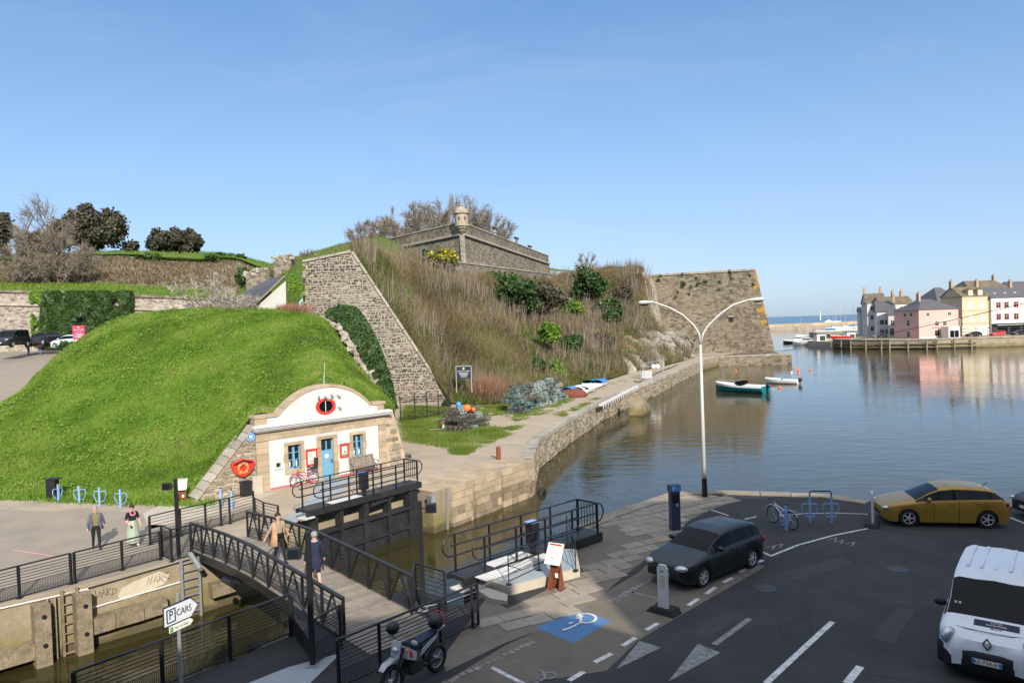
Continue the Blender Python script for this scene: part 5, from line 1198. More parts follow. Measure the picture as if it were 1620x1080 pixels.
MB(m_galv).ext([(-.14, 0, .2), (.16, -.3, .24), (.1, -.3, -.2), (-.06, 0, -.22)], (.2, .12, 0)).build('hood', t, world=False)
t = thing('loose_stones', 'two dark stones lying by the museum buttress', 'stone', here(645, 722, ZM)); rock((0, 0, .1), (.28, .2, .14), 77, m_rock, t, False); rock((.1, -.4, .08), (.2, .15, .1), 78, m_black, t, False)

# bicycle stands: blue posts with a hexagon loop
def bike_stand(px, py, z, rz, label, group):
    p = here(px, py, z); t = thing('bicycle_stand', label, 'bicycle stand', p, rz, group)
    MB(m_blue).box((0, 0, .45), (.075, .075, .9)).build('post', t, world=False); MB(m_black).box((0, 0, .905), (.08, .08, .01)).build('cap', t, world=False)
    hexa = [(-.16, 0, .2), (-.3, 0, .5), (-.26, 0, .68), (.26, 0, .68), (.3, 0, .5), (.16, 0, .2)]
    MB(m_blue).tube([v3(*q)+v3(0, .05, 0) for q in hexa], .02, 6, closed=True).build('loop', t, world=False)
gs = 'blue bicycle stands along the foot of the mound'
bike_stand(93, 794, ZM, 1.35, 'blue bicycle stand right beside the black bin, seen end on', gs)
bike_stand(126, 796.5, ZM, .1, 'blue bicycle stand, the next one along from the black bin', gs)
bike_stand(158, 799.5, ZM, .05, 'blue bicycle stand, middle one behind the man in the jacket', gs)
bike_stand(191, 803, ZM, .0, 'blue bicycle stand nearest the rusty information panel, at the end of its row', gs)
for x, y, l in ((350, 803, 'thin blue marker post by the railing, left one of two'), (367, 806, 'thin blue marker post by the railing, right one of two')):
    t = thing('marker_post', l, 'post', here(x, y, ZM)); MB(m_blue).box((0, 0, .45), (.08, .08, .9)).build('post', t, world=False); MB(m_black).box((0, 0, .92), (.085, .085, .03)).build('cap', t, world=False)
p = here(84, 790, ZM); t = thing('litter_bin', 'black litter bin standing on the grass edge left of the blue stands', 'bin', p)
MB(m_black).box((0, 0, .55), (.46, .4, 1.0)).build('body', t, world=False, bevel=.03); MB(m_black).box((.08, 0, 1.07), (.62, .44, .05)).build('lid', t, world=False)
gs2 = 'blue bicycle stands on the near quay'
bike_stand(1244, 838, 0, .5, 'blue bicycle stand with the white bicycle leaning on it', gs2)
p = here(1282, 826); t = thing('hoop_stand', 'blue twin post hoop stand with a black top bar on the near quay', 'bicycle stand', p, -.1)
a_ = here(1308, 822)-p; Lh = np.linalg.norm(a_)
for x in (0, Lh): MB(m_blue).box((x, 0, .5), (.07, .07, 1.0)).build('post', t, world=False)
MB(m_black).tube([(0, 0, .95), (0, 0, 1.12), (.05, 0, 1.17), (Lh-.05, 0, 1.17), (Lh, 0, 1.12), (Lh, 0, .95)], .025, 6).build('hoop', t, world=False)
for x in (0, Lh): MB(m_blue).tube([(x+q[0], .06, q[2]) for q in [(-.16, 0, .2), (-.3, 0, .5), (-.26, 0, .68), (.26, 0, .68), (.3, 0, .5), (.16, 0, .2)]], .02, 6, closed=True).build('loop', t, world=False)

# direction sign
p = here(288, 1112); t = thing('direction_sign', 'white arrow shaped parking sign for cars on a grey pole in the lower left corner', 'sign', p)
sx = unit(at(303, 950, 0)-at(262, 978, 0)); sp0 = onplane(284, 966, p, (0, 1, 0)); zs = sp0[2]
MB(m_galv).cyl(p, v3(p[0], p[1], zs+.38), .04, n=10).build('pole', t)
ux = unit(v3(.44, .9, 0)); nx = v3(ux[1], -ux[0], 0); f = lambda u, z, o=.05: v3(p[0], p[1], zs)+ux*u+v3(0, 0, z)+nx*o
m_signw = M('sign_white', (.62, .64, .66), .45, .04, 3); m_navy = M('navy_print', (.012, .02, .045), .6, .1, 4)
AR = [(-.5, -.2), (.34, -.2), (.56, 0), (.34, .2), (-.5, .2)]; ux = ux*.78
MB(m_navy).ext([f(u*1.03, z*1.08, .045) for u, z in AR], nx*.02).build('border', t)
MB(m_signw).ext([f(u*.99, z*.94, .066) for u, z in AR], nx*.006).build('panel', t)
Rs = np.stack([ux, v3(0, 0, 1), nx], 1)
mb = MB(m_navy)
for a, b in (((-.42, -.13), (-.17, -.13)), ((-.17, -.13), (-.17, .13)), ((-.17, .13), (-.42, .13)), ((-.42, .13), (-.42, -.13))): mb.bar(f(*a, .075), f(*b, .075), .018, .018)
mb.build('frame_square', t)
text('P', .26, m_navy, Rs, f(-.295, 0, .075), t); text('CARS', .2, m_navy, Rs, f(.11, 0, .075), t)
MB(m_paper).ext([f(u, z, .06) for u, z in ((-.36, -.36), (.3, -.36), (.4, -.29), (.3, -.22), (-.36, -.22))], nx*.01).build('small_panel', t)
MB(m_green).ext([f(u, z, .071) for u, z in ((-.34, -.35), (-.24, -.35), (-.24, -.24), (-.34, -.24))], nx*.003).build('pictogram', t); text('Parc du Génie', .075, m_green, Rs, f(.02, -.29, .073), t)

# ------------------------------------------------------------------ vehicles
def car_paint(name, c, metal=.3, rough=.3):
    t = NT(name); co = t.coord(); n1 = t.noise(co, 2, 4)
    t.b.inputs['Coat Weight'].default_value = .22; t.b.inputs['Coat Roughness'].default_value = .08
    return t.out(t.ramp(n1, [(.3, mul(c, .93)), (.7, mul(c, 1.05))]), rough, metal, .5)
m_gold = car_paint('gold_car_paint', (.34, .2, .028), .25, .32); m_dgreen = car_paint('dark_green_car_paint', (.003, .008, .0075), .05, .4); m_vanw = car_paint('white_van_paint', (.62, .65, .68), 0, .4)
m_dgrey = car_paint('dark_car_paint', (.02, .02, .025), .3, .3); m_redcar = car_paint('red_car_paint', (.55, .03, .03), 0, .35); m_silver = car_paint('silver_car_paint', (.4, .42, .44), .5, .35)
m_carglass = M('car_glass', (.006, .008, .01), .04, .1, 1, spec=.12); m_trim = M('black_trim', (.015, .015, .016), .6, .15, 6); m_lens = M('headlamp_lens', (.5, .52, .55), .08, .1, 6, metal=.5, spec=.9); m_taillens = M('tail_lens', (.4, .01, .01), .2, .1, 6); m_rim = M('alloy_rim', (.5, .5, .51), .4, .08, 8, metal=.25)
m_under = M('underbody', (.008, .008, .008), .9)
def wheel_mesh(r, w, spokes, steel=False):
    ty = MB(m_rubber).lathe([(r*.66, -w/2), (r*.93, -w/2), (r, -w*.33), (r, w*.33), (r*.93, w/2), (r*.66, w/2)], 28, R=np.array([[1, 0, 0], [0, 0, 1], [0, -1, 0]], float), caps=False)
    rm = MB(m_rim); o = -w*.42
    rm.torus((0, o, 0), r*.63, r*.05, 24, 6, ax=(0, 1, 0))
    for i in range(spokes):
        a = 2*math.pi*i/spokes; d = v3(math.cos(a), 0, math.sin(a)); rm.bar(v3(0, o, 0)+d*r*.08, v3(0, o+.02, 0)+d*r*.62, r*.16, .03, up=(0, 1, 0))
    rm.cyl((0, o-.01, 0), (0, o+.03, 0), r*.16, n=12)
    bk = MB(m_under).lathe([(0, w*.12), (r*.68, w*.12)], 24, R=np.array([[1, 0, 0], [0, 0, 1], [0, -1, 0]], float))
    return ty, rm, bk
def car(name, label, cat, loc, rz, paint, L, W_, wb, fo, r, sh, rf, zb, ws, side, rear, tum=.74, group=None, bumper=None, spokes=7, belt_drop=0.0, head=None, tail=None, plate=None, detail=True, nst=70, arch=1.12):
    """sh, rf: shoulder and roof lines as (x from the nose, z); ws, rear: x-ranges of windscreen and rear window on the roof line; side: list of x-ranges of side glass"""
    t = thing(name, label, cat, loc, rz, group); ax = [fo, fo+wb]
    xs = sorted(set([0, .03, .08, .15, .25]+list(np.linspace(.35, L-.3, nst))+[L-.2, L-.12, L-.06, L-.02, L]+[a+r*arch*math.cos(q) for a in ax for q in np.linspace(0, math.pi, 13)]+[e for s_ in side for e in s_]+list(ws)+list(rear)))
    shx, shz = zip(*sh); rfx, rfz = zip(*rf); secs = []
    for x in xs:
        zs = float(np.interp(x, shx, shz)); zt = max(float(np.interp(x, rfx, rfz)), zs+.015); e = min(x, L-x)
        w = W_/2*(1-.30*max(0, 1-e/.55)**2.2) if x < L/2 else W_/2*(1-.16*max(0, 1-e/.4)**2.2)
        zl = zb+ (.12*max(0, 1-e/.25)**1.5)
        for a in ax:
            dd = (r*arch)**2-(x-a)**2
            if dd > 0: zl = max(zl, r+math.sqrt(dd)-.01)
        zl = min(zl, zs-.05); k = min(1, max(0, (zt-zs)/.3)); zm = zl+(zs-zl)*.55
        w5 = w*(.90+(tum-.90)*k); z5 = zs+(zt-zs)*(.62+.27*k); p4 = (w*.955, zs); p5 = (w5, z5)
        b_ = lambda f: (p4[0]+(p5[0]-p4[0])*f+.02*k*math.sin(math.pi*f), p4[1]+(p5[1]-p4[1])*f)
        secs.append([(w-.16, min(zl+.02, zs-.04)), (w*.985, zl), (w, zm), (w*.99, zs-.05 if zs-.05 > zm else zm+.005), p4, b_(.07), b_(.88), p5, (w5*.86, zt-.25*(zt-z5)), (w5*.45, zt-.04*(zt-zs)*k), (0, zt)])
    parts = {}
    def put(part, mat, q):
        mb = parts.setdefault(part, MB(mat)); mb.add(q, [(0, 1, 2, 3)])
    for i in range(len(xs)-1):
        xm = (xs[i]+xs[i+1])/2; a, b = secs[i], secs[i+1]
        for j in range(10):
            part, mat = 'body', paint
            wi = next((n_ for n_, (s0, s1) in enumerate(side) if s0 <= xm <= s1), None)
            if j == 5 and wi is not None: part, mat = 'side_window', m_carglass
            elif j in (4, 5) and ws[0] <= xm <= rear[1] and j == 5 and detail: part, mat = 'window_pillar', m_trim
            elif j >= 7 and ws[0] <= xm <= ws[1]: part, mat = 'windscreen', m_carglass
            elif j >= 7 and rear[0] <= xm <= rear[1]: part, mat = 'rear_window', m_carglass
            elif j <= 1 and bumper and (xm < bumper or xm > L-bumper): part, mat = 'bumper', m_trim
            for s in (1, -1):
                q = [(L/2-xs[i], s*a[j][0], a[j][1]), (L/2-xs[i], s*a[j+1][0], a[j+1][1]), (L/2-xs[i+1], s*b[j+1][0], b[j+1][1]), (L/2-xs[i+1], s*b[j][0], b[j][1])]
                put((part, s, wi) if part == 'side_window' else part, mat, q if s < 0 else q[::-1])
    for i, s in ((0, 1), (len(xs)-1, -1)):
        q = [(L/2-xs[i], y, z) for y, z in secs[i]]+[(L/2-xs[i], -y, z) for y, z in secs[i][::-1][1:]]
        mb = parts['body']; mb.add(q, [list(range(len(q)))[::s]])
    for nm, mb in parts.items():
        o = mb.build(nm if isinstance(nm, str) else nm[0], t, world=False); me = o.data
        import bmesh
        bm = bmesh.new(); bm.from_mesh(me); bmesh.ops.remove_doubles(bm, verts=bm.verts, dist=.0008); bmesh.ops.recalc_face_normals(bm, faces=bm.faces); bm.to_mesh(me); bm.free()
        me.polygons.foreach_set('use_smooth', [True]*len(me.polygons)); me.set_sharp_from_angle(angle=rad(38))
    MB(m_under).box((0, 0, (zb+.45)/2+.08), (L-.5, W_-.42, .5-.08)).build('chassis', t, world=False)
    ty, rm, bk = wheel_mesh(r, .2, spokes); first = None
    for a in ax:
        for s in (1, -1):
            wh = bpy.data.objects.new('wheel', first.data if first else None) if first else ty.build('wheel', t, world=False)
            if first: COL.objects.link(wh); wh.parent = t
            wh.location = (L/2-a, -s*(W_/2-.11), r); wh.rotation_euler = (0, 0, 0 if s > 0 else math.pi)
            if not first:
                first = wh; rim = rm.build('rim', wh, world=False); hub = bk.build('brake_disc', wh, world=False)
            else:
                for c_ in (rim, hub): d_ = bpy.data.objects.new(c_.name.split('.')[0], c_.data); COL.objects.link(d_); d_.parent = wh
    if head:
        hx, hy, hz, sx_, sy_, sz_ = head
        for s in (1, -1): MB(m_lens).ball((L/2-hx, s*hy, hz), (sx_, sy_, sz_), 12, R=np.array([[math.cos(.5*s), -math.sin(.5*s), 0], [math.sin(.5*s), math.cos(.5*s), 0], [0, 0, 1]])).build('headlight', t, world=False, smooth=True)
    if tail:
        hx, hy, hz, sx_, sy_, sz_ = tail
        for s in (1, -1): MB(m_taillens).ball((-L/2+hx, s*hy, hz), (sx_, sy_, sz_), 10).build('tail_light', t, world=False, smooth=True)
    if detail:
        xm, zm = ws[0]+.42, float(np.interp(ws[0]+.4, shx, shz))+.1
        for s in (1, -1):
            MB(paint if bumper is None else m_trim).ball((L/2-xm, s*(W_/2+.07), zm), (.07, .13, .085), 10).build('wing_mirror', t, world=False, smooth=True)
        for s in (1, -1):                                          # door gaps and handles
            mb = MB(m_trim)
            for x in [side[0][0]+.25]+[s_[1]+.02 for s_ in side[:2]]:
                i = int(np.argmin([abs(q-x) for q in xs])); sec = secs[i]
                mb.tube([(L/2-xs[i], s*(sec[k_][0]+.003), sec[k_][1]) for k_ in (1, 2, 3, 4)], .006, 4)
            mb.build('door_gap', t, world=False)
            for x in [s_[1]-.22 for s_ in side[:2]]:
                zz = float(np.interp(x, shx, shz))-.1; MB(paint).box((L/2-x, s*(W_/2+.0), zz), (.17, .03, .03)).build('door_handle', t, world=False)
        MB(m_black).cyl((L/2-rear[0]+.15, 0, float(np.interp(rear[0]-.15, rfx, rfz))), (L/2-rear[0]-.02, 0, float(np.interp(rear[0]-.15, rfx, rfz))+.16), .012, n=5).build('aerial', t, world=False)
        mb = MB(m_trim); mb.box((L/2-.012, 0, zb+.2), (.05, W_*.5, .12)); mb.build('lower_grille', t, world=False)
    if plate:
        x_, z_ = plate[1], plate[2]; nm = MB(m_paper).box((L/2+x_, 0, z_), (.012, .52, .11)).build('number_plate', t, world=False)
        MB(m_bluep).box((L/2+x_+.002, -.235, z_), (.012, .045, .108)).build('plate_band', nm, world=False); MB(m_bluep).box((L/2+x_+.002, .235, z_), (.012, .045, .108)).build('plate_band', nm, world=False)
        if plate[0]: text(plate[0], .105, m_navy, basis((0, 1, 0), (0, 0, 1)), (L/2+x_+.007, 0, z_), nm, 'lettering', .001, world=False)
    return t
def heading(front, rearp): d = np.asarray(front)-np.asarray(rearp); return math.atan2(d[1], d[0])
# gold hatchback, seen from its left... it faces left along the water
gf, gr = at(1433, 832, 0), at(1558, 835, 0); hd = heading(gf, gr); hd_v = v3(math.cos(hd), math.sin(hd), 0); side_v = v3(-hd_v[1], hd_v[0], 0)
mid = (gf+gr)/2; s_ = 1 if np.dot(side_v, -mid) > 0 else -1
gold_loc = mid-side_v*s_*.78+hd_v*(.0)+hd_v*(.5*(4.26)-.86-1.31)
hatch = dict(L=4.26, W_=1.79, wb=2.62, fo=.86, r=.325, zb=.19, sh=[(0, .62), (.12, .72), (.5, .82), (1.2, .92), (2.0, .97), (3.3, 1.02), (4.0, 1.04), (4.26, .92)], rf=[(0, .66), (.12, .76), (.6, .9), (1.12, 1.0), (1.5, 1.2), (1.95, 1.41), (2.4, 1.475), (3.0, 1.46), (3.5, 1.41), (3.8, 1.33), (4.1, 1.06), (4.26, .94)], ws=(1.12, 1.93), side=[(1.45, 2.52), (2.6, 3.4), (3.46, 3.68)], rear=(3.8, 4.08))
gold = car('parked_car', 'gold five door hatchback parked along the water facing left', 'car', gold_loc, hd, m_gold, head=(.2, .66, .67, .24, .12, .075), tail=(.1, .74, .88, .08, .16, .09), spokes=5, **hatch); gold.scale = (.97,)*3
mb = MB(m_trim); mb.box((2.09, 0, .62), (.06, .9, .09)); mb.build('grille', gold, world=False); mb = MB(m_chrome); mb.cyl((2.125, 0, .63), (2.135, 0, .63), .06, n=14); mb.build('badge', gold, world=False)
ff, fr_ = at(1107, 930, 0), at(1190, 897, 0); hd = heading(ff, fr_); hd_v = v3(math.cos(hd), math.sin(hd), 0); side_v = v3(-hd_v[1], hd_v[0], 0); mid = (ff+fr_)/2; s_ = 1 if np.dot(side_v, v3(1, 0, 0)) > 0 else -1
h2_ = dict(L=4.15, W_=1.735, wb=2.51, fo=.84, r=.315, zb=.2, sh=[(0, .6), (.1, .7), (.5, .8), (1.2, .9), (2.0, .95), (3.3, .98), (3.95, .98), (4.15, .88)], rf=[(0, .64), (.1, .74), (.6, .87), (1.15, .98), (1.5, 1.17), (1.95, 1.38), (2.4, 1.45), (3.1, 1.44), (3.6, 1.4), (3.85, 1.33), (4.06, 1.0), (4.15, .9)], ws=(1.15, 1.93), side=[(1.5, 2.45), (2.53, 3.25), (3.31, 3.62)], rear=(3.85, 4.05))
gc = car('parked_car', 'dark green hatchback parked in the bay facing the camera', 'car', mid-side_v*s_*.76+hd_v*(2.075-.84-1.255), hd, m_dgreen, head=(.12, .6, .66, .13, .2, .095), tail=(.1, .72, .8, .08, .14, .12), plate=('', .005, .42), spokes=6, **h2_); gc.scale = (.96,)*3
mb = MB(m_trim); mb.box((2.04, 0, .64), (.06, .75, .09)); mb.build('grille', gc, world=False); mb = MB(m_chrome); mb.cyl((2.07, 0, .645), (2.08, 0, .645), .055, n=14); mb.build('badge', gc, world=False)
for s in (1, -1):
    for y in (.52, .68): MB(m_chrome).ball((1.955-abs(y-.6)*.15, s*y, .665), (.1, .075, .075), 10).build('lamp_reflector', gc, world=False, smooth=True)
# dark car whose nose just enters at the right edge
dc = at(1608, 817, 0); d2 = dict(hatch); hdg = math.pi+.05
car('parked_car', 'black car with only its nose showing at the right edge behind the gold car', 'car', dc+v3(2.15, -.3, 0), hdg, m_dgrey, head=(.2, .66, .67, .24, .12, .075), tail=(.1, .74, .88, .08, .16, .09), plate=('', .01, .45), **d2)
# white van
vp = at(1562, 1047, .5); vh = math.atan2(-.79, -.62); vf = v3(math.cos(vh), math.sin(vh), 0)
vl = 4.2
van = car('white_van', 'white panel van with black bumper heading towards the camera at the lower right', 'van', (vp-vf*(vl/2))*v3(1, 1, 0), vh, m_vanw, L=vl, W_=1.83, wb=2.70, fo=.86, r=.31, zb=.2,
          sh=[(0, .62), (.1, .8), (.35, .93), (.95, 1.05), (1.6, 1.08), (4.0, 1.08), (4.2, 1.0)], rf=[(0, .66), (.08, .86), (.35, 1.0), (.8, 1.12), (1.25, 1.42), (1.65, 1.68), (2.0, 1.79), (3.0, 1.83), (4.0, 1.8), (4.14, 1.4), (4.2, 1.05)], ws=(.8, 1.66), side=[(1.2, 2.1), (2.2, 2.21), (2.22, 2.23)], rear=(4.08, 4.14), tum=.84, bumper=.42, head=(.2, .70, .84, .2, .13, .17), tail=(.06, .8, 1.0, .06, .1, .25), plate=('AZ-724-XV', .065, .5), spokes=8)
yy = np.linspace(-.93, .93, 17); MB(m_trim).grid([[v3(vl/2+.05-.34*(abs(y)/.93)**2.6-(.05 if k in (0, 4) else 0), y, z) for y in yy] for k, z in enumerate((.2, .3, .5, .64, .68))]).build('front_bumper', van, world=False, smooth=True)
for y in (-.55, -.28, 0, .28, .55): MB(m_vanw).bar((vl/2-2.15, y, 1.803), (vl/2-3.9, y, 1.815), .05, .018).build('roof_rib', van, world=False)
mb = MB(m_trim); mb.tube([(vl/2-.42, -.72, 1.0), (vl/2-.33, -.4, 1.0), (vl/2-.3, 0, 1.005), (vl/2-.33, .4, 1.0), (vl/2-.42, .72, 1.0)], .008, 4); mb.build('bonnet_gap', van, world=False)
# lozenge badge and dealer strip on the bonnet
lz = MB(m_chrome)
for a, b in (((0, .11), (.075, 0)), ((.075, 0), (0, -.11)), ((0, -.11), (-.075, 0)), ((-.075, 0), (0, .11))): lz.bar((vl/2-.02, a[0], .86+a[1]), (vl/2-.02, b[0], .86+b[1]), .03, .03)
lz.build('badge', van, world=False)
Rb = np.stack([v3(0, 1, 0), unit(v3(-.85, 0, .36)), unit(np.cross((0, 1, 0), unit(v3(-.85, 0, .36))))], 1); cb = v3(vl/2-.58, .12, 1.082)
st2 = MB(m_navy).box(cb, (.8, .17, .012), R=Rb).build('dealer_strip', van, world=False)
text('CYCLES', .06, m_paper, Rb, cb+Rb[:, 1]*.035+Rb[:, 2]*.008, st2, world=False); text('AUTONOMES', .06, m_paper, Rb, cb-Rb[:, 1]*.035+Rb[:, 2]*.008, st2, world=False); text('BELLE ILE', .05, m_navy, Rb, cb-Rb[:, 1]*.13+Rb[:, 2]*.002, van, world=False)
for y, z in ((-.66, .0), (-.58, .0)): MB(m_paper).box((vl/2-1.02, y, 1.285), (.02, .05, .05)).build('windscreen_sticker', van, world=False)
# far vehicles on the climbing road
p = atd(18, 549, 80); car('dark_van', 'black people carrier parked in front of the pale rampart at the far left', 'van', p, -1.45, m_dgrey, L=4.6, W_=1.9, wb=2.9, fo=.9, r=.34, zb=.22, sh=[(0, .7), (.2, .9), (1.0, 1.05), (4.6, 1.1)], rf=[(0, .74), (.2, .94), (.95, 1.12), (1.7, 1.8), (2.2, 1.95), (4.4, 1.93), (4.6, 1.2)], ws=(.95, 1.7), side=[(1.4, 2.4), (2.5, 3.4), (3.5, 4.2)], rear=(4.4, 4.5), tum=.84, nst=24, head=(.15, .7, .85, .12, .16, .09), plate=('', .02, .5))
p = atd(112, 551, 78); car('white_car', 'white car parked half hidden behind the red sign and the mound', 'car', p, math.pi-.35, m_vanw, nst=24, head=(.2, .66, .67, .24, .12, .075), **hatch)
p = atd(70, 545, 84); car('silver_car', 'dark small car parked behind the two distant walkers', 'car', p, math.pi-.5, m_dgrey, nst=20, **hatch)

# ------------------------------------------------------------------ two wheels
def bicycle(label, loc, rz, frame, lean=0.0, seat=False, basket=False):
    t = thing('bicycle', label, 'bicycle', loc, rz); wx = (-.52, .52); r = .33
    tl = lambda p: (p[0], p[1]+p[2]*math.sin(lean), p[2]*math.cos(lean))
    def tb(pts, rr, mat, nm, par=t): m_ = MB(mat).tube([tl(p) for p in pts], rr, 6); return m_.build(nm, par, world=False)
    for x in wx:
        w = MB(m_rubber); w.torus(tl((x, 0, r)), r-.02, .02, 26, 6, ax=(0, math.cos(lean), -math.sin(lean))); w = w.build('wheel', t, world=False)
        sp = MB(m_galv); sp.torus(tl((x, 0, r)), r-.045, .008, 24, 4, ax=(0, math.cos(lean), -math.sin(lean)))
        for i in range(12): a = 2*math.pi*i/12; sp.tube([tl((x, 0, r)), tl((x+(r-.04)*math.cos(a), 0, r+(r-.04)*math.sin(a)))], .0035, 3)
        sp.build('rim', w, world=False)
        tb([(x+(r+.03)*math.cos(a), 0, r+(r+.03)*math.sin(a)) for a in np.linspace(.3, 2.6, 8)], .014, frame, 'mudguard')
    A_, B_, Cc, D_ = (-.52, 0, r), (-.12, 0, .28), (-.25, 0, .78), (.36, 0, .82)
    mb = MB(frame)
    for a, b, rr in ((B_, (.37, 0, .72), .028), (Cc, B_, .022), (A_, B_, .013), (A_, (-.22, 0, .66), .012), ((-.2, 0, .6), (.36, 0, .76), .02), (D_, (.4, 0, .62), .024), ((.4, 0, .62), (.52, 0, r), .018)): mb.tube([tl(a), tl(b)], rr, 6)
    mb.build('frame', t, world=False)
    tb([(.34, -.28, .98), (.3, -.12, 1.02), (.36, 0, .98), (.3, .12, 1.02), (.34, .28, .98)], .014, m_black, 'handlebar'); tb([D_, (.36, 0, .99)], .016, m_galv, 'stem')
    for s in (-1, 1): tb([(.36, s*.28, .98), (.25, s*.31, .97)], .02, m_black, 'grip')
    mb = MB(m_black); mb.ball(tl((-.3, 0, .9)), (.13, .075, .035), 10); mb.tube([tl((-.27, 0, .7)), tl((-.29, 0, .88))], .015, 6); mb.build('saddle', t, world=False)
    mb = MB(m_galv); mb.torus(tl((-.12, .04, .28)), .085, .01, 14, 4, ax=(0, 1, 0)); mb.tube([tl((-.12, -.06, .28)), tl((-.02, -.06, .14))], .01, 4); mb.tube([tl((-.12, .06, .28)), tl((-.22, .06, .42))], .01, 4); mb.box(tl((-.0, -.1, .13)), (.09, .06, .02)); mb.box(tl((-.23, .1, .43)), (.09, .06, .02)); mb.build('crankset', t, world=False)
    mb = MB(m_galv); mb.bar(tl((-.85, -.06, .7)), tl((-.35, -.06, .7)), .012); mb.bar(tl((-.85, .06, .7)), tl((-.35, .06, .7)), .012); mb.bar(tl((-.8, 0, .7)), tl((-.56, 0, .36)), .012); mb.build('rear_rack', t, world=False)
    if seat:
        mb = MB(m_gate); mb.ext([tl(p) for p in ((-.75, -.15, .78), (-.45, -.15, .78), (-.45, -.15, .86), (-.68, -.15, .9), (-.74, -.15, 1.35), (-.84, -.15, 1.33))], (0, .3, 0)); mb.build('child_seat', t, world=False)
    if basket:
        mb = MB(m_black); mb.box(tl((.55, 0, .85)), (.26, .34, .22)); mb.build('basket', t, world=False)
    return t
m_redbike = M('red_frame', (.42, .02, .05), .35, .08, 5); m_whitebike = M('white_frame', (.55, .58, .6), .35, .08, 5)
bicycle('red bicycle with a child seat leaning against the white museum wall', F3(1.72, ZM, .42), math.atan2(-FD[1], -FD[0]), m_redbike, -.12, True)
bw = (at(1222, 825, 0)+at(1257, 838, 0))/2
bicycle('white city bicycle leaning on the blue stand at the near quay', bw, heading(at(1222, 825, 0), at(1257, 838, 0)), m_whitebike, .1)

# motorbike
mp_ = at(690, 1062, 0); mf = at(622, 1102, 0); md = unit(mf-mp_); t = thing('motorbike', 'white and black trail motorbike with two helmets parked by the railing', 'motorbike', (mp_+mf)/2*v3(1, 1, 0)+md*.0, math.atan2(md[1], md[0]))
B = lambda mat: MB(mat); q = dict(parent=t, world=False); wb2, R1, R2 = .69, .34, .31
for x, r, nm in ((wb2, R1, 'front'), (-wb2, R2, 'rear')):
    w = B(m_rubber).torus((x, 0, r), r-.05, .055, 30, 8, ax=(0, 1, 0)); w = w.build('wheel', **q)
    rm = MB(m_galv).torus((x, 0, r), r-.1, .012, 26, 5, ax=(0, 1, 0))
    for i in range(16): a = 2*math.pi*i/16; rm.tube([(x, .04*(-1)**i, r), (x+(r-.1)*math.cos(a), 0, r+(r-.1)*math.sin(a))], .004, 3)
    rm.cyl((x, -.06, r), (x, .06, r), .05, n=10); rm.build('rim', w, world=False)
for s in (-1, 1): B(m_black).tube([(wb2, s*.1, R1), (.42, s*.1, .98)], [.03, .027], 8).build('fork', **q)
m_bikew = M('bike_white', (.42, .43, .45), .4, .06, 5)
B(m_bikew).ext([(.98, -.07, .66), (.88, -.09, .74), (.62, -.09, .80), (.45, -.06, .74), (.45, .06, .74), (.62, .09, .80), (.88, .09, .74), (.98, .07, .66)], (-.01, 0, .02)).build('front_mudguard', **q)
B(m_bikew).ext([(.55, -.11, .82), (.5, -.13, 1.08), (.48, -.08, 1.13), (.48, .08, 1.13), (.5, .13, 1.08), (.55, .11, .82)], (.03, 0, .01)).build('headlight_cowl', **q)
B(m_lens).ball((.56, 0, .95), (.06, .09, .075), 12).build('headlight', smooth=True, **q)
B(m_black).tube([(.3, -.4, 1.1), (.36, -.25, 1.12), (.4, -.1, 1.06), (.4, .1, 1.06), (.36, .25, 1.12), (.3, .4, 1.1)], .014, 8).build('handlebar', **q)
for s in (-1, 1):
    B(m_bikew).ball((.36, s*.38, 1.12), (.03, .1, .06), 10).build('hand_guard', smooth=True, **q); B(m_orange).ball((.42, s*.22, .95), (.03, .05, .025), 8).build('indicator', smooth=True, **q)
B(m_black).tube([(.38, 0, .92), (.2, 0, .62), (.1, 0, .38), (-.2, 0, .33), (-.3, 0, .45), (-.25, 0, .72), (.3, 0, .85)], .035, 8).build('frame', **q)
B(m_bikew).ext([(.36, -.14, .72), (.1, -.15, .6), (.05, -.15, .76), (.3, -.16, .95)], (0, .3, 0)).build('tank_fairing', **q); B(m_red).ext([(.3, -.165, .74), (.2, -.165, .7), (.2, -.165, .8), (.27, -.165, .88)], (0, .33, 0)).build('tank_flash', **q)
B(m_navy).ext([(.22, -.11, .9), (-.1, -.14, .84), (-.6, -.12, .92), (-.62, -.1, .97), (-.1, -.13, .91), (.2, -.1, .98)], (0, .25, 0)).build('seat', **q)
for s in (-1, 1): B(m_bikew).ext([(-.05, s*.12, .62), (-.1, s*.13, .76), (-.66, s*.09, .94), (-.6, s*.1, .84)], (0, .02*s, 0)).build('side_panel', **q)
B(m_bikew).ext([(-.55, -.08, .9), (-.95, -.06, .95), (-.95, .06, .95), (-.55, .08, .9)], (0, 0, .025)).build('tail_mudguard', **q); B(m_taillens).box((-.93, 0, .92), (.04, .1, .05)).build('tail_light', **q)
en = B(m_gate); en.box((.05, 0, .42), (.36, .26, .24)); en.cyl((.12, 0, .5), (.2, 0, .72), .11, n=12)
for i in range(5): en.cyl((.12+.016*i, 0, .52+.04*i), (.125+.016*i, 0, .535+.04*i), .135, n=12)
en.build('engine', **q); B(m_chrome).cyl((.04, -.16, .4), (.04, -.13, .4), .09, n=14).build('engine_cover', **q)
B(m_black).tube([(.22, -.1, .6), (.28, -.13, .45), (.1, -.15, .3), (-.3, -.15, .42), (-.75, -.15, .62)], [.02, .022, .025, .04, .045], 8).build('exhaust', **q)
for s in (-1, 1): B(m_black).bar((-.2, s*.09, .36), (-wb2, s*.1, R2), .04, .05).build('swing_arm', **q)
B(m_black).tube([(-.0, -.14, .32), (.02, -.36, .02)], .014, 6).build('kick_stand', **q)
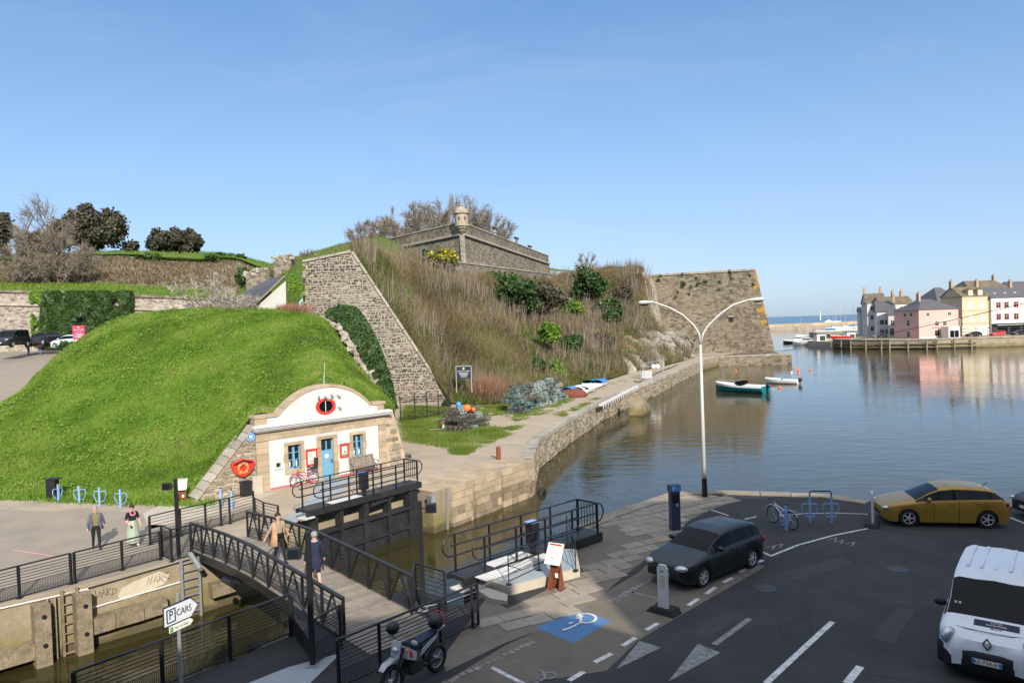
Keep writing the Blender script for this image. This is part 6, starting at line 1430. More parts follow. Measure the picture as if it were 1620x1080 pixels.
mx = t; Mx = Matrix.Translation(t.location) @ t.rotation_euler.to_matrix().to_4x4()
def helmet(lp, label, mat, band, r=.15):
    w = Mx @ Vector(lp); h = thing('helmet', label, 'helmet', w, t.rotation_euler[2]); MB(mat).ball((0, 0, 0), (r*1.12, r*.95, r), 16).build('shell', h, world=False, smooth=True)
    MB(m_carglass).ball((.03, 0, -.01), (r*1.06, r*.86, r*.45), 14).build('visor', h, world=False, smooth=True)
    if band: MB(m_red).torus((-.05, 0, .04), r*.97, .012, 20, 5, ax=(1, 0, .2)).build('trim_stripe', h, world=False)
helmet((.32, -.3, 1.28), 'small black helmet hung on the handlebar of the motorbike', m_black, False, .14)
helmet((-.72, .0, 1.13), 'big black helmet with red edge on the tail of the motorbike', m_gate, True, .18)
# ------------------------------------------------------------------ people
def person(label, loc, rz, h, pose, mats, hair='short', hairmat=None, coat=None, skirt=None, bag=None, extra=None, group=None):
    """pose: dict of joint positions (fractions of height, x forward, y left); one skinned body, clothing and hair as children"""
    t = thing('person', label, 'person', loc, rz, group); J = dict(
        pel=(0, 0, .52), wst=(.0, 0, .61), chs=(.012, 0, .725), nck=(.004, 0, .835), hd0=(.012, 0, .875), hd1=(.012, 0, .925), hd2=(.004, 0, .965),
        hl=(0, .05, .50), kl=(.09, .055, .285), al=(.12, .06, .045), tl=(.20, .07, .02), hr=(0, -.05, .50), kr=(.0, -.055, .28), ar=(-.11, -.06, .06), tr=(-.03, -.07, .02),
        sl=(0, .098, .805), el=(-.03, .15, .64), wl=(.04, .165, .50), pl=(.055, .165, .455), sr=(0, -.098, .805), er=(.02, -.15, .64), wr=(.08, -.165, .51), pr=(.1, -.165, .465))
    J.update(pose); names = list(J)
    R_ = dict(pel=.078, wst=.068, chs=.08, nck=.03, hd0=.043, hd1=.056, hd2=.044, hl=.062, kl=.036, al=.024, tl=.02, hr=.062, kr=.036, ar=.024, tr=.02, sl=.044, el=.029, wl=.019, pl=.02, sr=.044, er=.029, wr=.019, pr=.02)
    E_ = [('pel', 'wst', 'top'), ('wst', 'chs', 'top'), ('chs', 'nck', 'top'), ('nck', 'hd0', 'skin'), ('hd0', 'hd1', 'skin'), ('hd1', 'hd2', 'skin'), ('pel', 'hl', 'legs'), ('hl', 'kl', 'legs'), ('kl', 'al', 'shin'), ('al', 'tl', 'shoe'),
          ('pel', 'hr', 'legs'), ('hr', 'kr', 'legs'), ('kr', 'ar', 'shin'), ('ar', 'tr', 'shoe'), ('chs', 'sl', 'top'), ('sl', 'el', 'top'), ('el', 'wl', 'arm'), ('wl', 'pl', 'skin'), ('chs', 'sr', 'top'), ('sr', 'er', 'top'), ('er', 'wr', 'arm'), ('wr', 'pr', 'skin')]
    P = {n: v3(*J[n])*h for n in names}
    me = bpy.data.meshes.new('tmp'); me.from_pydata([tuple(P[n]) for n in names], [(names.index(a), names.index(b)) for a, b, c in E_], [])
    o = bpy.data.objects.new('tmp', me); COL.objects.link(o); md_ = o.modifiers.new('skin', 'SKIN'); md_.use_smooth_shade = True
    for i, n in enumerate(names):
        sv = me.skin_vertices[0].data[i]; sv.radius = (R_[n]*h, R_[n]*h); sv.use_root = (n == 'pel')
    ss = o.modifiers.new('sub', 'SUBSURF'); ss.levels = 2; ss.render_levels = 2
    bpy.context.view_layer.update()
    m2 = bpy.data.meshes.new_from_object(o.evaluated_get(bpy.context.evaluated_depsgraph_get())); bpy.data.objects.remove(o)
    V = np.array([v.co[:] for v in m2.vertices]); Fc = [list(p.vertices) for p in m2.polygons]
    mb = MB(); keys = [k for k in mats]; ctr = np.array([V[f].mean(0) for f in Fc]); best = np.full(len(Fc), 9e9); tagi = ['top']*len(Fc)
    for a, b, c in E_:
        A_, B_ = P[a], P[b]; d = B_-A_; u = np.clip(((ctr-A_)@d)/(d@d), 0, 1); ds = np.linalg.norm(ctr-(A_+u[:, None]*d), axis=1)-.0*h
        ds = ds-(R_[a]*(1-u)+R_[b]*u)*h
        for i in np.where(ds < best)[0]: best[i] = ds[i]; tagi[i] = c
    for i, f in enumerate(Fc):
        if abs(ctr[i][1]) < .085*h and .44*h < ctr[i][2] < .66*h and tagi[i] in ('top', 'legs'): tagi[i] = 'top' if ctr[i][2] > .545*h else 'legs'
    for f, c in zip(Fc, tagi): mb.add([], [], mats[c]); mb.f.append(f); mb.mi.append(mb._k(mats[c]))
    mb.v = [tuple(v) for v in V]
    for s in ('l', 'r'):                                            # four curled fingers of different lengths and a thumb at the side of the palm
        w, p = P['w'+s], P['p'+s]; d = unit(p-w); sd = unit(np.cross(d, (0, 1, 0))); sd = sd if sd[0] > 0 else -sd; inn = unit(np.cross(d, sd))*(1 if s == 'r' else -1)
        for i, l in enumerate((.040, .046, .043, .034)):
            q = p+sd*(.5-i/3)*.022*h; mb.tube([q-d*.012*h, q+d*l*.45*h, q+d*l*.85*h+inn*.008*h], [.0062*h, .0055*h, .0042*h], 5, mats['skin'])
        q = w+d*.014*h+sd*.014*h; mb.tube([q, q+sd*.014*h+d*.014*h, q+sd*.017*h+d*.034*h], [.0068*h, .006*h, .0045*h], 5, mats['skin'])
    hd = P['hd1']
    mb.ball(hd+v3(.055, 0, -.006)*h, (.012*h, .008*h, .014*h), 6, mats['skin'])
    for s in (1, -1): mb.ball(hd+v3(-.002, s*.054, -.004)*h, (.012*h, .006*h, .017*h), 6, mats['skin'])
    body = mb.build('body', t, world=False, smooth=True)
    for s in (1, -1): MB(m_black).ball(hd+v3(.05, s*.021, .008)*h, (.006*h, .008*h, .005*h), 6).build('eye', t, world=False)
    MB(m_redlip).ball(hd+v3(.05, 0, -.03)*h, (.007*h, .014*h, .004*h), 6).build('mouth', t, world=False)
    hm = hairmat; hb = MB(hm)
    hb.ball(hd+v3(-.014, 0, .016)*h, (.058*h, .06*h, .058*h), 14)
    if hair == 'bun': hb.ball(hd+v3(-.03, 0, .075)*h, (.028*h, .028*h, .026*h), 10)
    if hair == 'long': hb.ball(hd+v3(-.035, 0, -.03)*h, (.035*h, .055*h, .075*h), 12)
    hb.build('hair', t, world=False, smooth=True)
    if coat:                                                       # open coat: two front panels and a back, hanging from the shoulders
        m_, zl, fl = coat; cb_ = MB(m_); n = 18; rows_ = []
        for k, (z, rx, ry) in enumerate(((.815, .045, .115), (.76, .085, .135), (.66, .085, .125), (.56, .095, .13), (zl, .105+fl, .14+fl))):
            rows_.append([v3(rx*math.cos(a)*h, ry*math.sin(a)*h, z*h) for a in np.linspace(.55, 2*math.pi-.55, n)])
        cb_.grid(rows_); o_ = cb_.build('coat', t, world=False, smooth=True); sm = o_.modifiers.new('solid', 'SOLIDIFY'); sm.thickness = .012
    if skirt:
        m_, z0_, r0_ = skirt; sb_ = MB(m_); n = 28; rows_ = []
        for k, (z, r_) in enumerate(((.62, .075), (.56, .093), (.4, r0_*.8), (.2, r0_*.95), (z0_, r0_))):
            rows_.append([v3((r_*(1+.07*math.sin(7*a+k))*.95*math.cos(a)+.02*(1-z))*h, r_*(1+.07*math.sin(7*a))*math.sin(a)*h, z*h) for a in np.linspace(0, 2*math.pi, n)])
        sb_.grid(rows_).build('skirt', t, world=False, smooth=True)
    if extra: extra(t, P, h)
    return t
m_redlip = M('lips', (.4, .14, .12), .6); m_hgrey = M('grey_hair', (.25, .245, .235), .8, .2, 30); m_hdark = M('dark_hair', (.03, .018, .012), .6, .2, 30)
m_jacket = M('grey_blue_jacket', (.085, .1, .14), .9, .15, 8); m_khaki = M('khaki_shirt', (.18, .145, .09), .9, .1, 8); m_dark = M('dark_cloth', (.014, .014, .017), .9, .15, 8); m_sage = M('sage_skirt', (.3, .35, .28), .9, .1, 6)
m_camel = M('camel_coat', (.42, .26, .15), .9, .1, 8); m_leop = M('spotted_blouse', (.3, .24, .17), .9, .6, 30); m_navyc = M('navy_cloth', (.02, .024, .05), .9, .15, 8); m_denim = M('denim', (.1, .17, .33), .9, .15, 8); m_offw = M('white_cloth', (.7, .67, .62), .9, .08, 8)
m_shoe = M('dark_shoe', (.02, .016, .014), .6)
def look(px): return px
pm_ = at(153, 868, ZM); pw_ = at(211, 863, ZM)
mm = dict(top=m_khaki, legs=m_dark, shin=m_dark, shoe=m_shoe, arm=m_jacket, skin=m_skin)
person('grey haired man in a blue grey jacket and dark trousers walking on the plaza', pm_, -1.0, 1.68, dict(el=(-.05, .155, .65), wl=(-.08, .19, .52), pl=(-.085, .195, .475)), mm, 'short', m_hgrey, coat=(m_jacket, .46, .02))
def glasses(t, P, h):
    MB(m_black).box(P['hd1']+v3(.056, 0, .01)*h, (.01*h, .075*h, .02*h)).build('sunglasses', t, world=False)
    MB(M('pink_print', (.6, .2, .28), .8)).torus(P['chs']+v3(.03, 0, .06)*h, .052*h, .016*h, 16, 5, ax=(.75, 0, .65)).build('necklace_print', t, world=False)
    MB(m_black).box(P['pr']+v3(.0, .0, -.02)*h, (.05*h, .02*h, .05*h)).build('phone', t, world=False)
person('woman in black top, long sage skirt and white shoes on the plaza', pw_, -.75, 1.62, dict(wr=(.12, -.1, .54), pr=(.14, -.08, .52)), dict(top=m_dark, legs=m_dark, shin=m_skin, shoe=m_offw, arm=m_skin, skin=m_skin), 'bun', m_hdark, skirt=(m_sage, .10, .15), extra=glasses)
def bumbag(t, P, h): MB(m_black).box(P['wst']+v3(.085, 0, -.03)*h, (.05*h, .13*h, .065*h)).build('waist_bag', t, world=False); MB(m_rust).torus(P['wst']+v3(0, 0, -.01)*h, .085*h, .008*h, 20, 4, sx=2).build('belt', t, world=False)
pc = onplane(442, 884, bp_(2, BW*.55, 0), bnv); pc[2] = float(deckz(np.dot(pc-bl0, bd)))+.025
person('woman in an open camel coat and spotted blouse walking over the footbridge', pc, math.atan2(bd[1], bd[0])+.1, 1.68, dict(el=(-.04, .17, .66), wl=(-.02, .22, .54), pl=(-.01, .235, .5), er=(-.05, -.17, .65), wr=(-.1, -.22, .53), pr=(-.115, -.235, .49)), dict(top=m_leop, legs=m_dark, shin=m_dark, shoe=m_shoe, arm=m_camel, skin=m_skin), 'long', m_hdark, coat=(m_camel, .38, .05), extra=bumbag)
def tiedj(t, P, h):
    cb_ = MB(m_navyc); n = 20; rows_ = []
    for z, r_ in ((.555, .09), (.50, .105), (.43, .11), (.36, .1)): rows_.append([v3(r_*.8*math.cos(a)*h, r_*math.sin(a)*h, (z+.02*math.sin(3*a))*h) for a in np.linspace(1.0, 2*math.pi-1.0, n)])
    cb_.grid(rows_).build('tied_jacket', t, world=False, smooth=True)
    MB(m_bluegrey).torus(P['nck']+v3(.0, 0, -.005)*h, .045*h, .02*h, 16, 6).build('scarf', t, world=False, smooth=True)
pd_ = onplane(500, 928, bp_(4, BW*.45, 0), bnv); pd_[2] = float(deckz(np.dot(pd_-bl0, bd)))+.025
person('person in navy pullover and shorts with jacket tied round the waist on the footbridge', pd_, math.atan2(-bd[1], -bd[0])-.35, 1.72, dict(), dict(top=m_navyc, legs=m_navyc, shin=m_skin, shoe=m_shoe, arm=m_navyc, skin=m_skin), 'short', m_hgrey, extra=tiedj)
def rucksack(m_):
    def f(t, P, h): MB(m_).ball(P['chs']+v3(-.1, 0, -.01)*h, (.06*h, .085*h, .11*h), 12).build('rucksack', t, world=False, smooth=True)
    return f
def hill_at(px, py, Y): return atd(px, py, Y)
person('distant walker in a navy jacket with a dark rucksack on the uphill road', atd(45, 562, 84), 1.75, 1.78, dict(), dict(top=m_navyc, legs=m_denim, shin=m_denim, shoe=m_shoe, arm=m_navyc, skin=m_skin), 'short', m_hdark, extra=rucksack(m_dark))
person('distant walker in a white top with a red rucksack on the uphill road', atd(64, 560.5, 84.5), 1.75, 1.7, dict(), dict(top=m_offw, legs=m_denim, shin=m_denim, shoe=m_shoe, arm=m_offw, skin=m_skin), 'short', m_hgrey, extra=rucksack(m_red))

# signs in the distance
p = atd(126, 556, 66); t = thing('red_sign', 'pink red notice sign standing on the far edge of the green mound', 'sign', p)
W2 = 18.5/1150*66/2; Z0, Z1 = atd(126, 537, 66)[2]-p[2], atd(126, 515, 66)[2]-p[2]
m_pink = M('pink_red_sign', (.68, .05, .13), .5, .05, 3)
MB(m_pink).box((0, 0, (Z0+Z1)/2), (2*W2, .05, Z1-Z0)).build('panel', t, world=False)
for s in (-1, 1): MB(m_galv).cyl((s*W2*.8, .05, 0), (s*W2*.8, .05, Z1), .03, n=6).build('post', t, world=False)
MB(m_paper).ball((0, -.03, Z1-.17), (.07, .01, .07), 10).build('emblem', t, world=False)
text('GRANDE PORTE', .13, m_paper, basis((1, 0, 0)), (0, -.03, Z1-.38), t, world=False); text('Citadelle', .12, m_paper, basis((1, 0, 0)), (0, -.03, Z1-.55), t, world=False)
for i in range(3): MB(m_paper).box((.1, -.03, Z1-.75-.14*i), (.5, .006, .05)).build('text_line', t, world=False); MB(m_bluep).box((-.28, -.03, Z1-.75-.14*i), (.2, .006, .1)).build('pictogram', t, world=False)
p = atd(734, 602, 74.5); t = thing('black_sign', 'black notice board with white lettering standing in the scrub by the raking wall', 'sign', p)
W2 = 24/1150*74.5/2; Z1 = atd(734, 579, 74.5)[2]-p[2]
MB(m_navy).box((0, 0, Z1-.62), (2*W2, .05, 1.25)).build('panel', t, world=False)
MB(m_galv).bar((-W2, -.0, Z1), (W2, 0, Z1), .07, .07).build('frame', t, world=False)
for s in (-1, 1): MB(m_galv).box((s*W2, 0, Z1/2-.6), (.07, .07, Z1+1.2)).build('post', t, world=False)
MB(m_paper).ball((0, -.03, Z1-.25), (.1, .01, .1), 10).build('emblem', t, world=False)
text('CITADELLE VAUBAN', .14, m_paper, basis((1, 0, 0)), (0, -.03, Z1-.5), t, world=False)
for i in range(4): MB(m_paper).box((0, -.03, Z1-.68-.13*i), (1.0-.12*i, .006, .035)).build('text_line', t, world=False)

# ------------------------------------------------------------------ fence and lobster pots on the museum quay
fz = [at(x, y, ZM) for x, y in ((634, 668), (657, 664.5), (676, 661.5), (694, 658), (711, 655))]
t = thing('iron_fence', 'tall black iron bar fence in front of the raking wall', 'fence', fz[0])
for p in fz: MB(m_black).box(p+v3(0, 0, 1.15), (.09, .09, 2.3)).build('post', t)
for a, b in zip(fz[:-1], fz[1:]):
    for z in (.25, 1.75): MB(m_black).bar(a+v3(0, 0, z), b+v3(0, 0, z), .035).build('rail', t)
    for i in range(1, 11): p = lerp(a, b, i/11); MB(m_black).tube([p+v3(0, 0, .1), p+v3(0, 0, 1.95), p+v3(0, 0, 2.08)], [.013, .013, .002], 5).build('bar', t)
def creel_proto(cols, seed):
    """D-shaped lobster pot: wooden base slats, hoops and netting"""
    rg = np.random.default_rng(seed); t = thing('lobster_pot', 'lobster pot', 'lobster pot', (0, 0, 0)); L, r = .75, .24
    fr, ne = cols; mb = MB(fr)
    for x in (-L/2, 0, L/2): mb.tube([(x, r*math.cos(a), .05+.40*max(0, math.sin(a))) for a in np.linspace(-.05, math.pi+.05, 9)], .022, 5)
    for y in (-r, -.08, .08, r): mb.bar((-L/2-.03, y, .03), (L/2+.03, y, .03), .05, .04)
    for a in (.5, 1.57, 2.64): mb.tube([(-L/2, r*math.cos(a), .05+.4*math.sin(a)), (L/2, r*math.cos(a), .05+.4*math.sin(a))], .02, 4)
    mb.build('frame', t, world=False)
    P = []; A_ = []; B_ = []
    for i in range(90):
        a = rg.uniform(0, math.pi); x = rg.uniform(-L/2, L/2); p = v3(x, r*.97*math.cos(a), .05+.385*math.sin(a)); d = v3(0, -math.sin(a), math.cos(a)); e = v3(1, 0, 0)*rg.choice([-1, 1])
        q = unit(d*.6+e*.7); P.append(p); A_.append(np.cross(q, v3(0, math.cos(a), math.sin(a)))*.016); B_.append(q*.24)
    for x in (-L/2, L/2):
        for i in range(16): q = unit(v3(0, rg.normal(), rg.normal())); P.append(v3(x, rg.uniform(-.2, .2), rg.uniform(.05, .35))); A_.append(np.cross(q, (1, 0, 0))*.014); B_.append(q*.22)
    soup('netting', np.array(P), np.array(A_), np.array(B_), ne, None, t, world=False)['kind'] = 'stuff'
    return t
n_bl = MT('blue_net', [(0, (.03, .09, .1)), (.5, (.09, .24, .24)), (1, (.36, .5, .46))], .8); n_gr = MT('green_net', [(0, (.05, .1, .08)), (.5, (.2, .32, .26)), (1, (.6, .66, .56))], .8); n_gy = MT('grey_net', [(0, (.03, .03, .03)), (.5, (.14, .13, .11)), (1, (.5, .47, .4))], .8)
f_d = M('creel_dark', (.05, .045, .04), .9, .3, 6, obr=.4); f_g = M('creel_grey', (.3, .32, .31), .9, .3, 6, obr=.3)
protos = {'grey': creel_proto((f_d, n_gy), 1), 'blue': creel_proto((f_d, n_bl), 2), 'green': creel_proto((f_g, n_gr), 3)}; usedp = set()
def pot(kind, loc, rz, label, group):
    pr = protos[kind]
    if kind not in usedp:
        usedp.add(kind); pr.location = tuple(loc); pr.rotation_euler = (0, 0, rz); pr['label'] = label; pr['group'] = group; return pr
    return dup(pr, loc, rz, label, group)
rg = np.random.default_rng(44); c0, c1 = at(722, 684, ZM), at(776, 672, ZM); d = unit(c1-c0); nn = v3(-d[1], d[0], 0); L = np.linalg.norm(c1-c0)
nL = int(L/.8)
for k in range(4):
    for j in range(3):
        if k == 3 and j == 0: continue
        for i in range(nL-(k >= 2)):
            p = c0+d*(.4+.8*i+.25*(k % 2))+nn*(.5*j+.05*k)+v3(0, 0, .42*k)+v3(rg.normal(0, .03), rg.normal(0, .03), 0)
            pot('grey' if rg.random() < .85 else 'green', p, math.atan2(d[1], d[0])+rg.normal(0, .08)+(1.57 if i == 0 and k < 2 else 0), 'grey weathered lobster pot in the small stack on the grass', 'lobster pots in the small grey stack')
bst, bsd, bsn = c0, d, nn; a0 = at(700, 672, ZM)
for i in range(3): pot('grey', a0+v3(.1+.75*i, -.1*i, 0), rg.normal(0, .3), 'flat grey lobster pot lying in the grass left of the small stack', 'lobster pots lying beside the small stack')
b0, b1 = at(818, 655, ZM), at(896, 630, ZM); d = unit(b1-b0); nn = v3(-d[1], d[0], 0); L = np.linalg.norm(b1-b0); nI = int(L/.95)
for k in range(5):
    for j in range(3):
        for i in range(nI):
            if k > 2 and (j == 0 or i < 1): continue
            if j == 2 and k < 2: continue
            f = i/nI; kind = 'blue' if rg.random() < (.75 if f < .3 else .18) else ('green' if rg.random() < .25+.6*f else 'grey')
            p = b0+d*(.45+.95*i+.3*rg.random())+nn*(.62*j+.05*k)+v3(0, 0, (.42+.03*(i % 3))*k)+v3(rg.normal(0, .13), rg.normal(0, .13), 0)
            if k > 1 and rg.random() < .16: continue
            pot(kind, p, math.atan2(d[1], d[0])+rg.normal(0, .3)+(1.57 if rg.random() < .4 else 0), '%s netted lobster pot in the long tall stack along the hillside' % kind, '%s lobster pots in the long stack' % kind)
def blob(name, label, cat, P, r, mat, n=12, seed=0):
    mb = MB(mat).ball((0, 0, 0), r, n); rg_ = np.random.default_rng(seed); mb.v = [tuple(np.array(v)*(1+rg_.normal(0, .05))) for v in mb.v]
    o = mb.build(name, smooth=True); o.location = tuple(P); return tag(o, label, cat)
pz = lambda x, y: at(x, y, ZM)
b = bst+bsd*(nL*.4)+bsn*.45+v3(0, 0, 1.62); blob('fishing_float', 'big orange float lying on the small grey pot stack', 'float', b, .3, m_orange)
blob('fishing_float', 'small orange float beside the big one on the pot stack', 'float', b+v3(.5, -.1, -.12), .16, m_orange)
blob('fishing_float', 'red float on top of the long green pot stack', 'float', atd(868, 624, 84), .25, m_orange)
blob('fishing_float', 'pale pink float stuck between the grey pots', 'float', at(755, 664, ZM)+v3(0, -.5, .55), .14, m_paper)
blob('net_bundle', 'blue net bundle on top of the small pot stack', 'net', bst+bsd*(nL*.35)+bsn*1.1+v3(0, 0, 1.85), (.22, .2, .3), m_bluep, 10, 3)
blob('net_bundle', 'blue tarpaulin bundle at the left end of the long pot stack', 'net', atd(810, 630, 79), (.7, .5, .4), M('turq_net', (.03, .2, .32), .8, .4, 6), 14, 4)
blob('net_bundle', 'dark red heap of fishing net behind the white boats', 'net', pz(908, 628)+v3(0, 0, .3), (1.5, .9, .6), M('red_net', (.16, .05, .035), .9, .5, 5), 16, 5)
t = thing('wooden_offcut', 'grey board with a white float lying on the grass', 'board', pz(690, 681)); MB(m_wood).box((0, 0, .12), (1.1, .3, .05), rz=.2).build('board', t, world=False); MB(m_paper).ball((.6, 0, .25), (.12, .12, .3), 8).build('float', t, world=False); MB(m_gorse if False else m_orange).ball((.45, .3, .5), .1, 8).build('cap', t, world=False)

# ------------------------------------------------------------------ boats
def boat(label, loc, rz, L, B_, hull, deck, cat='boat', screen=True, engine=True, fenders=0, fb=.75, stripe=None, cuddy=True, group=None, canopy=None):
    t = thing('motor_boat', label, cat, loc, rz, group); n = 18; rows_ = []
    for i in range(n+1):
        f = i/n; x = -L/2+L*f; w = B_/2*(1-max(0, (f-.45)/.55)**2.3)*(.9+.1*min(1, f/.2)); sheer = fb*(1+.5*max(0, f-.35)**1.5); ke = -.3+.35*max(0, (f-.75)/.25)**2
        rows_.append([v3(x+.25*max(0, f-.8)*k_, s*w*q, z_) for s, q, z_, k_ in ((-1, 1, sheer, 1), (-1, .93, sheer*.55, .7), (-1, .72, .05, .2), (-1, .0, ke, 0), (1, .0, ke, 0), (1, .72, .05, .2), (1, .93, sheer*.55, .7), (1, 1, sheer, 1))])
    hb = MB(hull).grid(rows_); hb.add(rows_[0], [list(range(8))]); hb.build('hull', t, world=False, smooth=40)
    if stripe:
        top_ = MB(stripe)
        for s in (0, 7): top_.grid([[r_[s]*v3(1, 1.012, 1)+v3(0, 0, .02), lerp(r_[s], r_[1 if s == 0 else 6], .55)*v3(1, 1.03, 1)] for r_ in rows_])
        top_.build('gunwale_stripe', t, world=False)
    dk = MB(deck); hi = [r_ for r_ in rows_ if r_[0][0] > (-.02*L if cuddy else L*.3)]
    for a, b in zip(hi[:-1], hi[1:]):
        up = lambda p, k=.0: p+v3(0, 0, k)
        ca, cb2 = (a[0]+a[7])/2+v3(0, 0, .18), (b[0]+b[7])/2+v3(0, 0, .18)
        dk.add([a[0], b[0], cb2, ca], [(0, 1, 2, 3)]); dk.add([a[7], b[7], cb2, ca], [(3, 2, 1, 0)])
    lo_ = [r_ for r_ in rows_ if r_[0][0] <= (.02*L if cuddy else L*.36)]
    for a, b in zip(lo_[:-1], lo_[1:]):
        dk.add([a[0]*v3(1, .85, .5), b[0]*v3(1, .85, .5), b[7]*v3(1, .85, .5), a[7]*v3(1, .85, .5)], [(0, 1, 2, 3)])
        for s in (0, 7): dk.add([a[s], b[s], b[s]*v3(1, .85, 1), a[s]*v3(1, .85, 1)], [(0, 1, 2, 3)]); dk.add([a[s]*v3(1, .85, 1), b[s]*v3(1, .85, 1), b[s]*v3(1, .85, .5), a[s]*v3(1, .85, .5)], [(0, 1, 2, 3)])
    dk.build('deck', t, world=False)
    if screen:
        w = B_*.36; MB(m_carglass).add([(.02*L+.5, -w*.6, fb+.16), (.02*L+.5, w*.6, fb+.16), (.0*L, w*.75, fb+.62), (.0*L, -w*.75, fb+.62), (-.1*L, -w, fb+.5), (-.05*L, -w, fb+.05), (-.1*L, w, fb+.5), (-.05*L, w, fb+.05)], [(0, 1, 2, 3), (0, 3, 4, 5), (1, 7, 6, 2)]).build('windscreen', t, world=False)
        MB(m_galv).tube([(.0*L, -w*.75, fb+.63), (.0*L, w*.75, fb+.63)], .025, 5).build('screen_frame', t, world=False)
        MB(deck).box((-.12*L, 0, fb*.75), (.4, B_*.5, .5)).build('console', t, world=False); MB(m_offw).box((-.32*L, 0, fb*.72), (.5, B_*.7, .35)).build('seat', t, world=False)
        MB(m_galv).tube([(.2*L, -B_*.36, fb+.12), (.2*L, -B_*.36, fb+.45), (.4*L, -B_*.15, fb+.6), (.46*L, 0, fb+.62), (.4*L, B_*.15, fb+.6), (.2*L, B_*.36, fb+.45), (.2*L, B_*.36, fb+.12)], .018, 5).build('bow_rail', t, world=False)
    if engine:
        MB(m_black).ball((-L/2-.3, 0, fb+.05), (.32, .22, .3), 10).build('outboard', t, world=False, smooth=True); MB(m_black).bar((-L/2-.2, 0, fb), (-L/2-.3, 0, -.3), .18, .14).build('outboard_leg', t, world=False)
    for i in range(fenders): MB(m_navy).tube([(-.32*L+.26*L*i, -B_/2*1.06, z) for z in (.75, .68, .3, .22)], [.03, .12, .12, .03], 8).build('fender', t, world=False)
    if canopy: MB(canopy).box((-.15*L, 0, fb+.75), (L*.3, B_*.75, 1.3)).build('wheelhouse', t, world=False); MB(m_carglass).box((-.15*L, 0, fb+1.05), (L*.305, B_*.76, .4)).build('window_band', t, world=False)
    return t
m_teal = M('teal_hull', (.0, .16, .19), .3, .06, 3, spec=.5); m_gel = M('white_gelcoat', (.78, .78, .75), .35, .04, 3, spec=.5)
b0, b1 = at(1131, 617.5, ZW), at(1214, 622, ZW); bc = (b0+b1)/2
d = (b0-b1); boat('teal and white motor boat moored near the sea bastion, larger of the two moored boats', bc, math.atan2(d[1], d[0]), 7.7, 2.7, m_teal, m_gel, stripe=m_gel, fenders=3, fb=.95)
b0, b1 = at(1212, 606, ZW), at(1262, 607, ZW); d = b0-b1; boat('small white open boat moored just behind the teal motor boat', (b0+b1)/2, math.atan2(d[1], d[0]), 4.8, 1.9, m_gel, m_gel, fb=.6, cuddy=True, screen=False)
for i, (x, y, lab) in enumerate(((1164, 587, 'orange mooring buoy in front of the bastion ledge'), (1252, 590, 'white buoy to the upper right of the small boat'), (1257, 583, 'red buoy farthest up beyond the small white boat'), (1263, 586.5, 'pale red buoy, middle one of the cluster off the ledge'), (1263, 591.5, 'orange buoy closest to the outboard of the small white boat'), (1282, 586, 'lone orange buoy out on the blue water'), (1233, 614, 'orange buoy between the two moored boats'), (1266, 602, 'orange float at the stern of the small white boat'))):
    p = at(x, y, ZW); o = MB([m_orange, m_paper, m_orange, m_orange, m_orange, m_orange, m_orange, m_orange][i]).ball((0, 0, .08), (.2, .2, .22), 12).build('mooring_buoy', smooth=True); o.location = tuple(p); tag(o, lab, 'buoy', 'mooring buoys off the bastion')
# boats hauled out under covers on the long quay
def covered(px, py, w, label, mat, rz, L=4.2, hull=m_gel):
    p = at(px, py, ZM); t = thing('dinghy', label, 'dinghy', p, rz); n = 10; rows_ = []
    for i in range(n+1):
        f = i/n; x = -L/2+L*f; wd = w/2*(1-max(0, (f-.5)/.5)**2.2); rows_.append([v3(x, wd*c, .15+.75*s) for c, s in ((-1, .55), (-.95, .8), (-.5, 1.0), (0, 1.08), (.5, 1.0), (.95, .8), (1, .55))])
    MB(mat).grid(rows_).build('cover', t, world=False, smooth=True); lo_ = [[r_[0], r_[0]*v3(1, .7, .3), r_[0]*v3(1, 0, .1)-v3(0, 0, 0), r_[6]*v3(1, .7, .3), r_[6]] for r_ in rows_]; MB(hull).grid(lo_).add(lo_[0], [(0, 1, 2, 3, 4)]).build('hull', t, world=False)
    for x in (-L*.3, L*.2): MB(m_wood).box((x, 0, .05), (.15, w*.8, .12)).build('chock', t, world=False)
ang = math.atan2(*(unit(edge_long[4]-edge_long[2])[[1, 0]]))
covered(905, 624, 1.7, 'dinghy under a bright blue cover, the closest one to the pot stack', m_bluep, ang, 3.4)
covered(918, 622, 2.0, 'white covered boat hauled out, left one of the white pair', m_offw, ang, 4.2); covered(928, 621, 2.0, 'white hull boat hauled out beside the quay path, right one of the white pair', m_gel, ang, 4.4)
covered(938, 611, 1.7, 'dinghy under a teal cover behind the white boats', m_teal, ang, 3.8); covered(950, 611, 1.7, 'dinghy under a light blue cover, last one in the row', M('light_blue_cover', (.05, .18, .5), .7), ang, 3.8)
t = thing('site_barrier', 'pale barrier frame with two round signs at the far end of the quay path', 'barrier', at(1030, 597, ZM)); p0_ = at(1019, 600, ZM)-at(1030, 597, ZM); p1_ = at(1050, 590, ZM)-at(1030, 597, ZM)
for p in (p0_, p1_): MB(m_galv).cyl(p, p+v3(0, 0, 2.2), .05, n=6).build('post', t, world=False)
MB(m_galv).cyl(p0_+v3(0, 0, 2.1), p1_+v3(0, 0, 2.1), .05, n=6).build('bar', t, world=False); MB(m_galv).box((p0_*.7+v3(0, -.1, .6)), (1.6, .08, 1.1)).build('panel', t, world=False)
for x in (.2, .8): MB(m_paper).lathe([(0, 0), (.3, 0), (.3, .03), (0, .03)], 14, c=(x+.2, -.1, 1.6), R=basis((1, 0, 0))).build('round_sign', t, world=False)
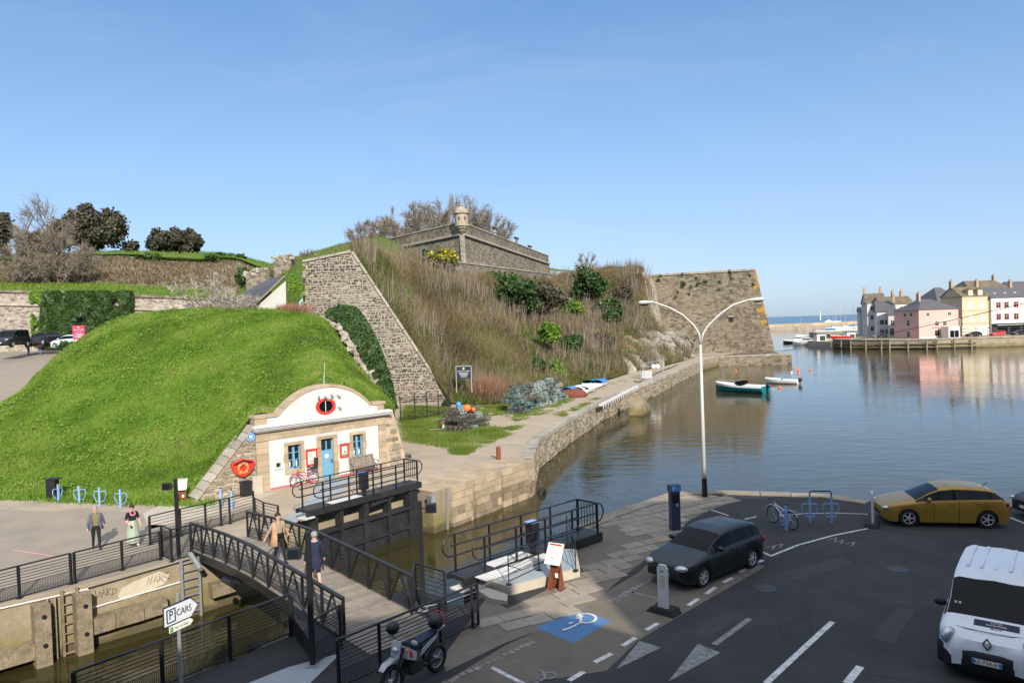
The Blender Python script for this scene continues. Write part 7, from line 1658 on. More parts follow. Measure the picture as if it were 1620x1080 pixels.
mb = MB(m_black); q0, q1 = atd(1100, 562, 150), atd(1660, 470, 60); mb.tube([lerp(q0, q1, f)-v3(0, 0, 6*f*(1-f)) for f in np.linspace(0, 1, 24)], .03, 4); tag(mb.build('overhead_cable'), 'thin dark cable sagging across the harbour to the houses', 'cable')
mb = MB(m_wood); q0, q1 = at(1052, 592, ZM), at(1128, 606, ZW+.8); mb.tube([lerp(q0, q1, f)-v3(0, 0, 4*f*(1-f)) for f in np.linspace(0, 1, 12)], .025, 4); tag(mb.build('mooring_rope'), 'mooring rope from the quay to the bow of the teal boat', 'rope')
mb = MB(m_black); q = [at(x, y, ZM+.05) for x, y in ((1003, 603), (1012, 604), (1024, 596), (1032, 594), (1046, 587), (1058, 583), (1072, 577))]; mb.tube(q, .09, 5); tag(mb.build('boom_hose'), 'dark hose lying along the edge of the long quay', 'hose')

# ------------------------------------------------------------------ far shore: quay, houses, breakwater, harbour boats
QZ = .2
e = [at(x, y, ZW) for x, y in ((1318, 551), (1348, 552), (1408, 552.5), (1480, 552), (1545, 550), (1640, 547))]
fq2 = [tuple(p[:2]) for p in e]+[(330, 190), (330, 420), (135, 330), (118, 262)]
fqm = MB(m_dock).prism(fq2, -4.4, QZ); fquay = struct('far_quay', fqm, 'stone quay in front of the pastel houses across the harbour', 'quay')
for a, b in zip(e[:-1], e[1:]):
    k = int(np.linalg.norm(b-a)/3); a = v3(a[0], a[1], QZ); b = v3(b[0], b[1], QZ); d = unit(b-a); o = v3(d[1], -d[0], 0)
    for i in range(k): MB(m_coping).box(lerp(a, b, (i+.48)/k)+o*-.2+v3(0, 0, .1), (np.linalg.norm(b-a)/k*.95, .9, .3), R=np.stack([d, o, v3(0, 0, 1)], 1)).build('coping_stone', fquay)
pts = [v3(p[0], p[1], ZW) for p in e[:5]]; mbp = thing('timber_staging', 'grey timber piles and walings along the far quay wall', 'jetty', pts[0])
for a, b in zip(pts[:-1], pts[1:]):
    d = unit(b-a); o = v3(d[1], -d[0], 0); L = np.linalg.norm(b-a)
    for z in (.55, 1.5): MB(m_timber).bar(a+o*.45+v3(0, 0, z), b+o*.45+v3(0, 0, z), .3, .25).build('waling', mbp)
    for i in range(int(L/4.5)+1): q = a+d*(i*4.5)+o*.7; MB(m_timber).box(q+v3(0, 0, .7), (.35, .35, 3.4)).build('pile', mbp)
for i in range(9): q = lerp(pts[0], pts[1], i/9)+v3(.3, -1.2, .6); MB(m_timber).box(q, (.3, .3, 3.2)).build('pile', mbp)
m_rooflich = M('lichen_slate', (.11, .095, .075), .85, .25, .8, .4, 12, .02, dirt=(.3, .2, .06), dsc=.35, damt=.7)
def house(label, px0, px1, Y, py_eave, py_ridge, depth, yaw, wall, roof, floors, base_py=None, hip=0, chim=(), win=m_carglass, frame=m_white, trim=None, gable_front=False, dorm=0, ground=None, shutters=None, blind=False):
    """house seen across the harbour: front between two image columns at distance Y, turned by yaw"""
    a, b = atd(px0, 500, Y), atd(px1, 500, Y); wd = abs(b[0]-a[0])/max(.2, math.cos(yaw)); c = (a+b)/2
    ze = atd((px0+px1)/2, py_eave, Y)[2]-QZ; zr = atd((px0+px1)/2, py_ridge, Y)[2]-QZ
    t = thing('house', label, 'house', (c[0], c[1], QZ), yaw, 'houses on the far quay'); w = wd/2; D = depth
    MB(wall).box((0, D/2, ze/2), (wd, D, ze)).build('wall', t, world=False)
    ov = .3
    rb = MB(roof)
    if gable_front:
        V = [(-w-ov, -ov, ze-.1), (w+ov, -ov, ze-.1), (w+ov, D+ov, ze-.1), (-w-ov, D+ov, ze-.1), (0, -ov, zr), (0, D+ov, zr)]
        rb.add(V, [(0, 4, 5, 3), (1, 2, 5, 4), (0, 3, 2, 1)]); MB(wall).add([(-w, 0, ze), (w, 0, ze), (0, 0, zr-.25), (-w, D, ze), (w, D, ze), (0, D, zr-.25)], [(0, 1, 2), (4, 3, 5)]).build('gable', t, world=False)
    else:
        h_ = hip; V = [(-w-ov, -ov, ze-.05), (w+ov, -ov, ze-.05), (w+ov, D+ov, ze-.05), (-w-ov, D+ov, ze-.05), (-w-ov+h_, D/2, zr), (w+ov-h_, D/2, zr)]
        rb.add(V, [(0, 1, 5, 4), (2, 3, 4, 5), (0, 3, 2, 1)])
        if h_: rb.add(V, [(3, 0, 4), (1, 2, 5)])
        else: MB(wall).add([(-w, 0, ze), (-w, D, ze), (-w, D/2, zr-.15), (w, 0, ze), (w, D, ze), (w, D/2, zr-.15)], [(1, 0, 2), (3, 4, 5)]).build('gable', t, world=False)
    ro = rb.build('roof', t, world=False)
    for (cx, cy) in chim: MB(M_brick).box((cx*w, cy*D, zr+.5), (.7, 1.0, 2.4)).build('chimney', ro, world=False); [MB(M_pot).cyl((cx*w+q, cy*D, zr+1.7), (cx*w+q, cy*D, zr+2.2), .13, n=8).build('chimney_pot', ro, world=False) for q in (-.18, .18)]
    for d_ in range(dorm):
        x = (-.35+.7*d_)*w if dorm == 2 else (-1+2*(d_+.5)/dorm)*w*.8
        dm = MB(wall).box((x, .9, ze+.95), (1.5, 1.7, 1.7)).build('dormer', ro, world=False); MB(frame).box((x, .02, ze+.95), (1.05, .06, 1.25)).build('window', t, world=False)
        MB(roof).ext([(x-.95, -.05, ze+1.8), (x+.95, -.05, ze+1.8), (x, -.05, ze+2.3)], (0, 2.2, 0)).build('dormer_roof', ro, world=False)
    def window(x, z, ww=.95, wh=1.4, side=0):
        if side == 0: P_ = lambda u, v, o: (x+u, -o, z+v)
        else: P_ = lambda u, v, o: (side*(w+o), x+u*(1 if side > 0 else -1), z+v)
        q = lambda u, v, o, th: None
        def rect(mat, u0, u1, v0, v1, o0, o1, nm, par):
            m_ = MB(mat); A_ = [P_(u0, v0, o0), P_(u1, v0, o0), P_(u1, v1, o0), P_(u0, v1, o0)]; B2 = np.array(P_(u0, v0, o1))-np.array(P_(u0, v0, o0)); m_.ext(A_, B2); return m_.build(nm, par, world=False)
        fr_ = rect(trim or frame, -ww/2-.16, ww/2+.16, -.16, wh+.16, .0, .05, 'window', t)
        rect(frame if blind else win, -ww/2, ww/2, 0, wh, .05, .07, 'pane', fr_)
        if not blind: rect(frame, -.04, .04, 0, wh, .07, .09, 'glazing_bar', fr_); rect(frame, -ww/2, ww/2, wh*.6, wh*.6+.06, .07, .09, 'glazing_bar', fr_)
        if shutters:
            for s in (-1, 1): rect(shutters, s*(ww/2+.33)-.22, s*(ww/2+.33)+.22, 0, wh, .051, .1, 'shutter', fr_)
    for fl in floors:
        for x in fl[1]: window(x*w, fl[0]*ze, *(fl[2:] if len(fl) > 2 else ()))
    return t, window, w, ze
M_brick = M('chimney_render', (.36, .27, .2), .9, .2, 1); M_pot = M('chimney_pot', (.4, .16, .09), .8)
m_pinkw = M('pink_render', (.62, .36, .31), .85, .06, .5, dirt=(.55, .33, .29), dsc=.3, damt=.4); m_creamw = M('cream_render', (.5, .42, .29), .85, .06, .5); m_whitew = M('white_render', (.62, .6, .55), .85, .06, .5); m_greyw = M('grey_render', (.5, .48, .46), .85, .08, .5); m_redtrim = M('red_window_trim', (.55, .07, .07), .6); m_beigew = M('beige_render', (.45, .38, .28), .85, .08, .5); m_shop = M('black_shopfront', (.03, .03, .035), .5)
m_pgrey = M('pale_grey_render', (.58, .56, .53), .85, .06, .5)
# pink corner house: its right front faces us, the left side falls back along the quay
t, wn, w, ze = house('pink two storey corner house with a hipped slate roof and white window surrounds', 1450, 1520, 207, 489, 472, 10, .18, m_pinkw, m_slate, [(.08, (-.1, .3), 1.5, 1.5), (.43, (-.1, .3), 1.1, 1.2), (.78, (-.55, .55), 1.0, .9)], hip=5.0, chim=((-.55, .35),))
for z, xs_ in ((.78, (3.0, 5.5)), (.45, (4.2,)), (.05, (4.2,))):
    for x in xs_: wn(x, z*ze, 1.0, 1.0 if z > .5 else 1.6, -1)
MB(m_white).box((0, -.06, .2), (2*w+.1, .1, .4)).build('plinth', t, world=False)
mb = thing('house_extension', 'low white garage extension attached to the right of the pink house', 'garage', atd(1510, 536, 203)*v3(1, 1, 0)+v3(0, 0, QZ), .1)
MB(m_whitew).box((0, 1.5, 1.6), (3.4, 3, 3.2)).build('wall', mb, world=False); MB(m_carglass).box((0, -.02, 1.1), (2.6, .08, 1.9)).build('shop_window', mb, world=False); MB(m_white).box((0, -.04, 1.1), (.1, .1, 1.9)).build('mullion', mb, world=False); MB(m_white).bar((-3, -.05, 5.2), (1.7, -.05, 5.2), .12, .14).build('terrace_rail', mb, world=False); MB(m_white).box((1.7, -.05, 4.2), (.14, .12, 2.0)).build('terrace_post', mb, world=False)
t, wn, w, ze = house('cream three storey house with white shutters, stone band and two dormers', 1521, 1567, 214, 468, 452, 9, .1, m_creamw, m_rooflich, [(.36, (-.4, .45), 1.0, 1.7), (.68, (-.4, .45), 1.0, 1.7)], chim=((-1.0, .5), (.9, .5)), dorm=2, blind=True)
for z in (.32, .64, .98): MB(m_beigew).box((0, -.05, z*ze), (2*w, .12, .25)).build('string_course', t, world=False)
for i in range(6):
    for x in (-.9, .05, .92): MB(m_paper if i % 2 else M_brick).box((x*w, -.06, .3+.45*i), (1.2, .1, .42)).build('rusticated_band', t, world=False)
for x, ww in ((-.45, 1.3), (.45, 2.6)): MB(m_white).box((x*w, -.1, 1.35), (ww, .1, 2.6)).build('door', t, world=False)
t, wn, w, ze = house('white house with red window surrounds over a black shop front', 1567, 1650, 214, 470, 452, 9, .06, m_whitew, m_slate, [(.42, (-.72, -.4, -.02, .4, .75), 1.1, 1.5), (.74, (-.72, -.4, -.02, .4, .75), 1.1, 1.4)], trim=m_redtrim, chim=((.2, .5),))
MB(m_shop).box((0, -.15, 1.5), (2*w, .3, 3.0)).build('shop_front', t, world=False); MB(m_navy).box((0, -.7, 3.3), (2*w, 1.4, .12)).build('awning', t, world=False)
for x in (-.6, -.1, .4): MB(m_carglass).box((x*w, -.31, 1.3), (3.0, .05, 1.9)).build('shop_window', t, world=False); MB(m_offw).box((x*w, -.75, 2.9), (4.5, .9, .12)).build('shop_blind', t, world=False)
for x in (-.7, -.3, .1): MB(m_galv).box((x*w, 1.6, ze+1.3), (.8, .05, .6)).build('skylight', t, world=False)
house('pale grey house with a big hipped slate roof behind the cream house', 1482, 1528, 236, 477, 453, 12, .15, m_pgrey, m_slate, [(.8, (-.5, -.2, .1), .9, 1.3)], hip=4)
house('tall house with lichen covered roof at the back of the row', 1535, 1605, 250, 458, 442, 12, .12, m_beigew, m_rooflich, [(.86, (-.5, .5))], chim=((.75, .5),), hip=2)
house('house with only its dark slate roof showing at the right edge', 1608, 1680, 262, 460, 443, 12, .1, m_greyw, m_slate, [(.8, (-.5, .5))])
house('narrow grey quay house at the far left end of the row', 1362, 1382, 262, 492, 485, 9, -.35, m_greyw, m_slate, [(.15, (-.4, .4)), (.5, (-.4, .4)), (.78, (-.4, .4))])
house('tall grey house with an ochre chimney wall among the left quay houses', 1374, 1400, 250, 479, 463, 12, -.3, m_greyw, m_rooflich, [(.15, (-.5, .0, .5)), (.5, (-.5, 0, .5)), (.78, (-.5, .5))], chim=((-.9, .6), (.85, .6)))
house('house with a mossy ochre roof and two chimneys behind the pink house', 1398, 1445, 244, 481, 468, 10, -.1, m_whitew, m_rooflich, [(.78, (-.5, .2))], chim=((.05, .5), (.6, .5)))
house('white gabled house with dark shutters left of the pink house', 1390, 1414, 232, 493, 476, 12, -.4, m_pgrey, m_slate, [(.12, (-.5, .1, .6)), (.5, (-.5, .1, .6))], shutters=m_greyw, chim=((.95, .3),))
house('low grey house with french windows next to the pink house', 1408, 1430, 224, 498, 488, 9, -.45, m_greyw, m_slate, [(.1, (-.6, 0, .6), 1.0, 2.0), (.55, (-.5, .2))])
p = atd(1578, 531, 208); p[2] = QZ; car('red_car', 'small red car parked on the far quay in front of the black shop', 'car', p, math.pi+.05, m_redcar, nst=16, detail=False, **{**hatch, 'L': 4.0})
for i, (x, m_, lab) in enumerate(((1540, m_dgrey, 'dark car parked on the far quay in front of the cream house'), (1612, m_dgrey, 'dark car at the right edge of the far quay'), (1392, m_silver, 'dark silver car in the shade of the left quay houses'))):
    p = atd(x, 532, 207 if x > 1500 else 222); p[2] = QZ; car('far_car', lab, 'car', p, math.pi+.1, m_, nst=14, detail=False, **hatch)
p = atd(1557, 537, 203.5); p[2] = ZW; boat('red and white dinghy hanging at the far quay wall', p+v3(0, -1.5, 1.0), 3.0, 3.6, 1.5, m_black, m_redcar, engine=False, screen=False, fb=.5)
# timber slipway barge with boats around
def hbx(px, py, label, L, hull, rz, canopy=None, mast=0): 
    p = at(px, py, ZW); t = boat(label, p, rz, L, L*.34, hull, m_gel, cat='fishing boat' if canopy else 'boat', screen=False, engine=not canopy, fb=L*.13, canopy=canopy, stripe=m_gel)
    if mast: MB(m_galv).cyl((-.1*L, 0, .5), (-.1*L, 0, mast), .13, n=6).build('mast', t, world=False); MB(m_galv).cyl((-.1*L, 0, mast*.5), (-.4*L, 0, mast*.45), .05, n=6).build('boom', t, world=False)
    return t
hbx(1257, 543, 'dark hulled fishing boat with white wheelhouse moored left of the slip', 8, m_dgrey, 2.6, m_gel, 6); hbx(1272, 546, 'white fishing boat moored right behind an orange float', 8, m_gel, 2.3, m_gel, 5)
hbx(1283, 540, 'black hulled workboat with green wheelhouse by the slip', 7, m_black, 2.9, m_green, 6); hbx(1296, 543, 'turquoise fishing boat against the quay end', 8, m_teal, 2.7, m_shop, 4)
hbx(1316, 521, 'blue topped motor boat moored in the outer basin, left one', 8, m_bluep, 3.0, m_gel); hbx(1332, 520, 'white motor boat moored in the outer basin, middle one', 9, m_gel, 3.1, m_gel); hbx(1346, 519, 'white cruiser with blue cover in the outer basin, right one', 9, m_gel, 3.0, m_bluep)
for i, (x, y, mst, lab) in enumerate(((1316, 507, 22, 'tall masted white yacht by the breakwater, left mast'), (1328, 507, 19, 'white yacht by the breakwater with the right hand mast'))): hbx(x, 517, lab, 12, m_gel, 3.1, None, mst)
p = at(1338, 515, ZW); t = thing('ferry', 'white ferry lying behind the breakwater', 'ferry', p*v3(.985, .985, 1)+v3(14, 60, 0), 3.05); t.scale = (.42,)*3
MB(m_gel).ext([(-22, -4, 0), (24, -4, 0), (30, -4, 5), (-22, -4, 5)], (0, 8, 0)).build('hull', t, world=False); MB(m_gel).box((-2, 0, 7.2), (36, 7, 4.4)).build('superstructure', t, world=False); MB(m_carglass).box((-2, -3.53, 7.5), (33, .1, 1)).build('window_band', t, world=False); MB(m_gel).box((8, 0, 10.8), (10, 6, 2.8)).build('bridge', t, world=False); MB(m_galv).cyl((4, 0, 12), (4, 0, 19), .2, n=6).build('mast', t, world=False); MB(m_bluep).box((-8, 0, 10.5), (4, 3, 3)).build('funnel', t, world=False)
# quay sheds and a crowd of small craft
for (x, y, w_, h_, m_, lab) in ((1300, 538, 3, 2.2, m_whitew, 'white hut with a dark front on the slip head'), (1347, 531, 2.6, 2.4, m_gel, 'small white shed on the quay end left of the grey houses')):
    p = atd(x, y+4, 236); p[2] = -.6; t = thing('quay_hut', lab, 'hut', p); MB(m_).box((0, 1.5, h_/2), (w_, 3, h_)).build('wall', t, world=False); MB(m_slate).box((0, 1.5, h_+.1), (w_+.3, 3.3, .2)).build('roof', t, world=False); MB(m_shop).box((.3, -.02, h_*.4), (w_*.6, .06, h_*.7)).build('door', t, world=False)
for i, (x, y, L, hl_, mst, lab) in enumerate(((1306, 527, 10, m_gel, 13, 'white sloop with a short mast in the outer basin, left of the blue topped boat'), (1320, 526.5, 9, m_redcar, 14, 'red hulled sloop in the outer basin'), (1335, 525, 11, m_gel, 17, 'white yacht with a tall mast in front of the breakwater'), (1349, 525, 9, m_bluep, 15, 'blue hulled yacht close to the grey quay house'), (1309, 532, 8, m_gel, 0, 'white motor boat lying beyond the slip head'), (1266, 534, 9, m_gel, 9, 'white boat behind the two fishing boats'))): hbx(x, y, lab, L, hl_, 2.9+.2*i, None, mst)
sl_ = [atd(1278, 541, 238)[:2], atd(1320, 546, 226)[:2], atd(1345, 540, 240)[:2], atd(1330, 533, 262)[:2], atd(1285, 534, 262)[:2]]
struct('slip_head', MB(m_concl).prism([tuple(p) for p in sl_], -4.4, -.6), 'pale concrete slip head between the boats and the far quay', 'slipway')
p = atd(1330, 535, 232); p[2] = QZ; boat('crimson hulled boat drawn up on the quay end', p, 2.9, 6, 2, m_redcar, m_gel, engine=False, screen=False)
# breakwater
q0, q1 = at(1150, 527, ZW), at(1362, 517.5, ZW); q2 = at(1500, 512, ZW)
bwk = thing('breakwater', 'long low stone breakwater closing the harbour before the open sea', 'breakwater', q0)
for a, b in ((q0, q1), (q1, q2)):
    MB(m_rub_pale).ext([a+v3(0, 0, -2), b+v3(0, 0, -2), b+v3(0, 0, 2.6), a+v3(0, 0, 2.6)], (0, 12, 0)).build('quay_base', bwk)
    for i in range(14): MB(m_ashlar).bar(lerp(a, b, i/14)+v3(0, 9, 3.6), lerp(a, b, (i+.985)/14)+v3(0, 9, 3.6), 2.0, 2.2).build('parapet_block', bwk)
p = atd(1298, 511, 560); p[2] = 4; t = thing('harbour_light', 'slim white light post on the breakwater', 'light post', p); MB(m_gel).cyl((0, 0, 0), (0, 0, 6.5), .45, .3, 8).build('post', t, world=False)
# ------------------------------------------------------------------ town houses behind the viewpoint, whose shade lies over the near quay
m_town = M('bounce_dark_render', (.17, .155, .13), .9, .15, .6, .2, 20, .01)  # walls darkened to cut their bounce and reflections on the shaded quay
def town(label, x0, x1, y0, y1, ze, zr, wall, chim=()):
    t = thing('town_house', label, 'house', ((x0+x1)/2, (y0+y1)/2, 0), 0, 'town houses facing the lock'); ym = (y0+y1)/2
    MB(wall).add([(x0, y0, 0), (x1, y0, 0), (x1, y1, 0), (x0, y1, 0), (x0, y0, ze), (x1, y0, ze), (x1, y1, ze), (x0, y1, ze), (x0, ym, zr-.2), (x1, ym, zr-.2)], [(0, 1, 5, 4), (2, 3, 7, 6), (1, 2, 6, 9, 5), (3, 0, 4, 8, 7)]).build('wall', t)
    ov = .3; ro = MB(m_slate).add([(x0, y0-ov, ze-.15), (x1, y0-ov, ze-.15), (x1, y1+ov, ze-.15), (x0, y1+ov, ze-.15), (x0, ym, zr), (x1, ym, zr)], [(0, 1, 5, 4), (2, 3, 4, 5)]).build('roof', t)
    for x in chim: MB(M_brick).box((x, ym, zr+.3), (1.3, .7, 1.6)).build('chimney', ro)
    n = max(1, int((x1-x0)/2.6))
    for fl in range(int(ze/2.9)):
        for i in range(n):
            x = x0+(x1-x0)*(i+.5)/n; f = MB(m_white).box((x, y1+.03, 1.6+2.9*fl), (1.15, .06, 1.65)).build('window', t); MB(m_glass).box((x, y1+.065, 1.6+2.9*fl), (.95, .02, 1.45)).build('pane', f)
town('long dim town house under a lower roof left of the viewpoint', -34, .2, -12.5, -1.5, 9.6, 13.7, m_town, (-20, -8))
town('broad town house with the viewpoint at its third floor window', .2, 8.85, -12.5, -1.5, 10.6, 14.9, m_town, (7.4,))
town('narrow grey house between the broad and the tall house', 8.85, 11.7, -12.5, -1.5, 9.4, 13.7, m_town)
town('tall town house right of the viewpoint', 11.7, 46, -12.5, -1.5, 15.5, 21.5, m_town, (20, 34))

# ------------------------------------------------------------------ grass
def pinpoly(P2, poly):
    f = poly_in(poly); return np.array([f(a, b) for a, b in P2], bool) if len(P2) else np.zeros(0, bool)
Gm = G_mound[:70]
P, N = scatter(Gm, 400000)
P = P[P[:, 2] > ZM-.05] if False else P
tn = .5+.5*vnoise(P[::1], .35, 4)+.25*vnoise(P, 1.6, 9)+RNG.normal(0, .12, len(P)); tn = (tn-.5)*1.5+.43
upper = np.clip((P[:, 2]-2)/7, 0, 1)
blades('mound_grass', P, N, .13, .018, m_blade, tn)['kind'] = 'stuff'
bpy.data.objects['mound_grass']['label'] = 'lush green grass covering the mound'; bpy.data.objects['mound_grass']['category'] = 'grass'
# broad-leaved weeds in patches
P, N = scatter(Gm, 60000); k = vnoise(P, .5, 17)+.6*vnoise(P, 1.7, 3) > .12; P, N = P[k], N[k]
D = nrm(N+.9*rdir(len(P))); A_ = nrm(np.cross(D, rdir(len(P))))*RNG.uniform(.03, .075, (len(P), 1))
tag(soup('mound_weeds', P+N*RNG.uniform(.05, .2, (len(P), 1)), A_, np.cross(D, A_)*.9, m_leaf_bright, RNG.normal(.55, .2, len(P)), None, True), 'broad leaved weeds growing in patches on the mound', 'weeds', None, 'stuff')
P, N = scatter(Gm, 26000); k = (vnoise(P, .25, 31) > .22); P, N = P[k], N[k]
tag(blades('mound_dry_grass', P, N, .32, .016, m_blade_dry), 'paler dry grass tufts on the mound', 'grass', None, 'stuff')
def lawn(name, polys, n, h, w, mat, label, z=ZM, thr=-.9):
    allp = []
    for poly in polys:
        W_ = np.array([at(x, y, z)[:2] for x, y in poly]); lo_, hi_ = W_.min(0), W_.max(0)
        q = RNG.uniform(lo_, hi_, (n, 2)); allp.append(q[pinpoly(q, [tuple(a) for a in W_])])
    q = np.concatenate(allp); q = q+RNG.normal(0, .22, q.shape); q = q[[mnoise.noise(Vector((a*.45, b*.45, 3.0)))+.5*mnoise.noise(Vector((a*1.7, b*1.7, 9.0))) > thr for a, b in q]]; P = np.column_stack([q, np.full(len(q), z)])
    return tag(blades(name, P, np.tile(v3(0, 0, 1), (len(P), 1)), h, w, mat, .5+.45*vnoise(P, .5, 2)+RNG.normal(0, .15, len(P))), label, 'grass', None, 'stuff')
m_blade_mix = MT('mixed_grass_blades', [(0, (.06, .1, .015)), (.4, (.12, .18, .025)), (.7, (.19, .24, .05)), (1, (.3, .27, .12))], .7, .2, .3)
flat('lawn_soil', [(636, 664), (645, 642), (712, 646), (722, 652), (760, 655), (760, 676), (800, 684), (765, 696), (735, 706), (715, 706), (690, 700), (646, 692)], ZM, m_turf, quay, th=.006)
lawn('quay_lawn', [[(634, 668), (642, 641), (714, 645), (730, 655), (742, 672), (790, 676), (800, 684), (760, 700), (730, 712), (690, 706), (641, 698)]], 90000, .2, .02, m_blade_mix, 'green lawn round the small pot stack on the museum quay')
lawn('quay_weeds', [[(795, 660), (850, 644), (905, 628), (908, 632), (862, 655), (812, 668)], [(720, 700), (800, 676), (826, 673), (800, 690), (745, 712)], [(880, 655), (945, 629), (950, 631), (890, 660)], [(745, 640), (800, 640), (800, 655), (752, 660)], [(905, 622), (1000, 597), (1060, 581), (1060, 583), (1000, 600), (920, 626)], [(720, 712), (742, 707), (738, 718), (722, 717)]], 34000, .16, .018, m_blade_mix, 'weedy grass strips along the quay path', thr=-.05)
lawn('mound_foot_weeds', [[(-200, 776), (40, 782), (120, 786), (200, 788), (262, 790), (330, 790), (335, 800), (290, 800), (200, 797), (100, 793), (30, 790), (-200, 784)]], 60000, .3, .03, m_leaf_bright, 'weeds along the foot of the mound')
bpy.data.objects['mound_foot_weeds']['category'] = 'weeds'

# ------------------------------------------------------------------ ivy
def ivy(name, label, surf, n, size, mat, depth=.35, thr=None, cat='ivy'):
    P, N = scatter(surf, n)
    if thr is not None: k = vnoise(P, .45, 5)+.5*vnoise(P, 1.6, 2) > thr; P, N = P[k], N[k]
    fr = np.sign(-(N*(P-CP)).sum(1))[:, None]*N
    lump = (.5+.6*vnoise(P, .8, 11))[:, None]
    P = P+fr*np.clip(lump, .05, 1.2)*depth*RNG.uniform(.3, 1, (len(P), 1)); D = nrm(fr+.8*rdir(len(P))); A_ = nrm(np.cross(D, rdir(len(P))))*size*RNG.uniform(.6, 1.3, (len(P), 1))
    return tag(soup(name, P, A_, np.cross(D, A_)*.85, mat, RNG.normal(.45, .22, len(P)), None, True), label, cat)
# ivied wall between mound and raking wall
iv_out = [(516, 494, 62.5), (555, 488, 62), (578, 512, 60.5), (600, 556, 57), (616, 606, 52), (624, 650, 46.5)]
iv_in = [(518, 510, 62), (535, 524, 61), (556, 556, 59), (580, 592, 56), (598, 622, 51.5), (614, 652, 45.8)]
Wi = np.array([atd(*p) for p in iv_out]); Wj = np.array([atd(*p) for p in iv_in])
Wi2 = Wi+(Wi-CP)*.04; wal = thing('ivied_wall', 'broken stone wall smothered in dark ivy along the right edge of the mound', 'wall', Wj[-1]*v3(1, 1, 0))
wm = MB(m_rub_pale)
for k in range(5):
    lowk = [v3(p[0], p[1], ZM-.3) for p in (Wi[k], Wi[k+1])]
    wm.add([Wj[k], Wj[k+1], Wi[k+1], Wi[k]], [(0, 1, 2, 3)]); wm.add([Wi[k], Wi[k+1], Wi[k+1]+v3(.5, 1, -9), Wi[k]+v3(.5, 1, -9)], [(0, 1, 2, 3)])
wm.build('masonry', wal)
rg = np.random.default_rng(3)
for i in range(34):
    f = rg.random()*5; k = int(min(4, f)); p = lerp(lerp(Wj[k], Wj[k+1], f-k), lerp(Wi[k], Wi[k+1], f-k), rg.uniform(-.06, .28)); rock(p, (.4, .4, .3), 900+i, m_coping, wal)
Gi = spline(np.array([lerp(Wj, Wi, .28), lerp(Wj, Wi, .7), Wi+v3(.2, 0, .1)]).swapaxes(0, 1), 30)
ivy('ivy', 'dark glossy ivy over the broken wall between the mound and the raking wall', Gi, 16000, .13, m_leaf, .6)
def vpatch(px, Y, nu=24, nv=16):
    (x0, y0), (x1, y1), (x2, y2), (x3, y3) = px; return patch([[(x0, y0, Y), (x1, y1, Y)], [(x3, y3, Y), (x2, y2, Y)]], nu, nv)
ivy('ivy', 'big dark ivy curtain on the lower rampart behind the red sign', vpatch(((72, 462), (212, 462), (205, 545), (62, 548)), 91.6), 26000, .3, m_leaf, .9, -.5)
ivy('ivy', 'paler straggling creeper at the left edge of the ivy curtain on the rampart', vpatch(((48, 462), (85, 462), (80, 550), (52, 535)), 91.6), 3500, .25, m_leaf_bright, .5, .0)
ivy('creeper', 'green creeper on the left end of the raking wall', vpatch(((462, 420), (482, 418), (480, 492), (455, 492)), 73), 2600, .2, m_leaf_bright, .4, .05, 'creeper')

# ------------------------------------------------------------------ bushes and trees
def bush(label, px, py, Y, wpx, hpx, mat, n=2600, leaf=.3, name='shrub', group=None, base=None, tintmu=.45, clumps=26, stems=True):
    """foliage clumps round a base: light outside, hollow gaps between the clumps"""
    c = atd(px, py, Y); rx, rz_ = wpx/2/F_PX*Y, hpx/2/F_PX*Y; t = thing(name, label, 'shrub' if name != 'tree' else 'tree', c-v3(0, 0, rz_), 0, group)
    C = rdir(clumps, -.75 if name == 'tree' else -.6)*np.array([rx, rx*.8, rz_])*RNG.uniform(.3, .95, (clumps, 1)); C[:, 2] += 0
    r = RNG.uniform(.6, 1.15, clumps)*(2.7 if name == 'tree' else 2.1)*min(rx, rz_)/clumps**.5; i = RNG.integers(0, clumps, n); d = rdir(n)
    P = c+C[i]+d*r[i][:, None]*RNG.uniform(.4, 1.12, (n, 1))+RNG.normal(0, .3, (n, 3))*r[i][:, None]; D = nrm(d+.8*rdir(n)); A_ = nrm(np.cross(D, rdir(n)))*leaf*RNG.uniform(.5, 1.2, (n, 1))
    soup('foliage', P, A_, np.cross(D, A_)*.8, mat, RNG.normal(tintmu, .2, n)+(RNG.normal(0, .16, clumps))[i], t, True)
    if stems:
        mb = MB(m_bark); b = c-v3(0, 0, rz_*1.02)
        for q in C[:9]: mb.tube([b, b+(q+v3(0, 0, rz_))*.5+rdir(1)[0]*.1*rx, c+q], [.05*rz_, .03*rz_, .012*rz_], 5)
        mb.build('stem', t)
    return t
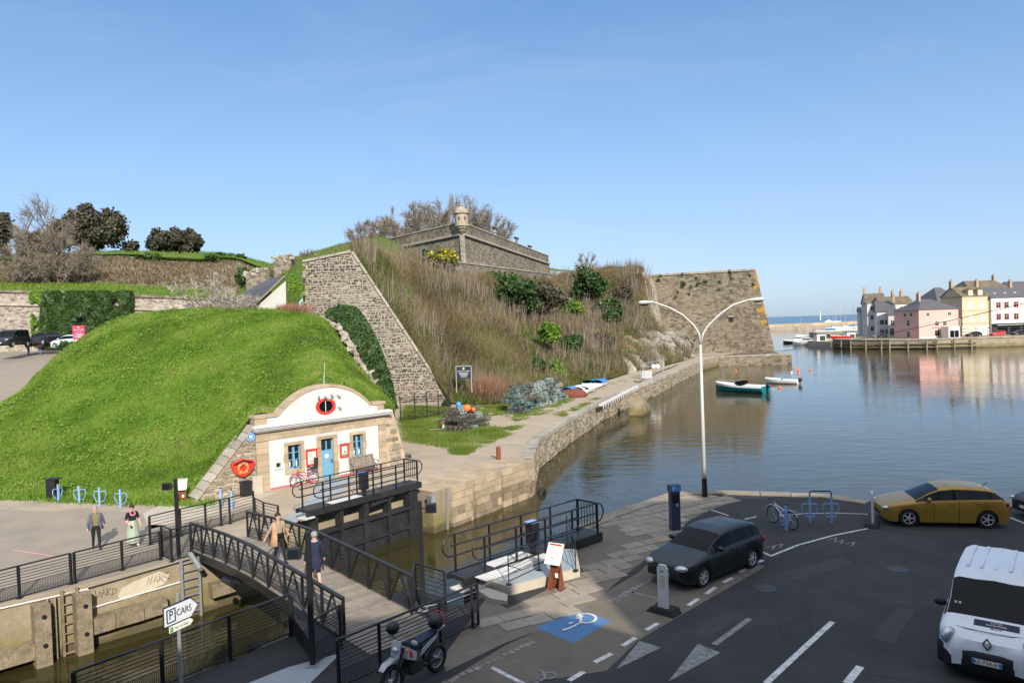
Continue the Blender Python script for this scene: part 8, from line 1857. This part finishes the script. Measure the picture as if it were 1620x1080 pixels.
def bare_tree(label, px, py_base, py_top, Y, seed, mat=None, asp=.95, group=None, tw=.02, lean=0.0, name='bare_tree', multi=1, dens=1.0, low=.3, flat=.45):
    """trunk, main limbs that arch out to a domed crown, branches along each limb, and fans of fine twigs"""
    rg = np.random.default_rng(seed); b = atd(px, py_base, Y)-v3(0, 0, .3); H = (py_base-py_top)/F_PX*Y+.3; t = thing(name, label, 'tree', b, 0, group); mb = MB(m_bark)
    rx = H*asp/2; cen = v3(lean*H, 0, H*(1-flat)); segs = []; tp = []; td = []
    def on(k):
        d = rdirg(rg); d[2] = abs(d[2])*1.1-.25; return cen+unit(d)*v3(rx, rx, H*flat)*k
    for m in range(multi):
        a0 = v3(*(rg.normal(0, .12*(multi-1), 2)), 0); f = cen*v3(.3, .3, 0)+v3(*(rg.normal(0, .05+.12*(multi > 1), 2)*H), low*H)
        mb.tube([b+a0, b+lerp(a0, f, .5)+v3(*(rg.normal(0, .02, 2)*H), 0), b+f], [H*.03/multi**.4, H*.024/multi**.4, H*.018/multi**.4], 6)
        for i in range(int(13/multi**.5)):
            e = on(rg.uniform(.6, .95)); c = lerp(f, e, .45)+v3(0, 0, .08*H)*rg.uniform(.3, 1.2)+rg.normal(0, .03, 3)*H
            Q = [f*(1-u)**2+2*c*u*(1-u)+e*u*u for u in np.linspace(0, 1, 6)]; mb.tube([b+q for q in Q], list(np.linspace(H*.011, H*.003, 6)), 4, caps=False)
            for j in range(int(13*dens)):
                u = rg.uniform(.25, 1); p = f*(1-u)**2+2*c*u*(1-u)+e*u*u; d = unit(unit((p-cen)/v3(rx, rx, H*flat))+v3(0, 0, .5)+rg.normal(0, .55, 3)); L = H*rg.uniform(.1, .24); q = p+d*L; k = np.linalg.norm((q-cen)/v3(rx, rx, H*flat))
                if k > 1.03: q = cen+(q-cen)*(1.03/k)
                segs.append((p, q-p, H*.0022))
                for _ in range(12): g = rg.random(); tp.append(p+(q-p)*g); td.append(unit(unit(q-p)+rg.normal(0, .6, 3)+v3(0, 0, .25))*H*rg.uniform(.05, .12))
    mb.build('trunk', t)
    P = np.array(tp)+b; V = np.array(td); n = len(P); P2 = P+V*RNG.uniform(.2, .9, (n, 1)); V2 = nrm(nrm(V)+.7*rdir(n))*np.linalg.norm(V, axis=1, keepdims=True)*.7
    S0_ = np.array([s_[0] for s_ in segs])+b; SV = np.array([s_[1] for s_ in segs])
    Pa = np.concatenate([S0_, P, P2]); Va = np.concatenate([SV, V, V2]); wd = np.concatenate([np.full(len(S0_), H*.0035), np.full(2*n, tw)])[:, None]
    soup('crown', Pa, nrm(np.cross(Va, (Pa-CP)))*wd*RNG.uniform(.6, 1.3, (len(Pa), 1)), Va, mat or m_twig, None, t); return t
def rdirg(rg): return unit(rg.normal(size=3))
gr = 'bare trees on the citadel'
for i, (px, yb, yt, Y, asp, lab) in enumerate(((572, 398, 348, 128, 1.0, 'leafless tree on the ridge, the outermost left of the citadel trees'), (600, 392, 340, 134, .9, 'leafless tree on the ridge above the dead scrub, next in from the end'), (626, 388, 329, 140, .9, 'leafless tree directly above the start of the citadel parapet'), (656, 382, 322, 150, .9, 'leafless tree halfway along the left citadel parapet'), (688, 380, 312, 160, .95, 'leafless tree just left of the sentry turret'), (716, 384, 302, 172, 1.0, 'tallest leafless tree right behind the sentry turret'), (752, 386, 318, 180, 1.0, 'leafless tree just right of the sentry turret'), (778, 390, 332, 190, 1.0, 'leafless tree above the middle of the right parapet'), (800, 396, 350, 198, 1.0, 'lowest leafless tree at the right end of the citadel trees'), (640, 386, 334, 170, 1.1, 'leafless tree in the second rank behind the left parapet'), (735, 388, 312, 195, 1.2, 'leafless tree in the second rank behind the sentry turret'))):
    bare_tree(lab, px, yb, yt, Y, i+1, asp=asp, group=gr, tw=.026, low=.22, flat=.5)
bare_tree('bare tree with pale upright branches left of the dark evergreen oak', 75, 452, 314, 104, 11, asp=.55, tw=.022, dens=.55, multi=2, low=.35)
bare_tree('wide many stemmed bare tree in front of the dark evergreen oak', 92, 454, 362, 101, 12, asp=1.25, tw=.024, multi=4, low=.2, flat=.52, dens=.9)
bare_tree('bare thicket tree at the far left edge below the dark tree', 26, 454, 382, 103, 13, asp=1.0, tw=.022, multi=3, low=.2, dens=.7)
bare_tree('thin bare tree leaning right over the end of the dead slope', 122, 452, 388, 104, 14, asp=.8, tw=.02, lean=.35, multi=2, dens=.5)
bare_tree('blossoming grey bush above the crest of the green mound', 325, 500, 434, 76, 15, m_blossom, asp=1.9, tw=.014, multi=4, low=.1, flat=.5, dens=.8)
bare_tree('low blossoming grey bush beside the pale gable of the low house', 372, 498, 454, 74, 16, m_blossom, asp=1.6, tw=.014, multi=3, low=.1, dens=.7)
bare_tree('bare tree rising from the round green bush on the right of the hillside', 928, 446, 398, 150, 17, asp=.75, tw=.022, dens=.6)
bare_tree('small bare tree behind the ruined stub beside the raking wall', 486, 416, 394, 98, 18, asp=1.6, tw=.018, multi=2, dens=.5)
oak = [('huge dark evergreen oak on the upper rampart', 140, 364, 128, 108, 76, 26000, 120), ('broad evergreen oak standing alone on the rampart skyline', 276, 384, 132, 92, 48, 17000, 110), ('small round evergreen right of the huge dark oak', 208, 391, 132, 20, 18, 1500, 20), ('dark evergreen cut by the left edge of the frame', -12, 372, 118, 56, 84, 9000, 70), ('dark round evergreen behind the bare trees at the left', 60, 392, 124, 70, 46, 7000, 60)]
for lab, x, y, Y, w_, h_, n, cl_ in oak: bush(lab, x, y, Y, w_, h_, m_leaf_oak, n, .3, 'tree', None, clumps=cl_)
for lab, x, y, Y, w_, h_, m_, n, lf in (
    ('dark hedge clump on the rampart edge below the lone oak', 240, 409, 116, 48, 14, m_leaf, 1600, .3), ('longer dark hedge clump on the rampart edge near the ruins', 356, 408, 116, 66, 18, m_leaf, 2200, .3),
    ('round dark bush in front of the ruined wall', 388, 440, 100, 26, 30, m_leaf, 1600, .25), ('low green bush by the distant parked cars', 64, 541, 86, 40, 26, m_leaf_bright, 1200, .2), ('brown green hedge in front of the white car', 104, 549, 76, 34, 18, m_leaf, 1300, .15),
    ('yellow flowering gorse bush below the citadel corner', 702, 408, 112, 46, 28, m_gorse, 2600, .22), ('dark bush hugging the left side of the yellow gorse', 678, 406, 113, 18, 22, m_leaf, 900, .22),
    ('dark green shrub in the middle of the hillside', 816, 465, 112, 60, 58, m_leaf_pine, 4200, .32), ('grey green bush right of the dark hillside shrub', 868, 470, 124, 60, 44, m_leaf_oak, 2400, .3),
    ('bright green bush halfway down the hillside', 872, 528, 100, 34, 36, m_leaf_bright, 2200, .24), ('rounded green bush high on the right of the hillside', 930, 456, 146, 64, 54, m_leaf_pine, 3600, .36), ('dark bush below the rounded green bush', 962, 486, 138, 40, 30, m_leaf, 2000, .32),
    ('small dark bush on the skyline by the flank wall', 1008, 428, 170, 14, 10, m_leaf, 600, .35), ('bright creeper bush low on the hillside behind the pots', 884, 590, 92, 24, 40, m_leaf_bright, 1500, .2), ('low dark bush behind the long pot stack', 862, 604, 90, 44, 22, m_leaf, 1500, .2),
    ('small bright bush beside the cliff', 985, 560, 118, 30, 22, m_leaf_bright, 1200, .24), ('grey bush at the foot of the sea bastion', 1085, 545, 160, 26, 20, m_leaf_oak, 1000, .34), ('dark evergreen scrub on the cliff top', 968, 500, 130, 30, 26, m_leaf_pine, 1400, .3), ('small bush at the foot of the raking wall by the iron fence', 706, 640, 74, 12, 16, m_leaf_pine, 500, .16),
    ('tuft of green at the top of the raking wall', 545, 494, 66, 50, 16, m_leaf_bright, 900, .16), ('weedy bush beside the red lifebuoy housing', 374, 724, 41, 14, 8, m_leaf_bright, 500, .07), ('low weeds in front of the black bin', 366, 797, 36.8, 34, 16, m_leaf_bright, 900, .07)):
    bush(lab, x, y, Y, w_, h_, m_, n, lf)

# ------------------------------------------------------------------ dead scrub on the hillside
Gh = G_hill[:100]
def pxof(P):
    w = P-CP; z = w@FW; return 810+F_PX*(w@CR)/z, 540-F_PX*(w@CU)/z
P, N = scatter(Gh, 150000); x, y = pxof(P)
gr_ = vnoise(P, .10, 7)+.5*vnoise(P, .35, 1)
edge = np.clip(1-np.abs(x-(560+(y-398)*.65+26))/34, 0, 1)*(y > 400)
green = np.clip(gr_*1.3+edge*1.1+.6*np.exp(-((x-850)/70)**2-((y-520)/50)**2)+.55*np.clip((x-800)/120, 0, 1)+.25*np.clip((y-540)/60, 0, 1)+.1, 0, 1)
k = RNG.random(len(P)) > .72*green+.05; k &= RNG.random(len(P)) > .8*np.exp(-((x-690)/45)**2-((y-402)/26)**2); Ps, Ns = P[k], N[k]
h = (1.5+1.1*vnoise(Ps, .18, 5))[:, None]*RNG.uniform(.4, 1.15, (len(Ps), 1)); D = nrm(Ns*.35+v3(0, 0, .8)+rdir(len(Ps))*.45)
dist = (Ps[:, 1:2])/100
A_ = nrm(np.cross(D, Ps-CP))*.022*dist*RNG.uniform(.6, 1.4, (len(Ps), 1))
tag(soup('dead_scrub', Ps, A_, D*np.clip(h, .35, 3), m_scrub, .45+.75*vnoise(Ps, .13, 13)+RNG.normal(0, .2, len(Ps))), 'dense brown dead scrub covering the hillside', 'scrub', None, 'stuff')
Pf = Ps+D*np.clip(h, .35, 3)*.45; D2 = nrm(D+rdir(len(Ps))*.8); A_ = nrm(np.cross(D2, Pf-CP))*.014*dist
tag(soup('scrub_twigs', Pf, A_, D2*np.clip(h, .35, 3)*.5, m_scrub, .6+.3*vnoise(Ps, .16, 3)+RNG.normal(0, .2, len(Ps))), 'fine pale twigs of the hillside scrub', 'scrub', None, 'stuff')
k = RNG.random(len(P)) < np.clip(.25+green, 0, 1); Pg, Ng = P[k], N[k]
tag(blades('hillside_grass', Pg, Ng, .6, .055, m_blade_dry, .7-.72*green[k]+RNG.normal(0, .15, len(Pg)), None, .5, .6), 'green and yellow grass between the scrub', 'grass', None, 'stuff')
# pale upright stalks in thickets
Q, Nq = scatter(Gh, 620); Q = Q[vnoise(Q, .09, 23) > -.12]; k = np.repeat(np.arange(len(Q)), 16); P = Q[k]+RNG.normal(0, .7, (len(k), 3))*np.array([1, 1, .3]); D = nrm(v3(0, 0, 1)+(P-Q[k])*.18+rdir(len(k))*.12); Hs = RNG.uniform(1.4, 3.6, (len(k), 1))
tag(soup('scrub_stalks', P, nrm(np.cross(D, P-CP))*.03*P[:, 1:2]/100, D*Hs, m_twig, RNG.uniform(.1, .95, len(k))), 'pale upright leafless stalks standing out of the hillside scrub', 'scrub', None, 'stuff')
for (px, py, Y, w_, h_, m_, lab) in ((905, 545, 106, 40, 30, m_leaf_pine, 'mid green shrub right of the bright hillside bush'), (848, 490, 116, 34, 26, m_leaf_oak, 'olive shrub under the dark hillside shrub'), (955, 540, 118, 46, 30, m_leaf_oak, 'olive shrub above the cliff, left of the russet bush'), (930, 585, 100, 40, 26, m_leaf_pine, 'dark low shrub above the hauled out boats'), (780, 436, 124, 30, 14, m_leaf_pine, 'low green bush growing on the crumbling outwork'), (905, 490, 132, 36, 28, m_leaf_bright, 'light green shrub between the two dark hillside bushes'), (750, 470, 106, 26, 20, m_leaf_oak, 'small olive shrub below the yellow gorse'), (985, 470, 150, 34, 40, m_leaf_oak, 'olive bush beside the flank wall'), (850, 580, 90, 26, 26, m_leaf_pine, 'green shrub low on the slope above the pots'), (640, 470, 86, 18, 16, m_leaf_bright, 'light green clump beside the raking wall coping'), (700, 600, 78, 20, 18, m_leaf, 'dark shrub next to the foot of the raking wall coping')):
    bush(lab, px, py, Y, w_, h_, m_, int(w_*h_*1.6), .24, clumps=30)
for (px, py, Y, w_, h_, lab) in ((772, 618, 78, 62, 62, 'reddish brown leafless bush beside the black notice board'), (462, 488, 66, 60, 22, 'reddish dead bush on the crest behind the mound'), (980, 556, 120, 40, 36, 'russet dead bush above the cliff')):
    c = atd(px, py+h_/2, Y); n = 3800; R_ = w_/2/F_PX*Y; H = h_/F_PX*Y; t = thing('dead_bush', lab, 'shrub', c); b = np.column_stack([RNG.normal(0, R_*.35, n), RNG.normal(0, R_*.3, n), RNG.uniform(0, .5, n)*H])+c
    D = nrm((b-c)*.5/R_+v3(0, 0, .8)+rdir(n)*.55); A_ = nrm(np.cross(D, b-CP))*.014*Y/80; soup('twigs', b, A_, D*H*RNG.uniform(.25, .6, (n, 1)), m_redscrub, None, t)
    mb = MB(m_bark); [mb.tube([c, c+v3(*(RNG.normal(0, .4, 2)*R_), H*.6)], [.04, .015], 5) for _ in range(7)]; mb.build('stem', t)
for G_, nm, lab, n, m_, h_, w_ in ((G_dead, 'dead_slope_grass', 'grey dead stalks on the slope above the terrace', 26000, m_scrub, .6, .05), (G_terr, 'terrace_grass', 'bright grass on the terrace', 14000, m_blade, .35, .05), (G_ltop, 'rampart_grass', 'bright grass on the rampart top', 12000, m_blade, .5, .06), (G_up, 'ridge_grass', 'grass on the rise left of the citadel', 16000, m_blade_dry, .45, .045)):
    P, N = scatter(G_, n); tag(blades(nm, P, N, h_, w_, m_, None, None, .5, .6), lab, 'grass', None, 'stuff')
# low house at the end of the raking wall
p = atd(428, 492, 76); t = thing('low_house', 'low house with a slate roof and pale gable half hidden behind the mound', 'house', (p[0], p[1], p[2]-4), .0)
g0, g1, g2 = atd(398, 492, 76), atd(453, 492, 73), atd(452, 444, 73); rl, rr_ = atd(384, 492, 84), atd(393, 452, 84)
MB(m_whitew).add([g0-v3(0, 0, 4), g1-v3(0, 0, 4), g1, g2, g0], [(0, 1, 2, 3, 4)]).build('gable', t)
MB(m_slate).ext([g0+v3(-.2, -.3, .1), g2+v3(0, -.3, .35), atd(425, 442, 90), atd(366, 476, 90)], (0, 0, .12)).build('roof', t)
MB(M_brick).bar(g0+v3(0, -.35, .2), g2+v3(0, -.35, .4), .12, .14).build('verge', t)
